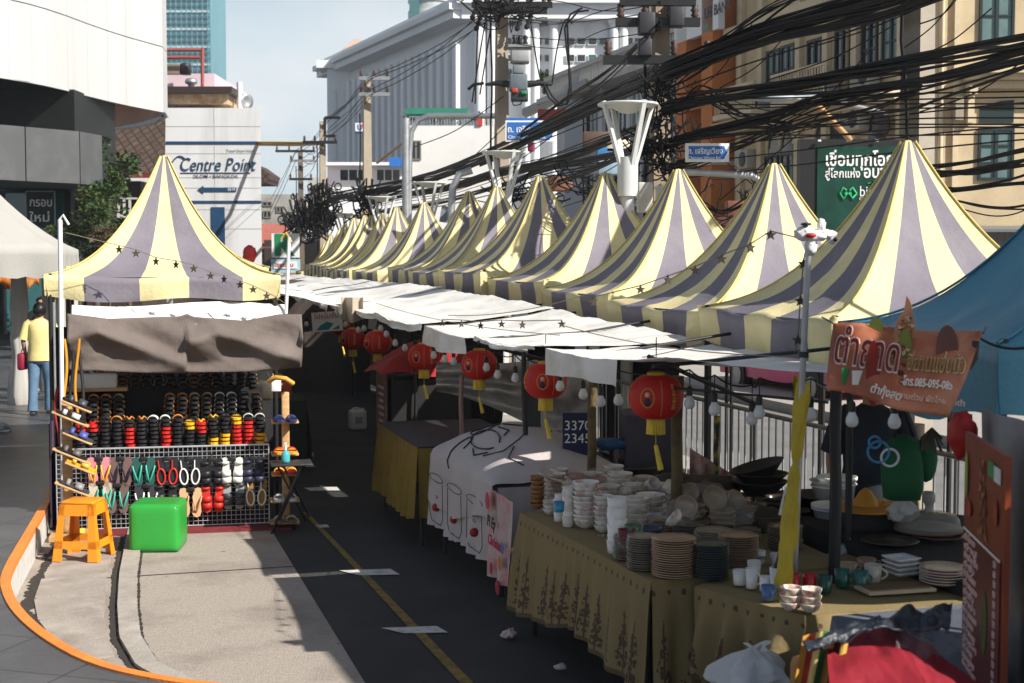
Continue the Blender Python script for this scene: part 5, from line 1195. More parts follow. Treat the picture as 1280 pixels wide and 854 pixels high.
for k in range(130):          # tall heap of shellfish printed on the banner; its tip is cut out above the edge
    yy = random.random() ** 1.3; w_ = .085 * (1 - yy * .75); x = .49 + random.uniform(-w_, w_); y = .18 + yy * 1.0
    c = BL.lerp(BR_, x).lerp(TL.lerp(TR, x), y) + V((0, -.02, 0)); r_ = (TR - TL).normalized(); a = random.uniform(0, 3.1); s_ = random.uniform(.012, .026)
    d1 = r_ * math.cos(a) + UP * math.sin(a); d2 = r_ * -math.sin(a) + UP * math.cos(a)
    b.add([c + d1 * s_, c + d2 * s_ * .5, c - d1 * s_, c - d2 * s_ * .5], [(0, 1, 2, 3)], random.randrange(4))
b.build('printed_dish', [C(150, 95, 55), C(190, 130, 70), C(90, 50, 30), C(215, 190, 160)], o)
b = MB(); tipb = bnf(.49, .95)
b.prism([(-.05, -.05), (.06, -.05), (.045, .05), (.03, .13), (.012, .16), (-.0, .09), (-.03, .05)], .004, basis((TR - TL), UP, tipb + V((0, -.008, 0)))); b.build('cut_out_tip', C(185, 130, 95), o)
MB().box(bnf(.135, .23) + V((0, -.012, 0)), (.03, .004, .07)).build('badge', C(50, 130, 70), o); MB().box(bnf(.225, .24) + V((0, -.012, 0)), (.045, .004, .06)).build('badge', C(220, 220, 210), o)
b = MB()
for (x, y, w_, h_, m_) in ((.80, .78, .045, .10, 0), (.30, .95, .03, .05, 1), (.54, .65, .03, .12, 1), (.33, .35, .03, .14, 2)):
    c = bnf(x, min(.95, y)); Mx = basis(TR - TL, UP, c + V((0, -.006, 0))); b = MB(); b.add([Mx @ V((w_ * math.cos(t), h_ * math.sin(t), 0)) for t in [i * .3 for i in range(21)]], [list(range(21))], 0)
    b.build('printed_shape', [C(110, 70, 60), C(120, 125, 50), C(140, 30, 20)][m_], o)
for q in (TL, TR, BL, BR_): MB().tube([q, q + V((.05 if q in (TR, BR_) else -.02, .12, .02))], .004, 5).build('tie', black_met, o)
MB().tube([TR + V((-.03, .0, -.03)), TR + V((-.035, -.0, -.10)), TR + V((-.06, 0, -.14))], .016, 6).build('tie', black_met, o)
tag(MB().tube(sagged(TR + V((0, .05, -.02)), P(1300, 430, 5.4), .03), .006, 5).build('tie_rope', cable_m), 'black rope from the banner corner to the blue canopy', 'rope')

M0 = P(1206, 545, 5.65); M1 = P(1257, 558, 4.92); mz0 = .62
o = thing('menu_board', 'red orange printed menu board standing edge on by the grey sheet', 'menu board', ((M0.x + M1.x) / 2, (M0.y + M1.y) / 2, mz0))
mr_ = V((M1.x - M0.x, M1.y - M0.y, 0)); mw = mr_.length; mr_.normalize(); mn = V((-mr_.y, mr_.x, 0)); mn = -mn if mn.x > 0 else mn
mh = 1.72 - mz0
def mbp(x, y, e=0): return V((M0.x, M0.y, mz0)) + mr_ * (mw * x) + UP * (mh * y) + mn * e
Rm = Matrix((mr_, -mn, UP)).transposed()
MB().box(mbp(.5, .5, -.012), (mw, .02, mh), R=Rm).build('board', M('menu_orange', (.22, .040, .013), .4, .25, 4, stain=(.28, .075, .018), stain_amt=.7, stain_scale=2), o)
MB().box(mbp(.5, .36, .002), (mw * .9, .004, mh * .58), R=Rm).build('menu_panel', M('menu_red', (.12, .012, .01), .4, .2, 4), o)
for y_ in (.655, .065): MB().box(mbp(.5, y_, .0045), (mw * .9, .004, .008), R=Rm).build('rule', wl, o)
menu = ['ตำไทย', 'ตำปู', 'ตำปลาร้า', 'ตำซั่ว', 'ตำข้าวโพด', 'ตำแตง', 'ตำถั่ว', 'ตำป่า', 'ตำหอยดอง', 'ตำกุ้งสด', 'ลาบหมู', 'น้ำตก', 'ไก่ย่าง', 'คอหมูย่าง', 'ข้าวเหนียว', 'ขนมจีน']
for i, s in enumerate(menu):
    y = .62 - i * .033
    text(s, mbp(.08, y, .006), mr_, UP, .036, C(225, 190, 180), o, bold=.012, width=.2 + .03 * (i % 3))
    text(str(50 + 10 * (i % 4)), mbp(.82, y, .006), mr_, UP, .036, C(225, 190, 180), o, bold=.012)
b = MB()
random.seed(9)
for k in range(60):
    yy = random.random(); x = .5 + random.uniform(-.14, .14) * (1 - yy * .8); c = mbp(x, .68 + .26 * yy, .005); a = random.uniform(0, 3); s_ = .02
    d1 = mr_ * math.cos(a) + UP * math.sin(a); d2 = mr_ * -math.sin(a) + UP * math.cos(a); b.add([c + d1 * s_, c + d2 * s_ * .5, c - d1 * s_, c - d2 * s_ * .5], [(0, 1, 2, 3)], random.randrange(3))
b.build('printed_dish', [C(130, 75, 45), C(180, 120, 70), C(80, 40, 25)], o)
MB().box(mbp(.72, .93, .004), (.09, .004, .055), 0, Rm).build('badge', C(50, 140, 80), o); MB().box(mbp(.86, .925, .004), (.1, .004, .055), 0, Rm).build('badge', C(215, 215, 210), o)
b = MB()
for (x, y, a_, b_, m_) in ((.1, .85, .03, .09, 0), (.62, .4, .05, .12, 1), (.84, .80, .03, .05, 2), (.18, .74, .05, .03, 2)):
    c = mbp(x, y, .0065); b = MB(); b.add([c + mr_ * (a_ * math.cos(t)) + UP * (b_ * math.sin(t)) for t in [i * .3 for i in range(21)]], [list(range(21))], 0)
    b.build('printed_shape', [C(150, 160, 60), C(70, 80, 30), C(160, 60, 25)][m_], o)
MB().box(mbp(.25, .09, .008), (.2, .004, .15), 0, Rm).build('payment_card', C(190, 200, 210), o); MB().box(mbp(.74, .07, .008), (.16, .004, .1), 0, Rm).build('payment_card', C(60, 60, 110), o)
for x in (.1, .9): q = mbp(x, 0, -.02); MB().cyl(V((q.x, q.y, 0)), V((q.x, q.y, mz0 + .3)), .015, n=6).build('leg', black_met, o)
gs = M('grey_sheet', (.20, .22, .24), .4, .2, 1.6, .25, 12, stain=(.35, .36, .36), stain_amt=.5)
b = MB(); sA = P(1196, 540, 6.0); sB = V((1.86, 4.55, 0))
b.grid(lambda x, y: V((sA.x + .10, sA.y, 0)).lerp(V((2.02, 4.3, 0)), x) + V((.02 * math.sin(9 * x + 3 * y) + .012 * math.sin(31 * x), 0, 1.78 * y)), 40, 14)
tag(b.build('plastic_side_sheet', gs), 'grey plastic side sheet of the blue canopy behind the menu board', 'sheet')
# things heaped in the near corner
gt = M('slate_cloth', (.11, .12, .15), .75, .12, 3, .2, 40)
draped_table('market_table', 'slate grey covered table in the near corner by the menu board', [G(1040, 770, .8), G(1080, 860, .8), G(1215, 860, .8), G(1208, 755, .8)], .80, .7, gt, 'table', seed=51, clothlabel='slate grey cloth on the table before the square dishes')
rc = M('crimson_cloth', (.22, .006, .016), .75, .15, 3, .2, 30)
o = thing('covered_crate', 'crate under a peaked crimson cloth in the near corner', 'crate', G0(1120, 850, 4.6))
def patch(b, q00, q10, q11, q01, nu, nv, amp, sd, m=0):
    q00, q10, q11, q01 = [P(*q) for q in (q00, q10, q11, q01)]
    b.grid(lambda x, y: q00.lerp(q10, x).lerp(q01.lerp(q11, x), y) + V((0, -amp * .5, amp)) * (noise.noise(V((x * 4, y * 4, sd))) * math.sin(math.pi * x) ** .3 + .6 * (.4 - abs(noise.noise(V((x * 9, y * 6, sd + 3)))))), nu, nv, m)
b = MB(); patch(b, (1033, 805, 4.8), (1118, 779, 4.95), (1180, 900, 4.3), (1040, 905, 4.3), 24, 24, .02, 1); patch(b, (1118, 779, 4.95), (1235, 862, 4.8), (1260, 920, 4.3), (1180, 900, 4.3), 24, 24, .02, 4); b.build('cloth_cover', rc, o)
q = P(1130, 800, 4.75); MB().box((q.x, q.y, .42), (.5, .45, .84)).build('crate_body', C(40, 38, 38), o)
ps = M('smoky_plastic', (.02, .026, .036), .42, .25, 7, .4, 22)
b = MB(); patch(b, (1003, 803, 4.72), (1098, 772, 4.86), (1090, 788, 4.72), (1008, 816, 4.62), 30, 10, .03, 7); patch(b, (1098, 772, 4.86), (1190, 757, 5.0), (1186, 790, 4.8), (1090, 788, 4.72), 30, 10, .04, 9)
tag(b.build('plastic_film', ps, solid=.006), 'crumpled smoky plastic film lying over the crimson cloth', 'plastic film')
cp = M('clear_film', (.14, .14, .15), .25, .2, 9, .6, 20, alpha=.3)
b = MB(); b.grid(lambda x, y: P(1120 + 90 * x, 765 + 55 * y, 4.9 - .2 * y) + V((0, 0, .05 * noise.noise(V((x * 4, y * 4, 3))) + .02 * noise.noise(V((x * 11, y * 9, 1))))), 30, 20)
tag(b.build('plastic_film', cp), 'clear wrinkled film over the slate grey cloth beside the menu board', 'plastic film')
o = thing('striped_bag', 'yellow, red and green striped bag beside the crimson cloth', 'bag', P(1012, 850, 4.9))
b = MB(); cs = [(190, 140, 60), (150, 40, 35), (210, 180, 110), (50, 110, 60), (190, 140, 60), (60, 40, 40), (205, 165, 80)]
for i, c_ in enumerate(cs):
    x0 = i / 7; x1 = (i + 1) / 7
    b.grid(lambda x, y: P(990 + 58 * (x0 + (x1 - x0) * x) + 14 * y, 870 - 75 * y - 6 * math.sin(3 * (x0 + x / 7)), 4.75 + .02 * math.sin(12 * (x0 + x / 7))), 3, 8, m=i)
b.build('front_panel', [C(*c_) for c_ in cs], o); q = P(1022, 880, 4.92); MB().rbox((q.x, q.y + .07, q.z), (.16, .1, .3), .03).build('bag_body', C(160, 110, 50), o)
p = P(1197, 535, 5.95); b = MB(); blob(b, p + V((.02, 0, -.03)), .06, (1, 1, 1.6), 3); tag(b.build('red_garland', C(170, 25, 22)), 'red paper garland hanging over the menu board', 'garland')
p = P(1165, 535, 6.6); b = MB()
for k in range(40): a = k * .6; b.tube([p, p + V((.05 * math.cos(a), .05 * math.sin(a), -.05 - .03 * (k % 3)))], .004, 4)
tag(b.build('dried_herbs', C(60, 48, 30)), 'bunch of dried herbs hung under the orange banner', 'herb bunch')
p = P(1098, 565, 7.3); b = MB()
for k, (dx_, dz_, r) in enumerate(((0, 0, .055), (.06, -.03, .045), (-.02, .05, .03))): b.tube([p + V((dx_ + r * math.cos(t), 0, dz_ + r * math.sin(t))) for t in [i * .35 for i in range(19)]], .007, 5, m=k % 2)
tag(b.build('coiled_rings', [C(70, 140, 190), C(220, 220, 225)]), 'blue and white rings hanging before the dark blue shirt', 'rings')
p = P(1140, 560, 9.3); pole('concrete_post', 'short weathered concrete post behind the white plastic bag', G0(1146, 660, 9.6), P(1146, 530, 9.6), .055, conc_pole)

# ------------------------------------------------------------------ steel barriers on the far pavement
def barrier(s, off, label):
    o_ = p0 + E * off + D * s; o_ = V((o_.x, o_.y, .13)); L_ = 2.0
    o = thing('crowd_barrier', label, 'barrier', o_, RA, 'steel barriers on the far pavement')
    b = MB(); r = .09
    def q(x, z): return o_ + D * x + UP * z
    path = [q(-L_ / 2, .12)] + [q(-L_ / 2, 1.0 - r)] + [q(-L_ / 2 + r * (1 - math.cos(a)), 1.0 - r + r * math.sin(a)) for a in (.4, .8, 1.2)] + [q(-L_ / 2 + r, 1.0), q(L_ / 2 - r, 1.0)] + [q(L_ / 2 - r * (1 - math.sin(a)), 1.0 - r + r * math.cos(a)) for a in (.4, .8, 1.2)] + [q(L_ / 2, 1.0 - r), q(L_ / 2, .12)]
    b.tube(path, .019, 8); b.tube([q(-L_ / 2, .2), q(L_ / 2, .2)], .016, 8); b.build('frame', grey_met, o)
    b = MB()
    for k in range(15): x = -L_ / 2 + .13 + k * (L_ - .26) / 14; b.cyl(q(x, .2), q(x, 1.0), .009, n=6, cap=False)
    b.build('bars', grey_met, o)
    for x in (-L_ / 2 + .06, L_ / 2 - .06): MB().tube([q(x, .2), q(x, .02) - E * .25, ], .014, 6).build('foot', grey_met, o); MB().tube([q(x, .2), q(x, .02) + E * .25], .014, 6).build('foot', grey_met, o)
p0 = V((3.0, 8.0, 0)) + E * .2
for k, s in enumerate((-1.2, .9, 3.0, 5.1, 7.2, 9.3)): barrier(s, -.0 + .02 * (k % 2), 'grey steel crowd barrier on the far pavement, %s from the menu board' % ordn(k + 1))

# ------------------------------------------------------------------ dark cloth backs of the farther stalls
silver = M('silver_sheet', (.30, .29, .27), .28, .35, 4, .6, 14, metal=.35)
def backsheet(s0, s1, off, z0, z1, m, label, name='back_curtain', slack=.04, group=None):
    a = W0 + D * s0 + E * off; c = W0 + D * s1 + E * off; b = MB()
    b.grid(lambda x, y: a.lerp(c, x) + UP * (z0 + (z1 - z0) * y) + E * (slack * math.sin(19 * x + 2 * y) + slack * noise.noise(V((x * 7, y * 3, s0)))) - UP * (.06 * math.sin(math.pi * x) * (1 - y)), 50, 8)
    return tag(b.build(name, m), label, 'curtain', group)
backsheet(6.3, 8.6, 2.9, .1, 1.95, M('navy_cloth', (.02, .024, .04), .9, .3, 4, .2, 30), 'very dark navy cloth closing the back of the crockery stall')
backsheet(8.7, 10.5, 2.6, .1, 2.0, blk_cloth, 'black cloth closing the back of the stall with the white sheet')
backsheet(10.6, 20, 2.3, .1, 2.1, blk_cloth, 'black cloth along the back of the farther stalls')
b = MB(); a = P(560, 425, 12.6); 
def dr_fn(x, y):
    u = 545 + 195 * x; top = 452 - 18 * x + 10 * math.sin(3 * x); bot = 490 + 90 * x ** 1.5 - 30 * max(0, x - .8) * 4
    return P(u, top + (bot - top) * y, 13.6 - 2.6 * x + .1 * math.sin(14 * y + 6 * x) + .06 * noise.noise(V((x * 9, y * 9, 2))))
b.grid(dr_fn, 50, 18); tag(b.build('plastic_drape', silver), 'silvery clear plastic drape sagging behind the red lanterns', 'plastic drape')
q = P(722, 545, 10.4); o = thing('number_board', 'dark blue board with white handwritten numbers behind the bowls', 'sign', q)
MB().box(q, (.22, .02, .34)).build('board', C(22, 28, 70), o)
text('3370', q + V((-.10, -.014, .045)), (1, 0, 0), UP, .10, white_paint, o, width=.19); text('2345', q + V((-.10, -.014, -.05)), (1, 0, 0), UP, .10, white_paint, o, width=.19)
q = P(788, 600, 10.4); o = thing('plastic_basin', 'stack of grey basins in the dark behind the crockery', 'basin', (q.x, q.y, q.z - .15))
for k in range(3): MB().lathe([(.001, 0), (.19, 0), (.235, .09), (.245, .09), (.24, .1), (.19, .012)], (q.x, q.y, q.z - .12 + .07 * k), 26).build('basin_body', C(75, 72, 75), o)
q = P(770, 555, 10.6); o = thing('bicycle_seat', 'blue cushion on a stand behind the crockery', 'cushion', q); b = MB(); blob(b, q + V((-.05, 0, .0)), .09, (1.6, 1, .5), 3); b.build('cushion', C(30, 75, 115), o); MB().cyl(V((q.x, q.y, 0)), q, .02, n=8).build('stand', C(130, 110, 115), o)
q = P(812, 575, 10.8); tag(MB().rbox((q.x, q.y, .6), (.42, .5, 1.3), .02).build('purple_cabinet', C(62, 55, 66)), 'dull purple cabinet behind the wooden post', 'cabinet')
q = P(667, 520, 10.9); o = thing('picture_frame', 'grey white leaning frame behind the white sheet', 'frame', q); b = MB()
for (dx_, dz_, w_, h_) in ((-.07, 0, .03, .56), (.07, 0, .03, .56), (0, .265, .17, .03), (0, -.265, .17, .03)): b.box(q + V((dx_, 0, dz_)), (w_, .02, h_))
b.build('border', C(170, 160, 155), o); MB().box(q + V((0, .012, 0)), (.16, .006, .54)).build('panel', C(60, 60, 62), o)
q = P(868, 585, 9.9); b = MB(); b.grid(lambda x, y: P(862 + 62 * x, 560 + 42 * x * .9 + 52 * y, 9.7 + .03 * math.sin(20 * x)), 20, 6); tag(b.build('pink_checked_cloth', M('pink_check', (.40, .22, .20), .8, .3, 8, stain=(.5, .42, .4), stain_amt=.9, stain_scale=9)), 'faded pink checked cloth hung by the barriers', 'cloth')
q = P(950, 602, 8.9); 
for k in range(3): tag(MB().lathe([(.001, 0), (.09, 0), (.17, .08), (.18, .09), (.165, .085), (.08, .01), (.001, .01)], P(950, 618 - 10 * k, 9.0), 26, R=Matrix.Rotation(R_(-16 * (k == 2)), 3, 'Y')).build('wok', C(34, 32, 32, 50)), ['lowest dark bowl of the three by the barriers', 'middle dark bowl of the three by the barriers', 'top dark bowl tilted up by the barriers'][k], 'bowl', 'dark bowls by the barriers')
# dark heaps of goods on the back table
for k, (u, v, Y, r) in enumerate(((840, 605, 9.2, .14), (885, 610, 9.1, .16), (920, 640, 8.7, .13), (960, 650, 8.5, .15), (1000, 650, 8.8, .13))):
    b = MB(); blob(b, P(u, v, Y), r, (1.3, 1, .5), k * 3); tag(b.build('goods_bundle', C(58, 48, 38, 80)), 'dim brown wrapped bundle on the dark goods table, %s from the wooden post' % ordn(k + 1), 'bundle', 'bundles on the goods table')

# ------------------------------------------------------------------ goods hung in the alley behind the sandal stall
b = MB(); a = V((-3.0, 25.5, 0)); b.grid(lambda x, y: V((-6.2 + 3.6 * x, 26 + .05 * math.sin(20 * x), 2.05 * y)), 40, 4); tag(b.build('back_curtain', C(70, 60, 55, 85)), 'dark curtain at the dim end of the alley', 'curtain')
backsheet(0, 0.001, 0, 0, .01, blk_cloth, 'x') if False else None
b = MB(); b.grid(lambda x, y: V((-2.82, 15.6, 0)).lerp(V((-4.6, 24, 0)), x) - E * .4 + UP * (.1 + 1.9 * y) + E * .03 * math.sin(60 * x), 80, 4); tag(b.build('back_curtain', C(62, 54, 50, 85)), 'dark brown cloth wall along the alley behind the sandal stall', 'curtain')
hc = [(150, 50, 50), (60, 120, 75), (80, 85, 150), (190, 140, 60), (70, 70, 80), (190, 90, 60), (100, 130, 95), (160, 155, 150), (220, 165, 50), (90, 70, 105), (180, 40, 40), (90, 140, 155)]
hn = ['maroon', 'dark green', 'slate blue', 'ochre', 'charcoal', 'rust', 'moss green', 'grey', 'mustard', 'plum', 'dark red', 'dull teal']
for k in range(12):
    s = k / 11; q = V((-2.72, 15.8, 0)).lerp(V((-4.0, 22.5, 0)), s) - E * .1 + UP * (1.75 - .0 * k)
    b = MB(); ln = random.uniform(.45, .85)
    b.grid(lambda x, y: q + D * ((x - .5) * .42 * (1 + .2 * y)) + E * (.03 * math.sin(14 * x + k) * (.3 + y)) - UP * (ln * y + .08 * abs(x - .5)), 12, 6)
    tag(b.build('hanging_shirt', C(*hc[k], 85)), '%s garment hanging in the dark alley behind the sandal stall' % hn[k], 'garment', 'garments hung in the alley')
tcl = [(V((-2.6, 16.2, 0)), 'first'), (V((-3.1, 18.6, 0)), 'second'), (V((-3.7, 21, 0)), 'third')]
for q, n_ in tcl:
    draped_table('market_table', 'dark covered table in the alley, %s behind the sandal stall' % n_, [q - E * .25 , q + E * .25, q + E * .25 + D * 1.8, q - E * .25 + D * 1.8], .8, .7, C(40, 55, 45, 85), 'table', seed=hash(n_) % 50 if False else len(n_), clothlabel='dark green cloth on the %s table of the alley' % n_, dens=25)
    for k in range(5):
        c_ = hc[(k * 5 + len(n_)) % 12]; tag(MB().rbox(q + D * (.2 + .34 * k) + UP * .9, (.2, .22, .18 + .05 * (k % 3)), .03, R=Rr).build('goods_box', C(*c_, 70)), '%s box, %s along the %s alley table' % (hn[(k * 5 + len(n_)) % 12], ordn(k + 1), n_), 'box', 'boxes on the alley tables')
q = P(409, 402, 17.3); o = thing('printed_notice', 'white notice with red and teal print clipped under the awning', 'sign', q)
MB().box(q, (.37, .01, .24), R=Matrix.Rotation(R_(-4), 3, 'Y')).build('sheet', white_paint, o)
text('โปรโมชั่น', q + V((-.16, -.008, .03)), (1, 0, .07), UP, .08, C(190, 60, 60), o, width=.3); b = MB(); b.prism([(-.13, -.1), (.02, -.1), (.08, -.03), (.0, .0), (-.08, -.04)], .002, basis((1, 0, .07), UP, q + V((0, -.009, 0)))); b.prism([(.06, -.1), (.15, -.1), (.15, -.05)], .002, basis((1, 0, .07), UP, q + V((0, -.009, 0)))); b.build('teal_print', C(40, 130, 140), o)
for s in (-1, 1): MB().box(q + V((s * .13, -.006, .125)), (.03, .02, .03)).build('clip', black_met, o)
q = P(466, 400, 16.8); tag(MB().box(q, (.1, .008, .22), R=Matrix.Rotation(R_(6), 3, 'Y')).build('paper_slip', C(170, 175, 180)), 'pale paper slip hanging beside the rolled canvas', 'paper')

# ------------------------------------------------------------------ star garlands over the canopies
star_m = M('star_brown', (.045, .032, .02), .6, .3, 20)
def star(p, r, label, rz):
    pts = [(r * (1 if k % 2 == 0 else .42) * math.sin(k * math.pi / 5), r * (1 if k % 2 == 0 else .42) * math.cos(k * math.pi / 5)) for k in range(10)]
    Mx = Matrix.Translation(p) @ Matrix.Rotation(rz, 4, 'Z') @ Matrix.Rotation(R_(90), 4, 'X') @ Matrix.Translation((0, 0, -.004))
    return tag(MB().prism(pts, .008, Mx).build('star_ornament', star_m), label, 'star', 'stars on the garlands')
gar = [[(150, 312, 12.6), (171, 317, 12.6), (196, 327, 12.6), (221, 331, 12.6), (243, 336, 12.6), (264, 345, 12.65), (281, 349, 12.7), (301, 356, 12.8), (317, 362, 12.85), (334, 370, 12.9), (345, 376, 12.95)],
       [(962, 294, 7.3), (937, 310, 7.5), (901, 324, 7.7), (868, 338, 8.0), (834, 350, 8.3), (800, 362, 8.7), (742, 376, 9.2)], [(1003, 330, 7.1), (999, 376, 7.1), (996, 425, 7.1)],
       [(702, 405, 9.7), (653, 406, 10.3), (627, 405, 10.7), (601, 407, 11), (577, 405, 11.5), (553, 404, 12)]]
gn = ['over the sandal stall tent', 'rising to the metal pole', 'hanging on the metal pole', 'lying along the awnings']
for gi, g_ in enumerate(gar):
    for k, (u, v, Y) in enumerate(g_): star(P(u, v, Y) - V((0, .03, 0)), .04 if gi == 0 else .032, 'brown star ornament, %s on the garland %s' % (ordn(k + 1), gn[gi]), random.uniform(-.6, .6))
    b = MB(); pp = [P(u, v - 5, Y) - V((0, .03, 0)) for u, v, Y in g_]
    if gi == 0: pp = [P(82, 291, 12.3)] + pp + [P(357, 380, 13.1)]
    if gi == 1: pp = [P(1008, 300, 7.05)] + pp
    if gi == 2: pp = [P(1010, 300, 7.0)] + pp + [P(994, 440, 7.1)]
    b.tube(pp, .0035, 4); tag(b.build('garland_wire', C(120, 112, 95)), 'thin wire of the star garland %s' % gn[gi], 'garland')
for k, (u0, v0, Y0, u1, v1, Y1) in enumerate(((860, 440, 8.2, 690, 452, 9.5), (1005, 452, 7.1, 700, 412, 9.6), (700, 425, 9.4, 470, 385, 15), (740, 372, 9.4, 560, 400, 11.6))):
    tag(MB().tube(sagged(P(u0, v0 - 6, Y0), P(u1, v1 - 6, Y1), .05, 14), .003, 4).build('garland_wire', C(120, 112, 95)), 'thin wire strung along the white awnings, %s from the metal pole' % ordn(k + 1), 'wire', 'thin wires on the awnings')
q = P(741, 378, 9.3); star(q, .03, 'small dark star knotted at the seam between tents', .3)

# ------------------------------------------------------------------ people
def skin(name, verts, edges, mat, parent, root=0, sub=2):
    me = bpy.data.meshes.new(name); me.from_pydata([tuple(v[0]) for v in verts], edges, [])
    o = bpy.data.objects.new(name, me); COL.objects.link(o)
    md = o.modifiers.new('s', 'SKIN'); md.use_smooth_shade = True
    for i, v in enumerate(verts):
        r = v[1]; me.skin_vertices[0].data[i].radius = r if isinstance(r, tuple) else (r, r)
    me.skin_vertices[0].data[root].use_root = True
    sd_ = o.modifiers.new('u', 'SUBSURF'); sd_.levels = sub; sd_.render_levels = sub
    dg = bpy.context.evaluated_depsgraph_get(); m2 = bpy.data.meshes.new_from_object(o.evaluated_get(dg)); m2.name = name
    bpy.data.objects.remove(o)
    m2.materials.clear(); m2.materials.append(mat)
    for p in m2.polygons: p.use_smooth = True
    iv = Wm(parent).inverted(); m2.transform(iv)
    o = bpy.data.objects.new(name, m2); COL.objects.link(o); o.parent = parent; return o
skin_m = M('skin_tone', (.42, .24, .15), .55, .06, 9)
hair_m = M('black_hair', (.010, .009, .009), .45, .3, 30)
def person(base, h, rz, shirt, trouser, label, stride=.12, bag=None, mask=False, arm_bend=.5, apron=None):
    o = thing('person', label, 'person', base, rz)
    k = h / 1.6; Rz = Matrix.Rotation(rz, 3, 'Z')
    def W(x, y, z): return V(base) + Rz @ V((x * k, y * k, z * k))      # +y is the way they face
    hz = .84
    body = [(W(0, 0, .86), .09 * k), (W(0, .0, 1.05), .085 * k), (W(0, -.01, 1.25), .09 * k), (W(0, 0, 1.34), .07 * k), (W(0, .01, 1.41), .048 * k), (W(0, .02, 1.50), (.075 * k, .09 * k)), (W(0, .015, 1.565), .06 * k)]
    ed = [(0, 1), (1, 2), (2, 3), (3, 4), (4, 5), (5, 6)]
    for s in (-1, 1):
        n0 = len(body); el = (.235, -.02, 1.05); ha = (.22, .12 + .05 * s, .88)
        body += [(W(s * .15, 0, 1.32), .05 * k), (W(s * .20, -.01, 1.2), .045 * k), (W(s * el[0], el[1], el[2]), .036 * k), (W(s * ha[0], ha[1], ha[2]), .026 * k), (W(s * ha[0] * .98, ha[1] + .04, ha[2] - .07), (.018 * k, .034 * k))]
        ed += [(2, n0), (n0, n0 + 1), (n0 + 1, n0 + 2), (n0 + 2, n0 + 3), (n0 + 3, n0 + 4)]
        hp = W(s * ha[0] * .98, ha[1] + .04, ha[2] - .07); n4 = n0 + 4
        for f in range(4):
            m0 = len(body); dx_ = (f - 1.5) * .017
            body += [(hp + Rz @ V((0, dx_ * k, -.045 * k)), .0085 * k), (hp + Rz @ V((-s * .012 * k, dx_ * k, -(.082 - .008 * abs(f - 1.3)) * k)), .0075 * k)]; ed += [(n4, m0), (m0, m0 + 1)]
        m0 = len(body); body += [(hp + Rz @ V((-s * .01 * k, .04 * k, -.01 * k)), .009 * k), (hp + Rz @ V((-s * .02 * k, .05 * k, -.04 * k)), .008 * k)]; ed += [(n4, m0), (m0, m0 + 1)]
        n1 = len(body); st = stride * s
        body += [(W(s * .085, 0, .80), .065 * k), (W(s * .095, st * .5 + .02, .45), .05 * k), (W(s * .095, st, .09), .038 * k), (W(s * .095, st + .12, .035), (.04 * k, .03 * k))]
        ed += [(0, n1), (n1, n1 + 1), (n1 + 1, n1 + 2), (n1 + 2, n1 + 3)]
    skin('body', body, ed, skin_m, o)
    # face
    b = MB()
    for s in (-1, 1): b.sphere(W(s * .03, .10, 1.50), .010 * k, 8)
    b.build('eyes', C(25, 22, 22), o)
    b = MB(); b.sphere(W(0, .112, 1.475), .014 * k, 8, sc=(1, 1, 1.5)); b.sphere(W(-.078, .01, 1.49), .022 * k, 8, sc=(.5, 1, 1.4)); b.sphere(W(.078, .01, 1.49), .022 * k, 8, sc=(.5, 1, 1.4)); b.build('nose_and_ears', skin_m, o)
    MB().sphere(W(0, .1, 1.443), .018 * k, 8, sc=(1.2, .5, .35)).build('mouth', C(150, 80, 75), o)
    b = MB(); c = W(0, -.005, 1.505)
    bm = bmesh.new(); bmesh.ops.create_icosphere(bm, subdivisions=4, radius=1); vs = []; keep = {}
    for v in bm.verts:
        q = v.co; kk = 1 + .05 * noise.noise(q * 4)
        pz = q.z * .105; py = q.y * .112
        if q.y > .25 and q.z < .45: py = .06 * q.y; 
        if q.z < 0: pz *= 1.0
        vs.append(c + Rz @ V((q.x * .093 * k * kk, (py - .008) * k * kk, pz * k * kk)))
    b.add(vs, [[v.index for v in f.verts] for f in bm.faces], 0, True); bm.free(); b.build('hair', hair_m, o)
    b = MB(); rings = [(.775, .178, .125), (.80, .178, .124), (.9, .168, .118), (1.0, .160, .114), (1.12, .168, .118), (1.22, .180, .118), (1.29, .178, .105), (1.335, .13, .085), (1.365, .075, .068), (1.375, .066, .062)]
    def tors(x, y):
        q = y * (len(rings) - 1); i0 = min(int(q), len(rings) - 2); f = q - i0; z, rx, ry = [m0_ + (m1_ - m0_) * f for m0_, m1_ in zip(rings[i0], rings[i0 + 1])]
        a_ = 2 * math.pi * x; wn = 1 + .05 * noise.noise(V((math.cos(a_) * 1.6, math.sin(a_) * 1.6, z * 5))) + .022 * noise.noise(V((math.cos(a_) * 4, math.sin(a_) * 4, z * 11)))
        return W(rx * wn * math.cos(a_), ry * wn * math.sin(a_) - .005, z)
    b.grid(tors, 30, 30)
    for s in (-1, 1): b.tube([W(s * .12, 0, 1.325), W(s * .165, -.002, 1.29), W(s * .2, -.01, 1.2), W(s * .222, -.014, 1.12), W(s * .232, -.018, 1.075)], [.06 * k, .068 * k, .066 * k, .066 * k, .068 * k], 14, cap=False)
    b.build('shirt', shirt, o)
    b = MB(); b.lathe([(.001, .0), (.07, .0), (.11, .06), (.118, .13), (.118, .2)], (0, 0, 0), 20); b.v = [W(v.x * 1.38, v.y, .70 + v.z) for v in b.v]
    for s in (-1, 1):
        st = stride * s; b.tube([W(s * .085, 0, .80), W(s * .09, .0, .72), W(s * .094, st * .25 + .012, .58), W(s * .097, st * .5 + .02, .45), W(s * .097, st * .8, .22), W(s * .097, st, .06)], [r_ * k for r_ in (.09, .092, .08, .07, .066, .076)], 14)
    b.build('trousers', trouser, o)
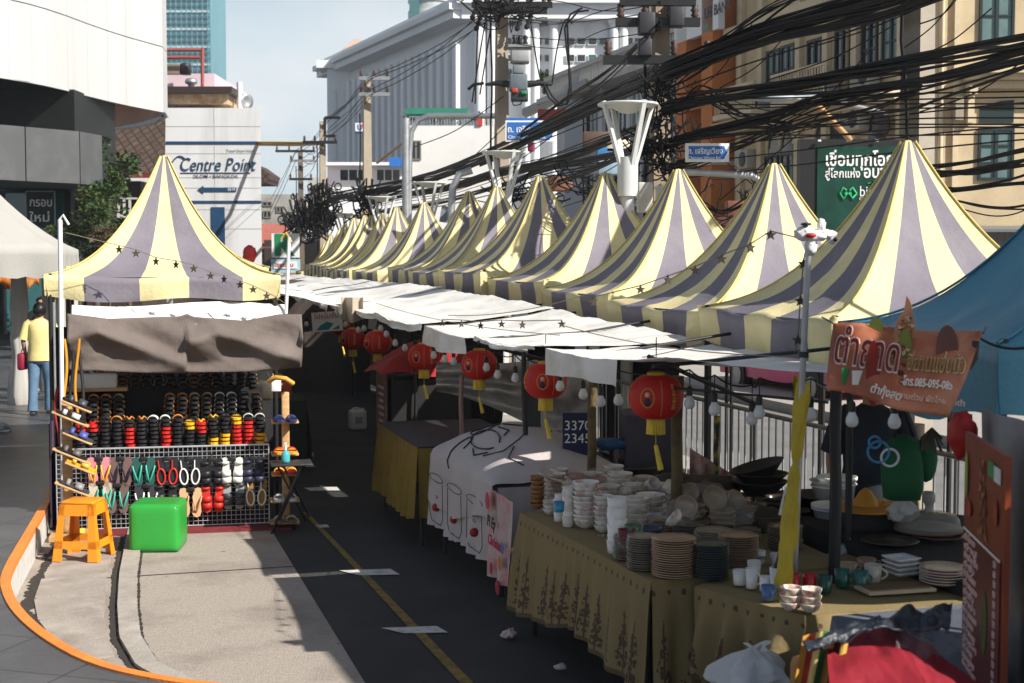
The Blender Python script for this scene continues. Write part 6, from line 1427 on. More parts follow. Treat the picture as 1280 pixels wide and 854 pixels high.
    for s in (-1, 1):
        st = stride * s; MB().rbox(W(s * .097, st + .06, .03), (.085 * k, .24 * k, .055 * k), .02, R=Rz).build('shoe', C(60, 55, 55), o)
    if mask:
        MB().sphere(W(0, .088, 1.455), .052 * k, 12, sc=(1, .62, .85)).build('face_mask', C(110, 165, 175), o)
    return o, W
jeans = M('blue_jeans', (.095, .17, .27), .85, .25, 6, .2, 50, stain=(.17, .26, .36), stain_amt=.5, stain_scale=3)
ysh = M('yellow_shirt', (.72, .62, .26), .8, .06, 4, .2, 14)
gp = G(52, 518, SW); pr, W = person((gp.x, gp.y, SW), 1.57, R_(8), ysh, jeans, 'person in a pale yellow T-shirt and jeans walking away')
bagp = W(-.26, .1, .84); o = thing('hand_bag', 'crimson bag carried by the person in yellow', 'bag', bagp - UP * .2)
b = MB(); b.rbox(bagp + V((0, 0, -.08)), (.10, .26, .24), .03); b.build('bag_body', C(130, 25, 55), o); MB().tube([bagp + V((0, -.08, .03)), bagp + V((0, 0, .12)), bagp + V((0, .08, .03))], .008, 5).build('strap', C(130, 25, 55), o)
gp = G(24, 500, SW); person((gp.x - .02, gp.y + 1.2, SW), 1.58, R_(200), C(24, 24, 28, 80), C(30, 30, 34, 80), 'person in black with a pale blue face mask beside the bundled curtain', mask=True)
gp = P(1088, 600, 9.15); pr, W = person((gp.x, gp.y, .0), 1.72, R_(165), M('navy_shirt', (.012, .018, .035), .8, .2, 5, .2, 20), C(40, 46, 56, 80), 'person in a dark blue shirt standing behind the end table', stride=.02)
b = MB(); b.box(W(.0, .13, 1.08), (.16, .006, .03)); 
gp = G(4, 540, SW); o = thing('sneaker', 'grey white shoe of someone stepping out at the picture edge', 'shoe', (gp.x, gp.y, SW))
b = MB(); blob(b, V((gp.x - .03, gp.y, SW + .06)), .10, (1.0, .7, .55), 5); b.build('upper', C(150, 148, 145), o); MB().rbox((gp.x - .03, gp.y, SW + .015), (.24, .1, .03), .012).build('sole', C(190, 188, 182), o)
# ------------------------------------------------------------------ buildings
def face(org, right, nrm):
    """local frame on a facade: pt(x along, z up, out)"""
    r = V(right).normalized(); n_ = V(nrm).normalized(); o = V(org)
    def pt(x, z, e=0): return o + r * x + UP * z + n_ * e
    R = Matrix((r, -n_, UP)).transposed()
    return pt, R
def window(par, pt, R, x, z, w_, h, fm, gm, arch=False, mull=1, depth=.06, fw=.05, name='window', bars=0, shut=None):
    b = MB(); 
    for sx in (-1, 1): b.box(pt(x + sx * (w_ / 2 - fw / 2), z, depth / 2 + .003), (fw, depth, h), R=R)
    for sz in (-1, 1): b.box(pt(x, z + sz * (h / 2 - fw / 2), depth / 2 + .003), (w_ - 2 * fw - .004, depth, fw), R=R)
    for k in range(mull): b.box(pt(x - w_ / 2 + (k + 1) * w_ / (mull + 1), z, depth / 2 + .001), (fw * 1.3, depth * .9, h - 2 * fw - .004), R=R)
    for k in range(bars): b.box(pt(x, z - h / 2 + (k + 1) * h / (bars + 1), depth / 2 - .002), (w_ - 2 * fw - .006, depth * .6, fw * .7), R=R)
    f = b.build(name, fm, par); MB().box(pt(x, z, .008), (w_ - fw * .8, .008, h - fw * .8), R=R).build('pane', gm, f); return f

# --- curved white building by the pavement
facade_m = M('white_facade', (.51, .51, .505), .45, .04, 1.2, .05, 8, stain=(.44, .44, .43), stain_amt=.6, stain_scale=.7, stretch=(1, 1, .10))
Zb = 7.0
edge = [(-330, 52), (-160, 72), (-70, 86), (0, 97.5), (35, 103), (60, 108), (90, 115), (120, 123), (150, 130), (175, 135), (195, 138.8), (206, 141)]
ep = [G(u, v, Zb) for u, v in edge]
l_ = ep[-1]; ep += [l_ + V((-.25, 1.6, 0)), l_ + V((-1.2, 3.8, 0)), l_ + V((-3.5, 6.5, 0)), l_ + V((-8, 9, 0))]
o = thing('curved_white_building', 'curved white panelled building overhanging a dark glass front by the pavement', 'building', (-16, 38, 0))
b = MB(); npan = 18; seam = .02
def el(t): return pl(ep, t)
for k in range(npan):
    for (z0, z1) in ((Zb, Zb + 2.0), (Zb + 2.03, Zb + 4.2), (Zb + 4.23, Zb + 6.6), (Zb + 6.63, Zb + 9)):
        a = el((k + .004) / npan); c = el((k + .996) / npan); d = (c - a).normalized(); nn = V((d.y, -d.x, 0)) * -1
        pj = random.uniform(-.006, .006); dz = -.0
        vs = [a, c, c + V((-nn.x * .1, -nn.y * .1, 0)) * -1, a + V((-nn.x * .1, -nn.y * .1, 0)) * -1]
        b.add([V((q.x, q.y, z0)) for q in vs] + [V((q.x, q.y, z1)) for q in vs], [(0, 3, 2, 1), (4, 5, 6, 7), (0, 1, 5, 4), (1, 2, 6, 5), (2, 3, 7, 6), (3, 0, 4, 7)])
b.build('facade_panels', facade_m, o)
b = MB(); prev = None
inn = [q + V((-.35, .55, 0)) for q in ep]
for q in inn:
    cur = (V((q.x, q.y, Zb + .05)), V((q.x, q.y, Zb + 9)))
    if prev: b.quad(prev[0], cur[0], cur[1], prev[1])
    prev = cur
b.build('inner_wall', C(120, 122, 122), o)
soff = M('dark_soffit', (.016, .032, .022), .12, .3, 2, .05, 5, spec=.9)
b = MB(); deep = [G(u, v, Zb) for u, v in ((-330, 150), (-160, 155), (-70, 160), (0, 164), (35, 165), (60, 165), (93, 165), (120, 163), (150, 159), (175, 154), (195, 148), (206, 144))] + [q + V((-.3, .3, 0)) for q in ep[12:]]
for i in range(len(ep) - 1): b.quad(ep[i] + UP * .02, ep[i + 1] + UP * .02, deep[i + 1] + UP * .02, deep[i] + UP * .02)
b.build('soffit', soff, o)
dkwall = M('dark_wall', (.004, .006, .005), .5, .3, 3)
w1 = P(93, 140, 39); b = MB(); b.box((w1.x - 10, 40 + 1, 4.6), (20, 4, 4.9)); b.build('upper_wall', dkwall, o)
# lower canopy fascia
fa = P(-120, 193, 30.0); fb = P(100, 193, 33.5); fc = P(128, 193, 34.6)
fas = M('grey_fascia', (.085, .088, .092), .5, .08, 2, .05, 8, stain=(.12, .12, .12), stain_amt=.4)
b = MB(); pts_f = [fa, fb, fc, fc + V((-.6, 1.8, 0)), fa + V((0, 6, 0))]
for i in range(len(pts_f) - 1):
    a = pts_f[i]; c = pts_f[i + 1]; nseg = max(1, int((c - a).length / 1.2))
    for k in range(nseg):
        q0_ = a.lerp(c, (k + .01) / nseg); q1_ = a.lerp(c, (k + .99) / nseg); z0, z1 = 4.2, 5.42
        b.quad(V((q0_.x, q0_.y, z0)), V((q1_.x, q1_.y, z0)), V((q1_.x, q1_.y, z1)), V((q0_.x, q0_.y, z1)))
b.add([V((q.x, q.y, 4.205)) for q in pts_f] + [V((q.x, q.y, 5.41)) for q in pts_f], [list(range(5))[::-1], list(range(5, 10))])
b.build('entrance_canopy', fas, o)
teal_g = M('teal_glass', (.035, .13, .135), .1, .25, 1.2, spec=.7)
ga = V((-16, 34.8, 0)); gb_ = P(88, 260, 36); gb_.z = 0
pt, R = face(V((-20, 36, 0)), (1, 0, 0), (0, -1, 0))
wl_ = gb_.x + 20
MB().box(pt(wl_ / 2, 2.2, -.2), (wl_, .3, 4.4), R=R).build('shop_wall', dkwall, o)
for k in range(6): window(o, pt, R, wl_ - .9 - k * 1.75, 2.35, 1.6, 3.6, C(30, 34, 36), teal_g, mull=0, name='shop_window')
sg = P(51, 262, 35.7); o2 = thing('poster_frame', 'dark framed poster with white Thai words behind the white marquee', 'poster', sg)
MB().box(sg, (.72, .03, .9)).build('sheet', C(18, 28, 32), o2); b = MB()
for (dx_, dz_, a_, c_) in ((-.36, 0, .03, .9), (.36, 0, .03, .9), (0, .45, .72, .03)): b.box(sg + V((dx_, -.02, dz_)), (a_, .02, c_))
b.build('border', C(150, 165, 165), o2)
text('กรอบ', sg + V((-.28, -.03, .08)), (1, 0, 0), UP, .3, white_paint, o2, bold=.015, width=.56); text('ใหม่', sg + V((-.28, -.03, -.3)), (1, 0, 0), UP, .3, white_paint, o2, bold=.015, width=.5)

# --- old house with a brown tiled roof
roof_m = M('brown_tiles', (.085, .055, .040), .85, .3, 6, .2, 30)
NN, LL, bb = nodes_of(roof_m)
tcn = NN.new('ShaderNodeTexCoord'); mpn = NN.new('ShaderNodeMapping'); mpn.inputs['Rotation'].default_value = (0, R_(45), 0); LL.new(tcn.outputs['Object'], mpn.inputs[0])
ck = NN.new('ShaderNodeTexBrick'); ck.offset = 0; ck.inputs['Scale'].default_value = 1; ck.inputs['Brick Width'].default_value = .27; ck.inputs['Row Height'].default_value = .27; ck.inputs['Mortar Size'].default_value = .03
ck.inputs['Color1'].default_value = (1, 1, 1, 1); ck.inputs['Color2'].default_value = (.7, .65, .6, 1); ck.inputs['Mortar'].default_value = (.28, .25, .24, 1)
mp2 = NN.new('ShaderNodeMapping'); mp2.inputs['Rotation'].default_value = (R_(90), 0, 0); LL.new(mpn.outputs[0], mp2.inputs[0]); LL.new(mp2.outputs[0], ck.inputs['Vector'])
mxn = NN.new('ShaderNodeMix'); mxn.data_type = 'RGBA'; mxn.blend_type = 'MULTIPLY'; mxn.inputs['Factor'].default_value = 1
LL.new(bb.inputs['Base Color'].links[0].from_socket, mxn.inputs['A']); LL.new(ck.outputs['Color'], mxn.inputs['B']); LL.new(mxn.outputs['Result'], bb.inputs['Base Color'])
o = thing('tiled_house', 'old house with a brown diamond tiled roof behind the leafy tree', 'house', (-15, 57, 0))
e0 = P(92, 214, 55); e1 = P(206, 218, 55); r0 = P(60, 132, 60); r1 = P(207, 132, 60)
e0.x -= 2; e0.z = e1.z
b = MB(); b.quad(e0, e1, r1, r0); b.quad(r0, r1, P(207, 160, 64), P(60, 160, 64)); b.build('roof', roof_m, o, solid=.1)
MB().box(((e0.x + e1.x) / 2, 54.98, e1.z - .06), (e1.x - e0.x, .08, .16)).build('eave_board', C(120, 45, 35), o)
pt, R = face(V((e0.x + .6, 56, 0)), (1, 0, 0), (0, -1, 0)); wl_ = e1.x - e0.x - 1.8
MB().box(pt(wl_ / 2, e1.z / 2 - .1, -2), (wl_, 4, e1.z - .2), R=R).build('wall', C(55, 45, 40, 85), o)
for k in range(4): window(o, pt, R, wl_ - .7 - k * 1.25, e1.z - 1.35, .9, 1.1, C(40, 30, 28), glass_dk, mull=1)
b = MB(); zz = P(100, 246, 48).z
for k in range(16): b.box(pt(wl_ - .3 - k * .22, zz - .1, .5), (.09, .05, .7), R=R)
b.box(pt(wl_ - 2, zz + .27, .5), (4, .07, .07), R=R); b.box(pt(wl_ - 2, zz - .42, .25), (4, .6, .12), R=R); b.build('balcony_rail', C(190, 190, 185), o)
MB().box(pt(wl_ - 1.2, P(100, 300, 48).z, .6), (5, 1.2, .5), R=R).build('red_awning', C(130, 45, 40), o)

# --- trees and plants
def leaf_mat(n_, c): return M(n_, c, .5, .45, 3, trans=.25, spec=.35)
lf1 = leaf_mat('leaf_green', (.040, .085, .022)); lf2 = leaf_mat('leaf_olive', (.075, .105, .03)); bark2 = M('bark', (.09, .07, .05), .9, .3, 8, .4, 30)
def leafy(name, label, c, rad, nleaf, size, trunk_z, mats, seed, clumps=14, flat=.8, cat='tree', group=None):
    rnd = random.Random(seed); o = thing(name, label, cat, (c.x, c.y, trunk_z), 0, group)
    b = MB(); cl_ = []
    base = V((c.x, c.y, trunk_z))
    for k in range(clumps):
        d = V((rnd.gauss(0, 1), rnd.gauss(0, 1), rnd.gauss(0, 1))).normalized(); q = c + V((d.x * rad * rnd.uniform(.35, 1), d.y * rad * rnd.uniform(.35, 1), d.z * rad * flat * rnd.uniform(.3, 1))); cl_.append((q, rad * rnd.uniform(.22, .42), rnd.random()))
    mid = base.lerp(c, .6); b.tube([base, base.lerp(mid, .5) + V((.04 * rad, 0, 0)), mid], [rad * .09, rad * .07, rad * .055], 8)
    for q, r, _ in cl_: b.tube([mid, mid.lerp(q, .5) + UP * rad * .06, q], [rad * .035, rad * .02, rad * .008], 5)
    b.build('trunk', bark2, o)
    b = MB()
    for i in range(nleaf):
        q, r, t = cl_[rnd.randrange(len(cl_))]; d = V((rnd.gauss(0, 1), rnd.gauss(0, 1), rnd.gauss(0, 1))).normalized() * r * rnd.random() ** .4; p = q + d
        a = V((rnd.gauss(0, 1), rnd.gauss(0, 1), rnd.gauss(0, .5))).normalized(); n2 = V((rnd.gauss(0, .6), rnd.gauss(0, .6), 1)).normalized(); s2 = a.cross(n2).normalized() * size * .28; a = a * size * rnd.uniform(.6, 1.1)
        b.add([p, p + a * .5 + s2, p + a, p + a * .5 - s2], [(0, 1, 2, 3)], int(t * 1.99) if rnd.random() < .8 else rnd.randrange(2))
    b.build('crown', mats, o); return o
leafy('tree', 'leafy green tree between the curved building and the sandal stall', P(118, 274, 33), 1.02, 2600, .12, 0, [lf1, lf2], 3, 16, 1.0)
leafy('tree', 'taller loose tree under the white overhang', P(134, 226, 36), .45, 700, .11, 0, [lf1, lf2], 8, 8, 1.4)
leafy('shrub', 'reddish green shrub above the shoulder of the sandal tent', P(160, 300, 30), .8, 1300, .13, SW, [lf1, M('leaf_red', (.10, .045, .025), .5, .3, 4, trans=.2)], 5, 12, .8, 'shrub')
leafy('tree', 'tree hidden in front of the curved building, mirrored in its soffit', V((-11.2, 38.2, 4.6)), 1.2, 1500, .2, 0, [lf1, lf2], 11, 12, 1.0)

# --- hotel sign building
cp_w = M('sign_wall_white', (.70, .71, .72), .6, .03, .6, .05, 10, stain=(.48, .48, .47), stain_amt=.6, stain_scale=.7, stretch=(1, 1, .12))
navy = M('navy_paint', (.012, .055, .135), .5, .1, 4)
YC = 60; A0 = P(207, 135, YC); A1 = P(325.5, 135, YC); wC = A1.x - A0.x
o = thing('hotel_sign_building', 'white blank walled hotel building painted with blue lettering and arrow', 'building', ((A0.x + A1.x) / 2, YC + 5, 0))
pt, R = face(V((A0.x, YC, 0)), (1, 0, 0), (0, -1, 0)); zt = A0.z
MB().prism([(A0.x - 1.5, YC), (A1.x, YC), (A1.x * 1.17, YC * 1.17), (A0.x * 1.17 - 1.5, YC * 1.17)], zt, Matrix.Identity(4)).build('wall', cp_w, o)
b = MB()
for v in (158, 192, 222, 235, 262, 286): b.box(pt(wC / 2, P(0, v, YC).z, .004), (wC, .012, .025), R=R)
for u in (266,): b.box(pt(P(u, 0, YC).x - A0.x, zt / 2, .005), (.02, .012, zt), R=R)
b.build('wall_joint', C(175, 178, 180), o)
MB().box(pt(wC / 2, P(0, 178.5, YC).z, .02), (wC, .03, .11), R=R).build('blue_band', navy, o); b = MB(); xa = P(236, 0, YC).x - A0.x; b.box(pt((xa + wC) / 2, P(0, 252.5, YC).z, .02), (wC - xa, .03, .1), R=R); b.build('blue_band', navy, o)
x0_ = P(261, 0, YC).x - A0.x; x1_ = P(278, 0, YC).x - A0.x; MB().box(pt((x0_ + x1_) / 2, (P(0, 259, YC).z + P(0, 330, YC).z) / 2, .02), (x1_ - x0_, .03, P(0, 259, YC).z - P(0, 330, YC).z), R=R).build('blue_door', navy, o)
lx = P(221, 0, YC).x - A0.x
text('Centre Point', pt(lx, P(0, 213.5, YC).z, .03), (1, 0, 0), UP, .78, navy, o, bold=-.004, shear=.28, width=P(316, 0, YC).x - P(221, 0, YC).x, ext=.01)
MB().tube([pt(lx - .05 + .35 * t + .1, P(0, 196, YC).z + .02 - .10 * t * t * 3, .03) for t in [-.9, -.6, -.3, 0, .3, .6]], .03, 4).build('lettering', navy, o)
MB().tube([pt(P(u, 0, YC).x - A0.x, P(0, v, YC).z, .03) for u, v in ((308, 205), (313, 209), (316, 206), (313, 202))], .03, 4).build('lettering', navy, o)
MB().box(pt(P(267, 0, YC).x - A0.x, P(0, 216.3, YC).z, .02), (P(312, 0, YC).x - P(224, 0, YC).x, .02, .035), R=R).build('rule', navy, o)
text('SILOM • BANGKOK', pt(P(239, 0, YC).x - A0.x, P(0, 222.5, YC).z, .03), (1, 0, 0), UP, .2, C(70, 70, 85), o, bold=.005, width=P(296, 0, YC).x - P(239, 0, YC).x)
az = P(0, 237, YC).z; ax0 = P(244.5, 0, YC).x - A0.x; ax1 = P(293, 0, YC).x - A0.x; Mx = basis((1, 0, 0), UP, pt(0, 0, .02))
MB().prism([(ax0, az), (ax0 + .24, az + .17), (ax0 + .24, az + .085), (ax1, az + .085), (ax1, az - .085), (ax0 + .24, az - .085), (ax0 + .24, az - .17)], .02, Mx).build('arrow', navy, o)
text('50 M', pt(ax1 - .36, az - .05, .045), (1, 0, 0), UP, .15, white_paint, o, bold=.01)
text('Travel Smart Hotel', pt(P(281, 0, YC).x - A0.x, P(0, 190, YC).z, .03), (1, 0, 0), UP, .16, C(90, 95, 110), o, width=P(316, 0, YC).x - P(281, 0, YC).x)
# things on its roof
h1 = thing('rooftop_hut', 'rusty rooftop hut with a dark roof on the white hotel building', 'hut', P(248, 135, YC + 2))
q = P(248, 126, YC + 2); MB().box(q, (P(285, 0, 62).x - P(200, 0, 62).x, 2, .5)).build('wall', M('rusty_panel', (.50, .36, .22), .8, .3, 4, stain=(.28, .11, .03), stain_amt=.9, stain_scale=2.5), h1)
q = P(250, 116.5, YC + 1.8); MB().box(q, (P(294, 0, 62).x - P(200, 0, 62).x, 2.6, .26)).build('roof', C(52, 40, 38), h1)
q = P(299.5, 122, YC + 2); tag(MB().cyl(q - UP * 1.4, q + UP * .65, .12, n=10).build('white_flue', white_paint), 'white flue pipe at the edge of the hotel roof', 'flue')
q = P(239, 106, YC + 2.5); tag(MB().lathe([(.14, -.45), (.14, 0), (.26, .05), (.28, .15), (.2, .26), (.001, .3)], q, 14).build('roof_ventilator', grey_met), 'round metal ventilator on the rooftop hut', 'ventilator')
q = P(307, 127, YC + 1.5); tag(MB().lathe([(.001, 0), (.2, .03), (.33, .1), (.34, .11), (.2, .045), (.001, .015)], q, 20, R=Matrix.Rotation(R_(100), 3, 'Y') @ Matrix.Rotation(R_(40), 3, 'X')).build('satellite_dish', grey_met), 'small satellite dish on the edge of the hotel roof', 'dish')
pk_b = thing('pink_building', 'pale pink building behind the hotel roof', 'building', P(235, 130, 85)); pk_b.location.z = 0
a = P(205, 92, 85); c = P(268, 92, 85); MB().box(((a.x + c.x) / 2 - 1, 90, a.z / 2), (c.x - a.x + 2, 10, a.z)).build('wall', M('pink_plaster', (.66, .50, .55), .7, .05, 1), pk_b)
o = thing('steel_portal', 'rusty red steel portal frame on the pink building', 'frame', P(240, 92, 84))
rs = C(150, 75, 65)
b = MB()
for (u0, v0, u1, v1) in ((200, 62.5, 254, 62.5), (200, 72, 250, 72), (253, 60, 253, 112)):
    b.cyl(P(u0, v0, 83), P(u1, v1, 83), .1, n=4)
b.build('beams', rs, o)
q = P(232, 86, 84); tag(MB().lathe([(.001, 0), (.32, 0), (.32, .6), (.25, .66), (.001, .7)], q - UP * .35, 14).build('water_tank', C(35, 35, 38)), 'black water tank on the pink building', 'tank')
q = P(216, 87, 84); tag(MB().box(q, (.9, .6, .55)).build('wooden_hoarding', C(130, 115, 95)), 'brown boarded box beside the water tank', 'box')
# glass tower far behind
o = thing('glass_tower', 'tall teal glass office tower behind the red portal frame', 'tower', P(237, 120, 300)); o.location.z = 0
a = P(203, 0, 300); c = P(262.5, 0, 300); wT = c.x - a.x
pt, R = face(V((a.x, 300, 0)), (1, 0, 0), (0, -1, 0))
MB().box(pt(wT / 2, 37, -8.2), (wT, 16, 74), R=R).build('core', M('tower_teal', (.06, .22, .27), .3, .15, .15, spec=.6), o)
MB().box(pt(wT + .9, 15, -8.6), (1.6, 13, 30), R=R).build('side_wing', M('tower_grey', (.22, .32, .36), .4, .1, .15), o)
tw_l = M('tower_pale', (.42, .52, .55), .25, .3, .35, spec=.6, stretch=(1, 1, .1)); tw_d = M('tower_dark', (.025, .10, .14), .15, .3, .3, spec=.7)
random.seed(3)
for k in range(40):
    z = 36 + k * 1.22
    if z > 73: break
    MB().box(pt(wT / 2, z, .05), (wT - .3, .14, .42), R=R).build('window_band', tw_l if k % 3 == 0 else tw_d, o)
for k in range(9): MB().box(pt(.6 + k * wT / 9, 37, .16), (.12, .1, 74), R=R).build('mullion', M('tower_line', (.12, .3, .34), .4, .1, 1), o)

# --- middle distance at the far end of the street
def simple_block(name, label, u0, u1, v0, Y, depth, m, cat='building', wins=(), fm=None, gm=None):
    a = P(u0, v0, Y); c = P(u1, v0, Y); o = thing(name, label, cat, ((a.x + c.x) / 2, Y + depth / 2, 0)); w_ = c.x - a.x
    pt, R = face(V((a.x, Y, 0)), (1, 0, 0), (0, -1, 0)); MB().box(pt(w_ / 2, a.z / 2, -depth / 2), (w_, depth, a.z), R=R).build('wall', m, o)
    for (u, v, wp, hp) in wins:
        q = P(u, v, Y); window(o, pt, R, q.x - a.x, q.z, wp * Y / F, hp * Y / F, fm or C(120, 115, 105), gm or glass_dk, mull=1, fw=.06)
    return o, pt, R
grime = M('grimy_plaster', (.34, .33, .30), .85, .15, 1, .2, 12, stain=(.14, .13, .12), stain_amt=.7, stain_scale=1.2)
simple_block('shophouse', 'grimy grey shophouse beside the hotel sign building', 322, 366, 243, 85, 8, grime, wins=((334, 268, 10, 9), (350, 262, 9, 8), (360, 270, 8, 9), (334, 255, 12, 6)))
simple_block('shophouse', 'small pale shophouse with dark windows behind the far poles', 385, 425, 222, 100, 8, M('pale_plaster', (.45, .45, .43), .8, .1, 1, stain=(.3, .3, .28), stain_amt=.5), wins=((395, 235, 8, 7), (410, 232, 8, 7), (400, 255, 10, 8)))
simple_block('shophouse', 'dark fronted shophouse low behind the cable tangle', 330, 430, 300, 74, 8, C(58, 52, 48), wins=((350, 318, 12, 10), (375, 318, 12, 10), (405, 318, 12, 10)))
o = thing('red_tin_roof', 'faded red tin roof below the grimy shophouse', 'roof', P(345, 300, 76))
b = MB(); b.quad(P(318, 310, 74), P(364, 310, 74), P(360, 281, 79), P(322, 281, 79)); b.build('roof_sheet', M('red_tin', (.38, .11, .075), .7, .2, 3, stain=(.25, .12, .1), stain_amt=.5), o, solid=.1)
MB().box(P(342, 320, 76), (2.0, 3, .9)).build('gable_wall', C(150, 90, 70), o)
o = thing('old_gable', 'brown tiled gable end behind the hotel sign building', 'roof', P(327, 225, 72)); b = MB(); b.prism([(-.9, -.3), (.35, -.3), (.5, .15), (-.2, .65), (-.9, .65)], 3, basis((1, 0, 0), UP, P(326, 222, 72)) @ Matrix.Translation((0, 0, -3))); b.build('roof_sheet', roof_m, o)
# green P sign on the street
q = P(357, 307, 48); o = thing('parking_sign', 'white sign with a green letter and smaller panels at the far street end', 'sign', (q.x, q.y, 0))
wS = 34 * 48 / F
MB().box((q.x, q.y, q.z), (wS, .12, 30 * 48 / F)).build('panel', white_paint, o)
text('R', (q.x - wS * .42, q.y - .07, q.z - .30), (1, 0, 0), UP, .95, C(25, 130, 85), o, bold=.05, width=wS * .75)
q2 = P(357, 333, 48); MB().box(q2, (wS * 1.05, .1, .48)).build('lower_panel', C(165, 195, 205), o); MB().box(q2 + V((0, -.06, .04)), (wS * .85, .03, .24)).build('white_panel', white_paint, o)
text('โรงแรม', q2 + V((-wS * .40, -.08, -.01)), (1, 0, 0), UP, .17, C(190, 40, 40), o, bold=.02, width=wS * .7)
q3 = P(362, 345, 48); MB().box(q3, (.55, .1, .2)).build('orange_panel', C(215, 120, 40), o)
for s in (-.3, .3): MB().cyl((q.x + s, q.y + .08, 0), (q.x + s, q.y + .08, q.z), .04, n=8).build('post', grey_met, o)
q = P(390, 341, 50); tag(MB().box(q, (.5, .05, .35)).build('blue_notice', C(40, 80, 150)), 'small blue notice beyond the sign with a green letter', 'sign')
q = P(312, 318, 30); b = MB(); blob(b, q, .14, (1, .6, 1.3), 4); tag(b.build('red_ornament', C(190, 45, 35)), 'red paper ornament poking above the sandal tent slope', 'ornament')

# --- white colonnaded block
wb = M('white_stucco', (.80, .81, .82), .7, .03, .3, stain=(.55, .55, .55), stain_amt=.4, stain_scale=.15, stretch=(1, 1, .2))
wbs = M('white_stucco_grey', (.74, .76, .78), .7, .05, .3)
o = thing('colonnaded_building', 'huge white building with tall columns above the far street', 'building', (0, 150, 0))
near_ = P(586, 20, 131); zE = near_.z; farp = P(415, 95, 172); farp.z = zE
K0 = V((near_.x, near_.y, 0)); K1 = V((farp.x, farp.y, 0)); dK = (K1 - K0); LK = dK.length; dK.normalize(); nK = V((-dK.y, dK.x, 0)); nK = nK if nK.x < 0 else -nK
ptL, RL_ = face(K0, dK, nK)
fr_w = 34
MB().box(K0 + dK * LK / 2 - nK * 10 + UP * zE / 2, (LK, 20, zE), R=Matrix((dK, -nK, UP)).transposed()).build('wall', wbs, o)
ncol = 17
for k in range(ncol):
    x = .8 + k * (LK * .80) / ncol
    MB().box(ptL(x, zE / 2 - 1, .5), (1.0, 1.3, zE - 2), R=RL_).build('column', wb, o)
for k in range(ncol): MB().box(ptL(.8 + (k + .5) * (LK * .80) / ncol, zE / 2 - 1, .03), (.95, .06, zE - 3), R=RL_).build('window_strip', C(140, 148, 156, 30), o)
b = MB(); b.box(ptL(LK / 2 - .5, zE - .1, .7), (LK + 1, 2.4, .7), R=RL_); b.box(ptL(LK / 2 - .5, zE + .55, .9), (LK + 1.4, 2.9, .55), R=RL_); b.box(ptL(LK / 2, zE + 1.2, .5), (LK, 2, .7), R=RL_); b.build('cornice', wb, o)
# far end pavilion
q = P(442, 150, 168); zq = P(442, 86, 166).z
MB().box((q.x, q.y, zq / 2), (5.4, 6, zq)).build('end_pavilion', wb, o); MB().box((q.x - .2, q.y - .2, zq + .3), (7.2, 7.4, .9)).build('pavilion_cornice', wb, o)
b = MB(); 
for k in range(4): b.box((q.x - 1.9 + k * 1.25, q.y - 3.1, zq / 2 - 1), (.5, .3, zq - 3))
b.build('pavilion_pilasters', wbs, o)
b = MB(); b.prism([(-3.0, 0), (3.0, 0), (.6, 2.6), (.0, 2.6)], 5, basis((1, 0, 0), UP, (q.x + .4, q.y - 2.5, zq + .75)) @ Matrix.Translation((0, 0, -5))); b.build('pavilion_roof', M('terracotta_pale', (.52, .38, .29), .8, .2, 1), o)
# front facing wing
Kf = K0 + V((0, -.05, 0)); ptF, RF = face(Kf, (1, 0, 0), (0, -1, 0)); zF = P(700, 22, 131).z
MB().box(ptF(fr_w / 2, zF / 2, -8), (fr_w, 15.8, zF), R=RF).build('front_wall', wb, o)
b = MB(); b.box(ptF(fr_w / 2, zF + .3, .6), (fr_w + 1.2, 1.8, 1.3), R=RF); b.box(ptF(fr_w / 2, zF + 1.5, .9), (fr_w + 2, 2.6, 1.1), R=RF); b.box(ptF(fr_w / 2, zF + 3.4, .2), (fr_w, 1.2, 2.8), R=RF); b.build('front_cornice', wb, o)
def fx_(u): return P(u, 60, 131).x - Kf.x
for u in (600, 616, 658, 669, 692, 767, 779):
    b = MB(); r = .42 if u > 625 else .55; b.cyl(ptF(fx_(u), 0, .55), ptF(fx_(u), zF - .6, .55), r, r * .93, n=14); b.box(ptF(fx_(u), zF - .4, .55), (r * 2.6, r * 2.6, .5), R=RF); b.build('round_column', wb, o)
for v in (52, 73, 95):
    z = P(0, v, 131).z
    for u in (637, 646, 674.5, 683.5): window(o, ptF, RF, fx_(u), z, .48, .70 if v != 95 else .9, wb, glass_dk, mull=0, depth=.08, fw=.05)
    if v != 95:
        for u in (713, 726.5, 740.5, 754, 786, 798, 810): window(o, ptF, RF, fx_(u), z, .80, .70, wb, glass_dk if (u, v) != (740.5, 73) else teal_g, mull=0, depth=.08, fw=.05)
for u in (642, 679, 720, 747, 792):
    r = fx_(u + 13) - fx_(u) if u > 700 else .55; zz = P(0, 45, 131).z if u > 700 else P(0, 33, 131).z
    b = MB(); b.tube([ptF(fx_(u) + r * math.cos(a), zz + (r * 1.7 if u > 700 else .75) * math.sin(a), .06) for a in [i * math.pi / 12 for i in range(13)]], .07, 5); b.build('arch_moulding', wbs if u > 700 else wb, o)
    if u < 700:
        MB().prism([(.5 * math.cos(a), .68 * math.sin(a)) for a in [i * math.pi / 10 for i in range(11)]], .03, basis((1, 0, 0), UP, ptF(fx_(u), zz + .02, .03))).build('arch_pane', glass_dk, o)
        for du in (-4.5, 4.5): MB().prism([(.2 * math.cos(a), .34 * math.sin(a)) for a in [i * math.pi / 8 for i in range(9)]], .03, basis((1, 0, 0), UP, ptF(fx_(u + du), P(0, 91, 131).z, .06))).build('arch_pane', glass_dk, o)
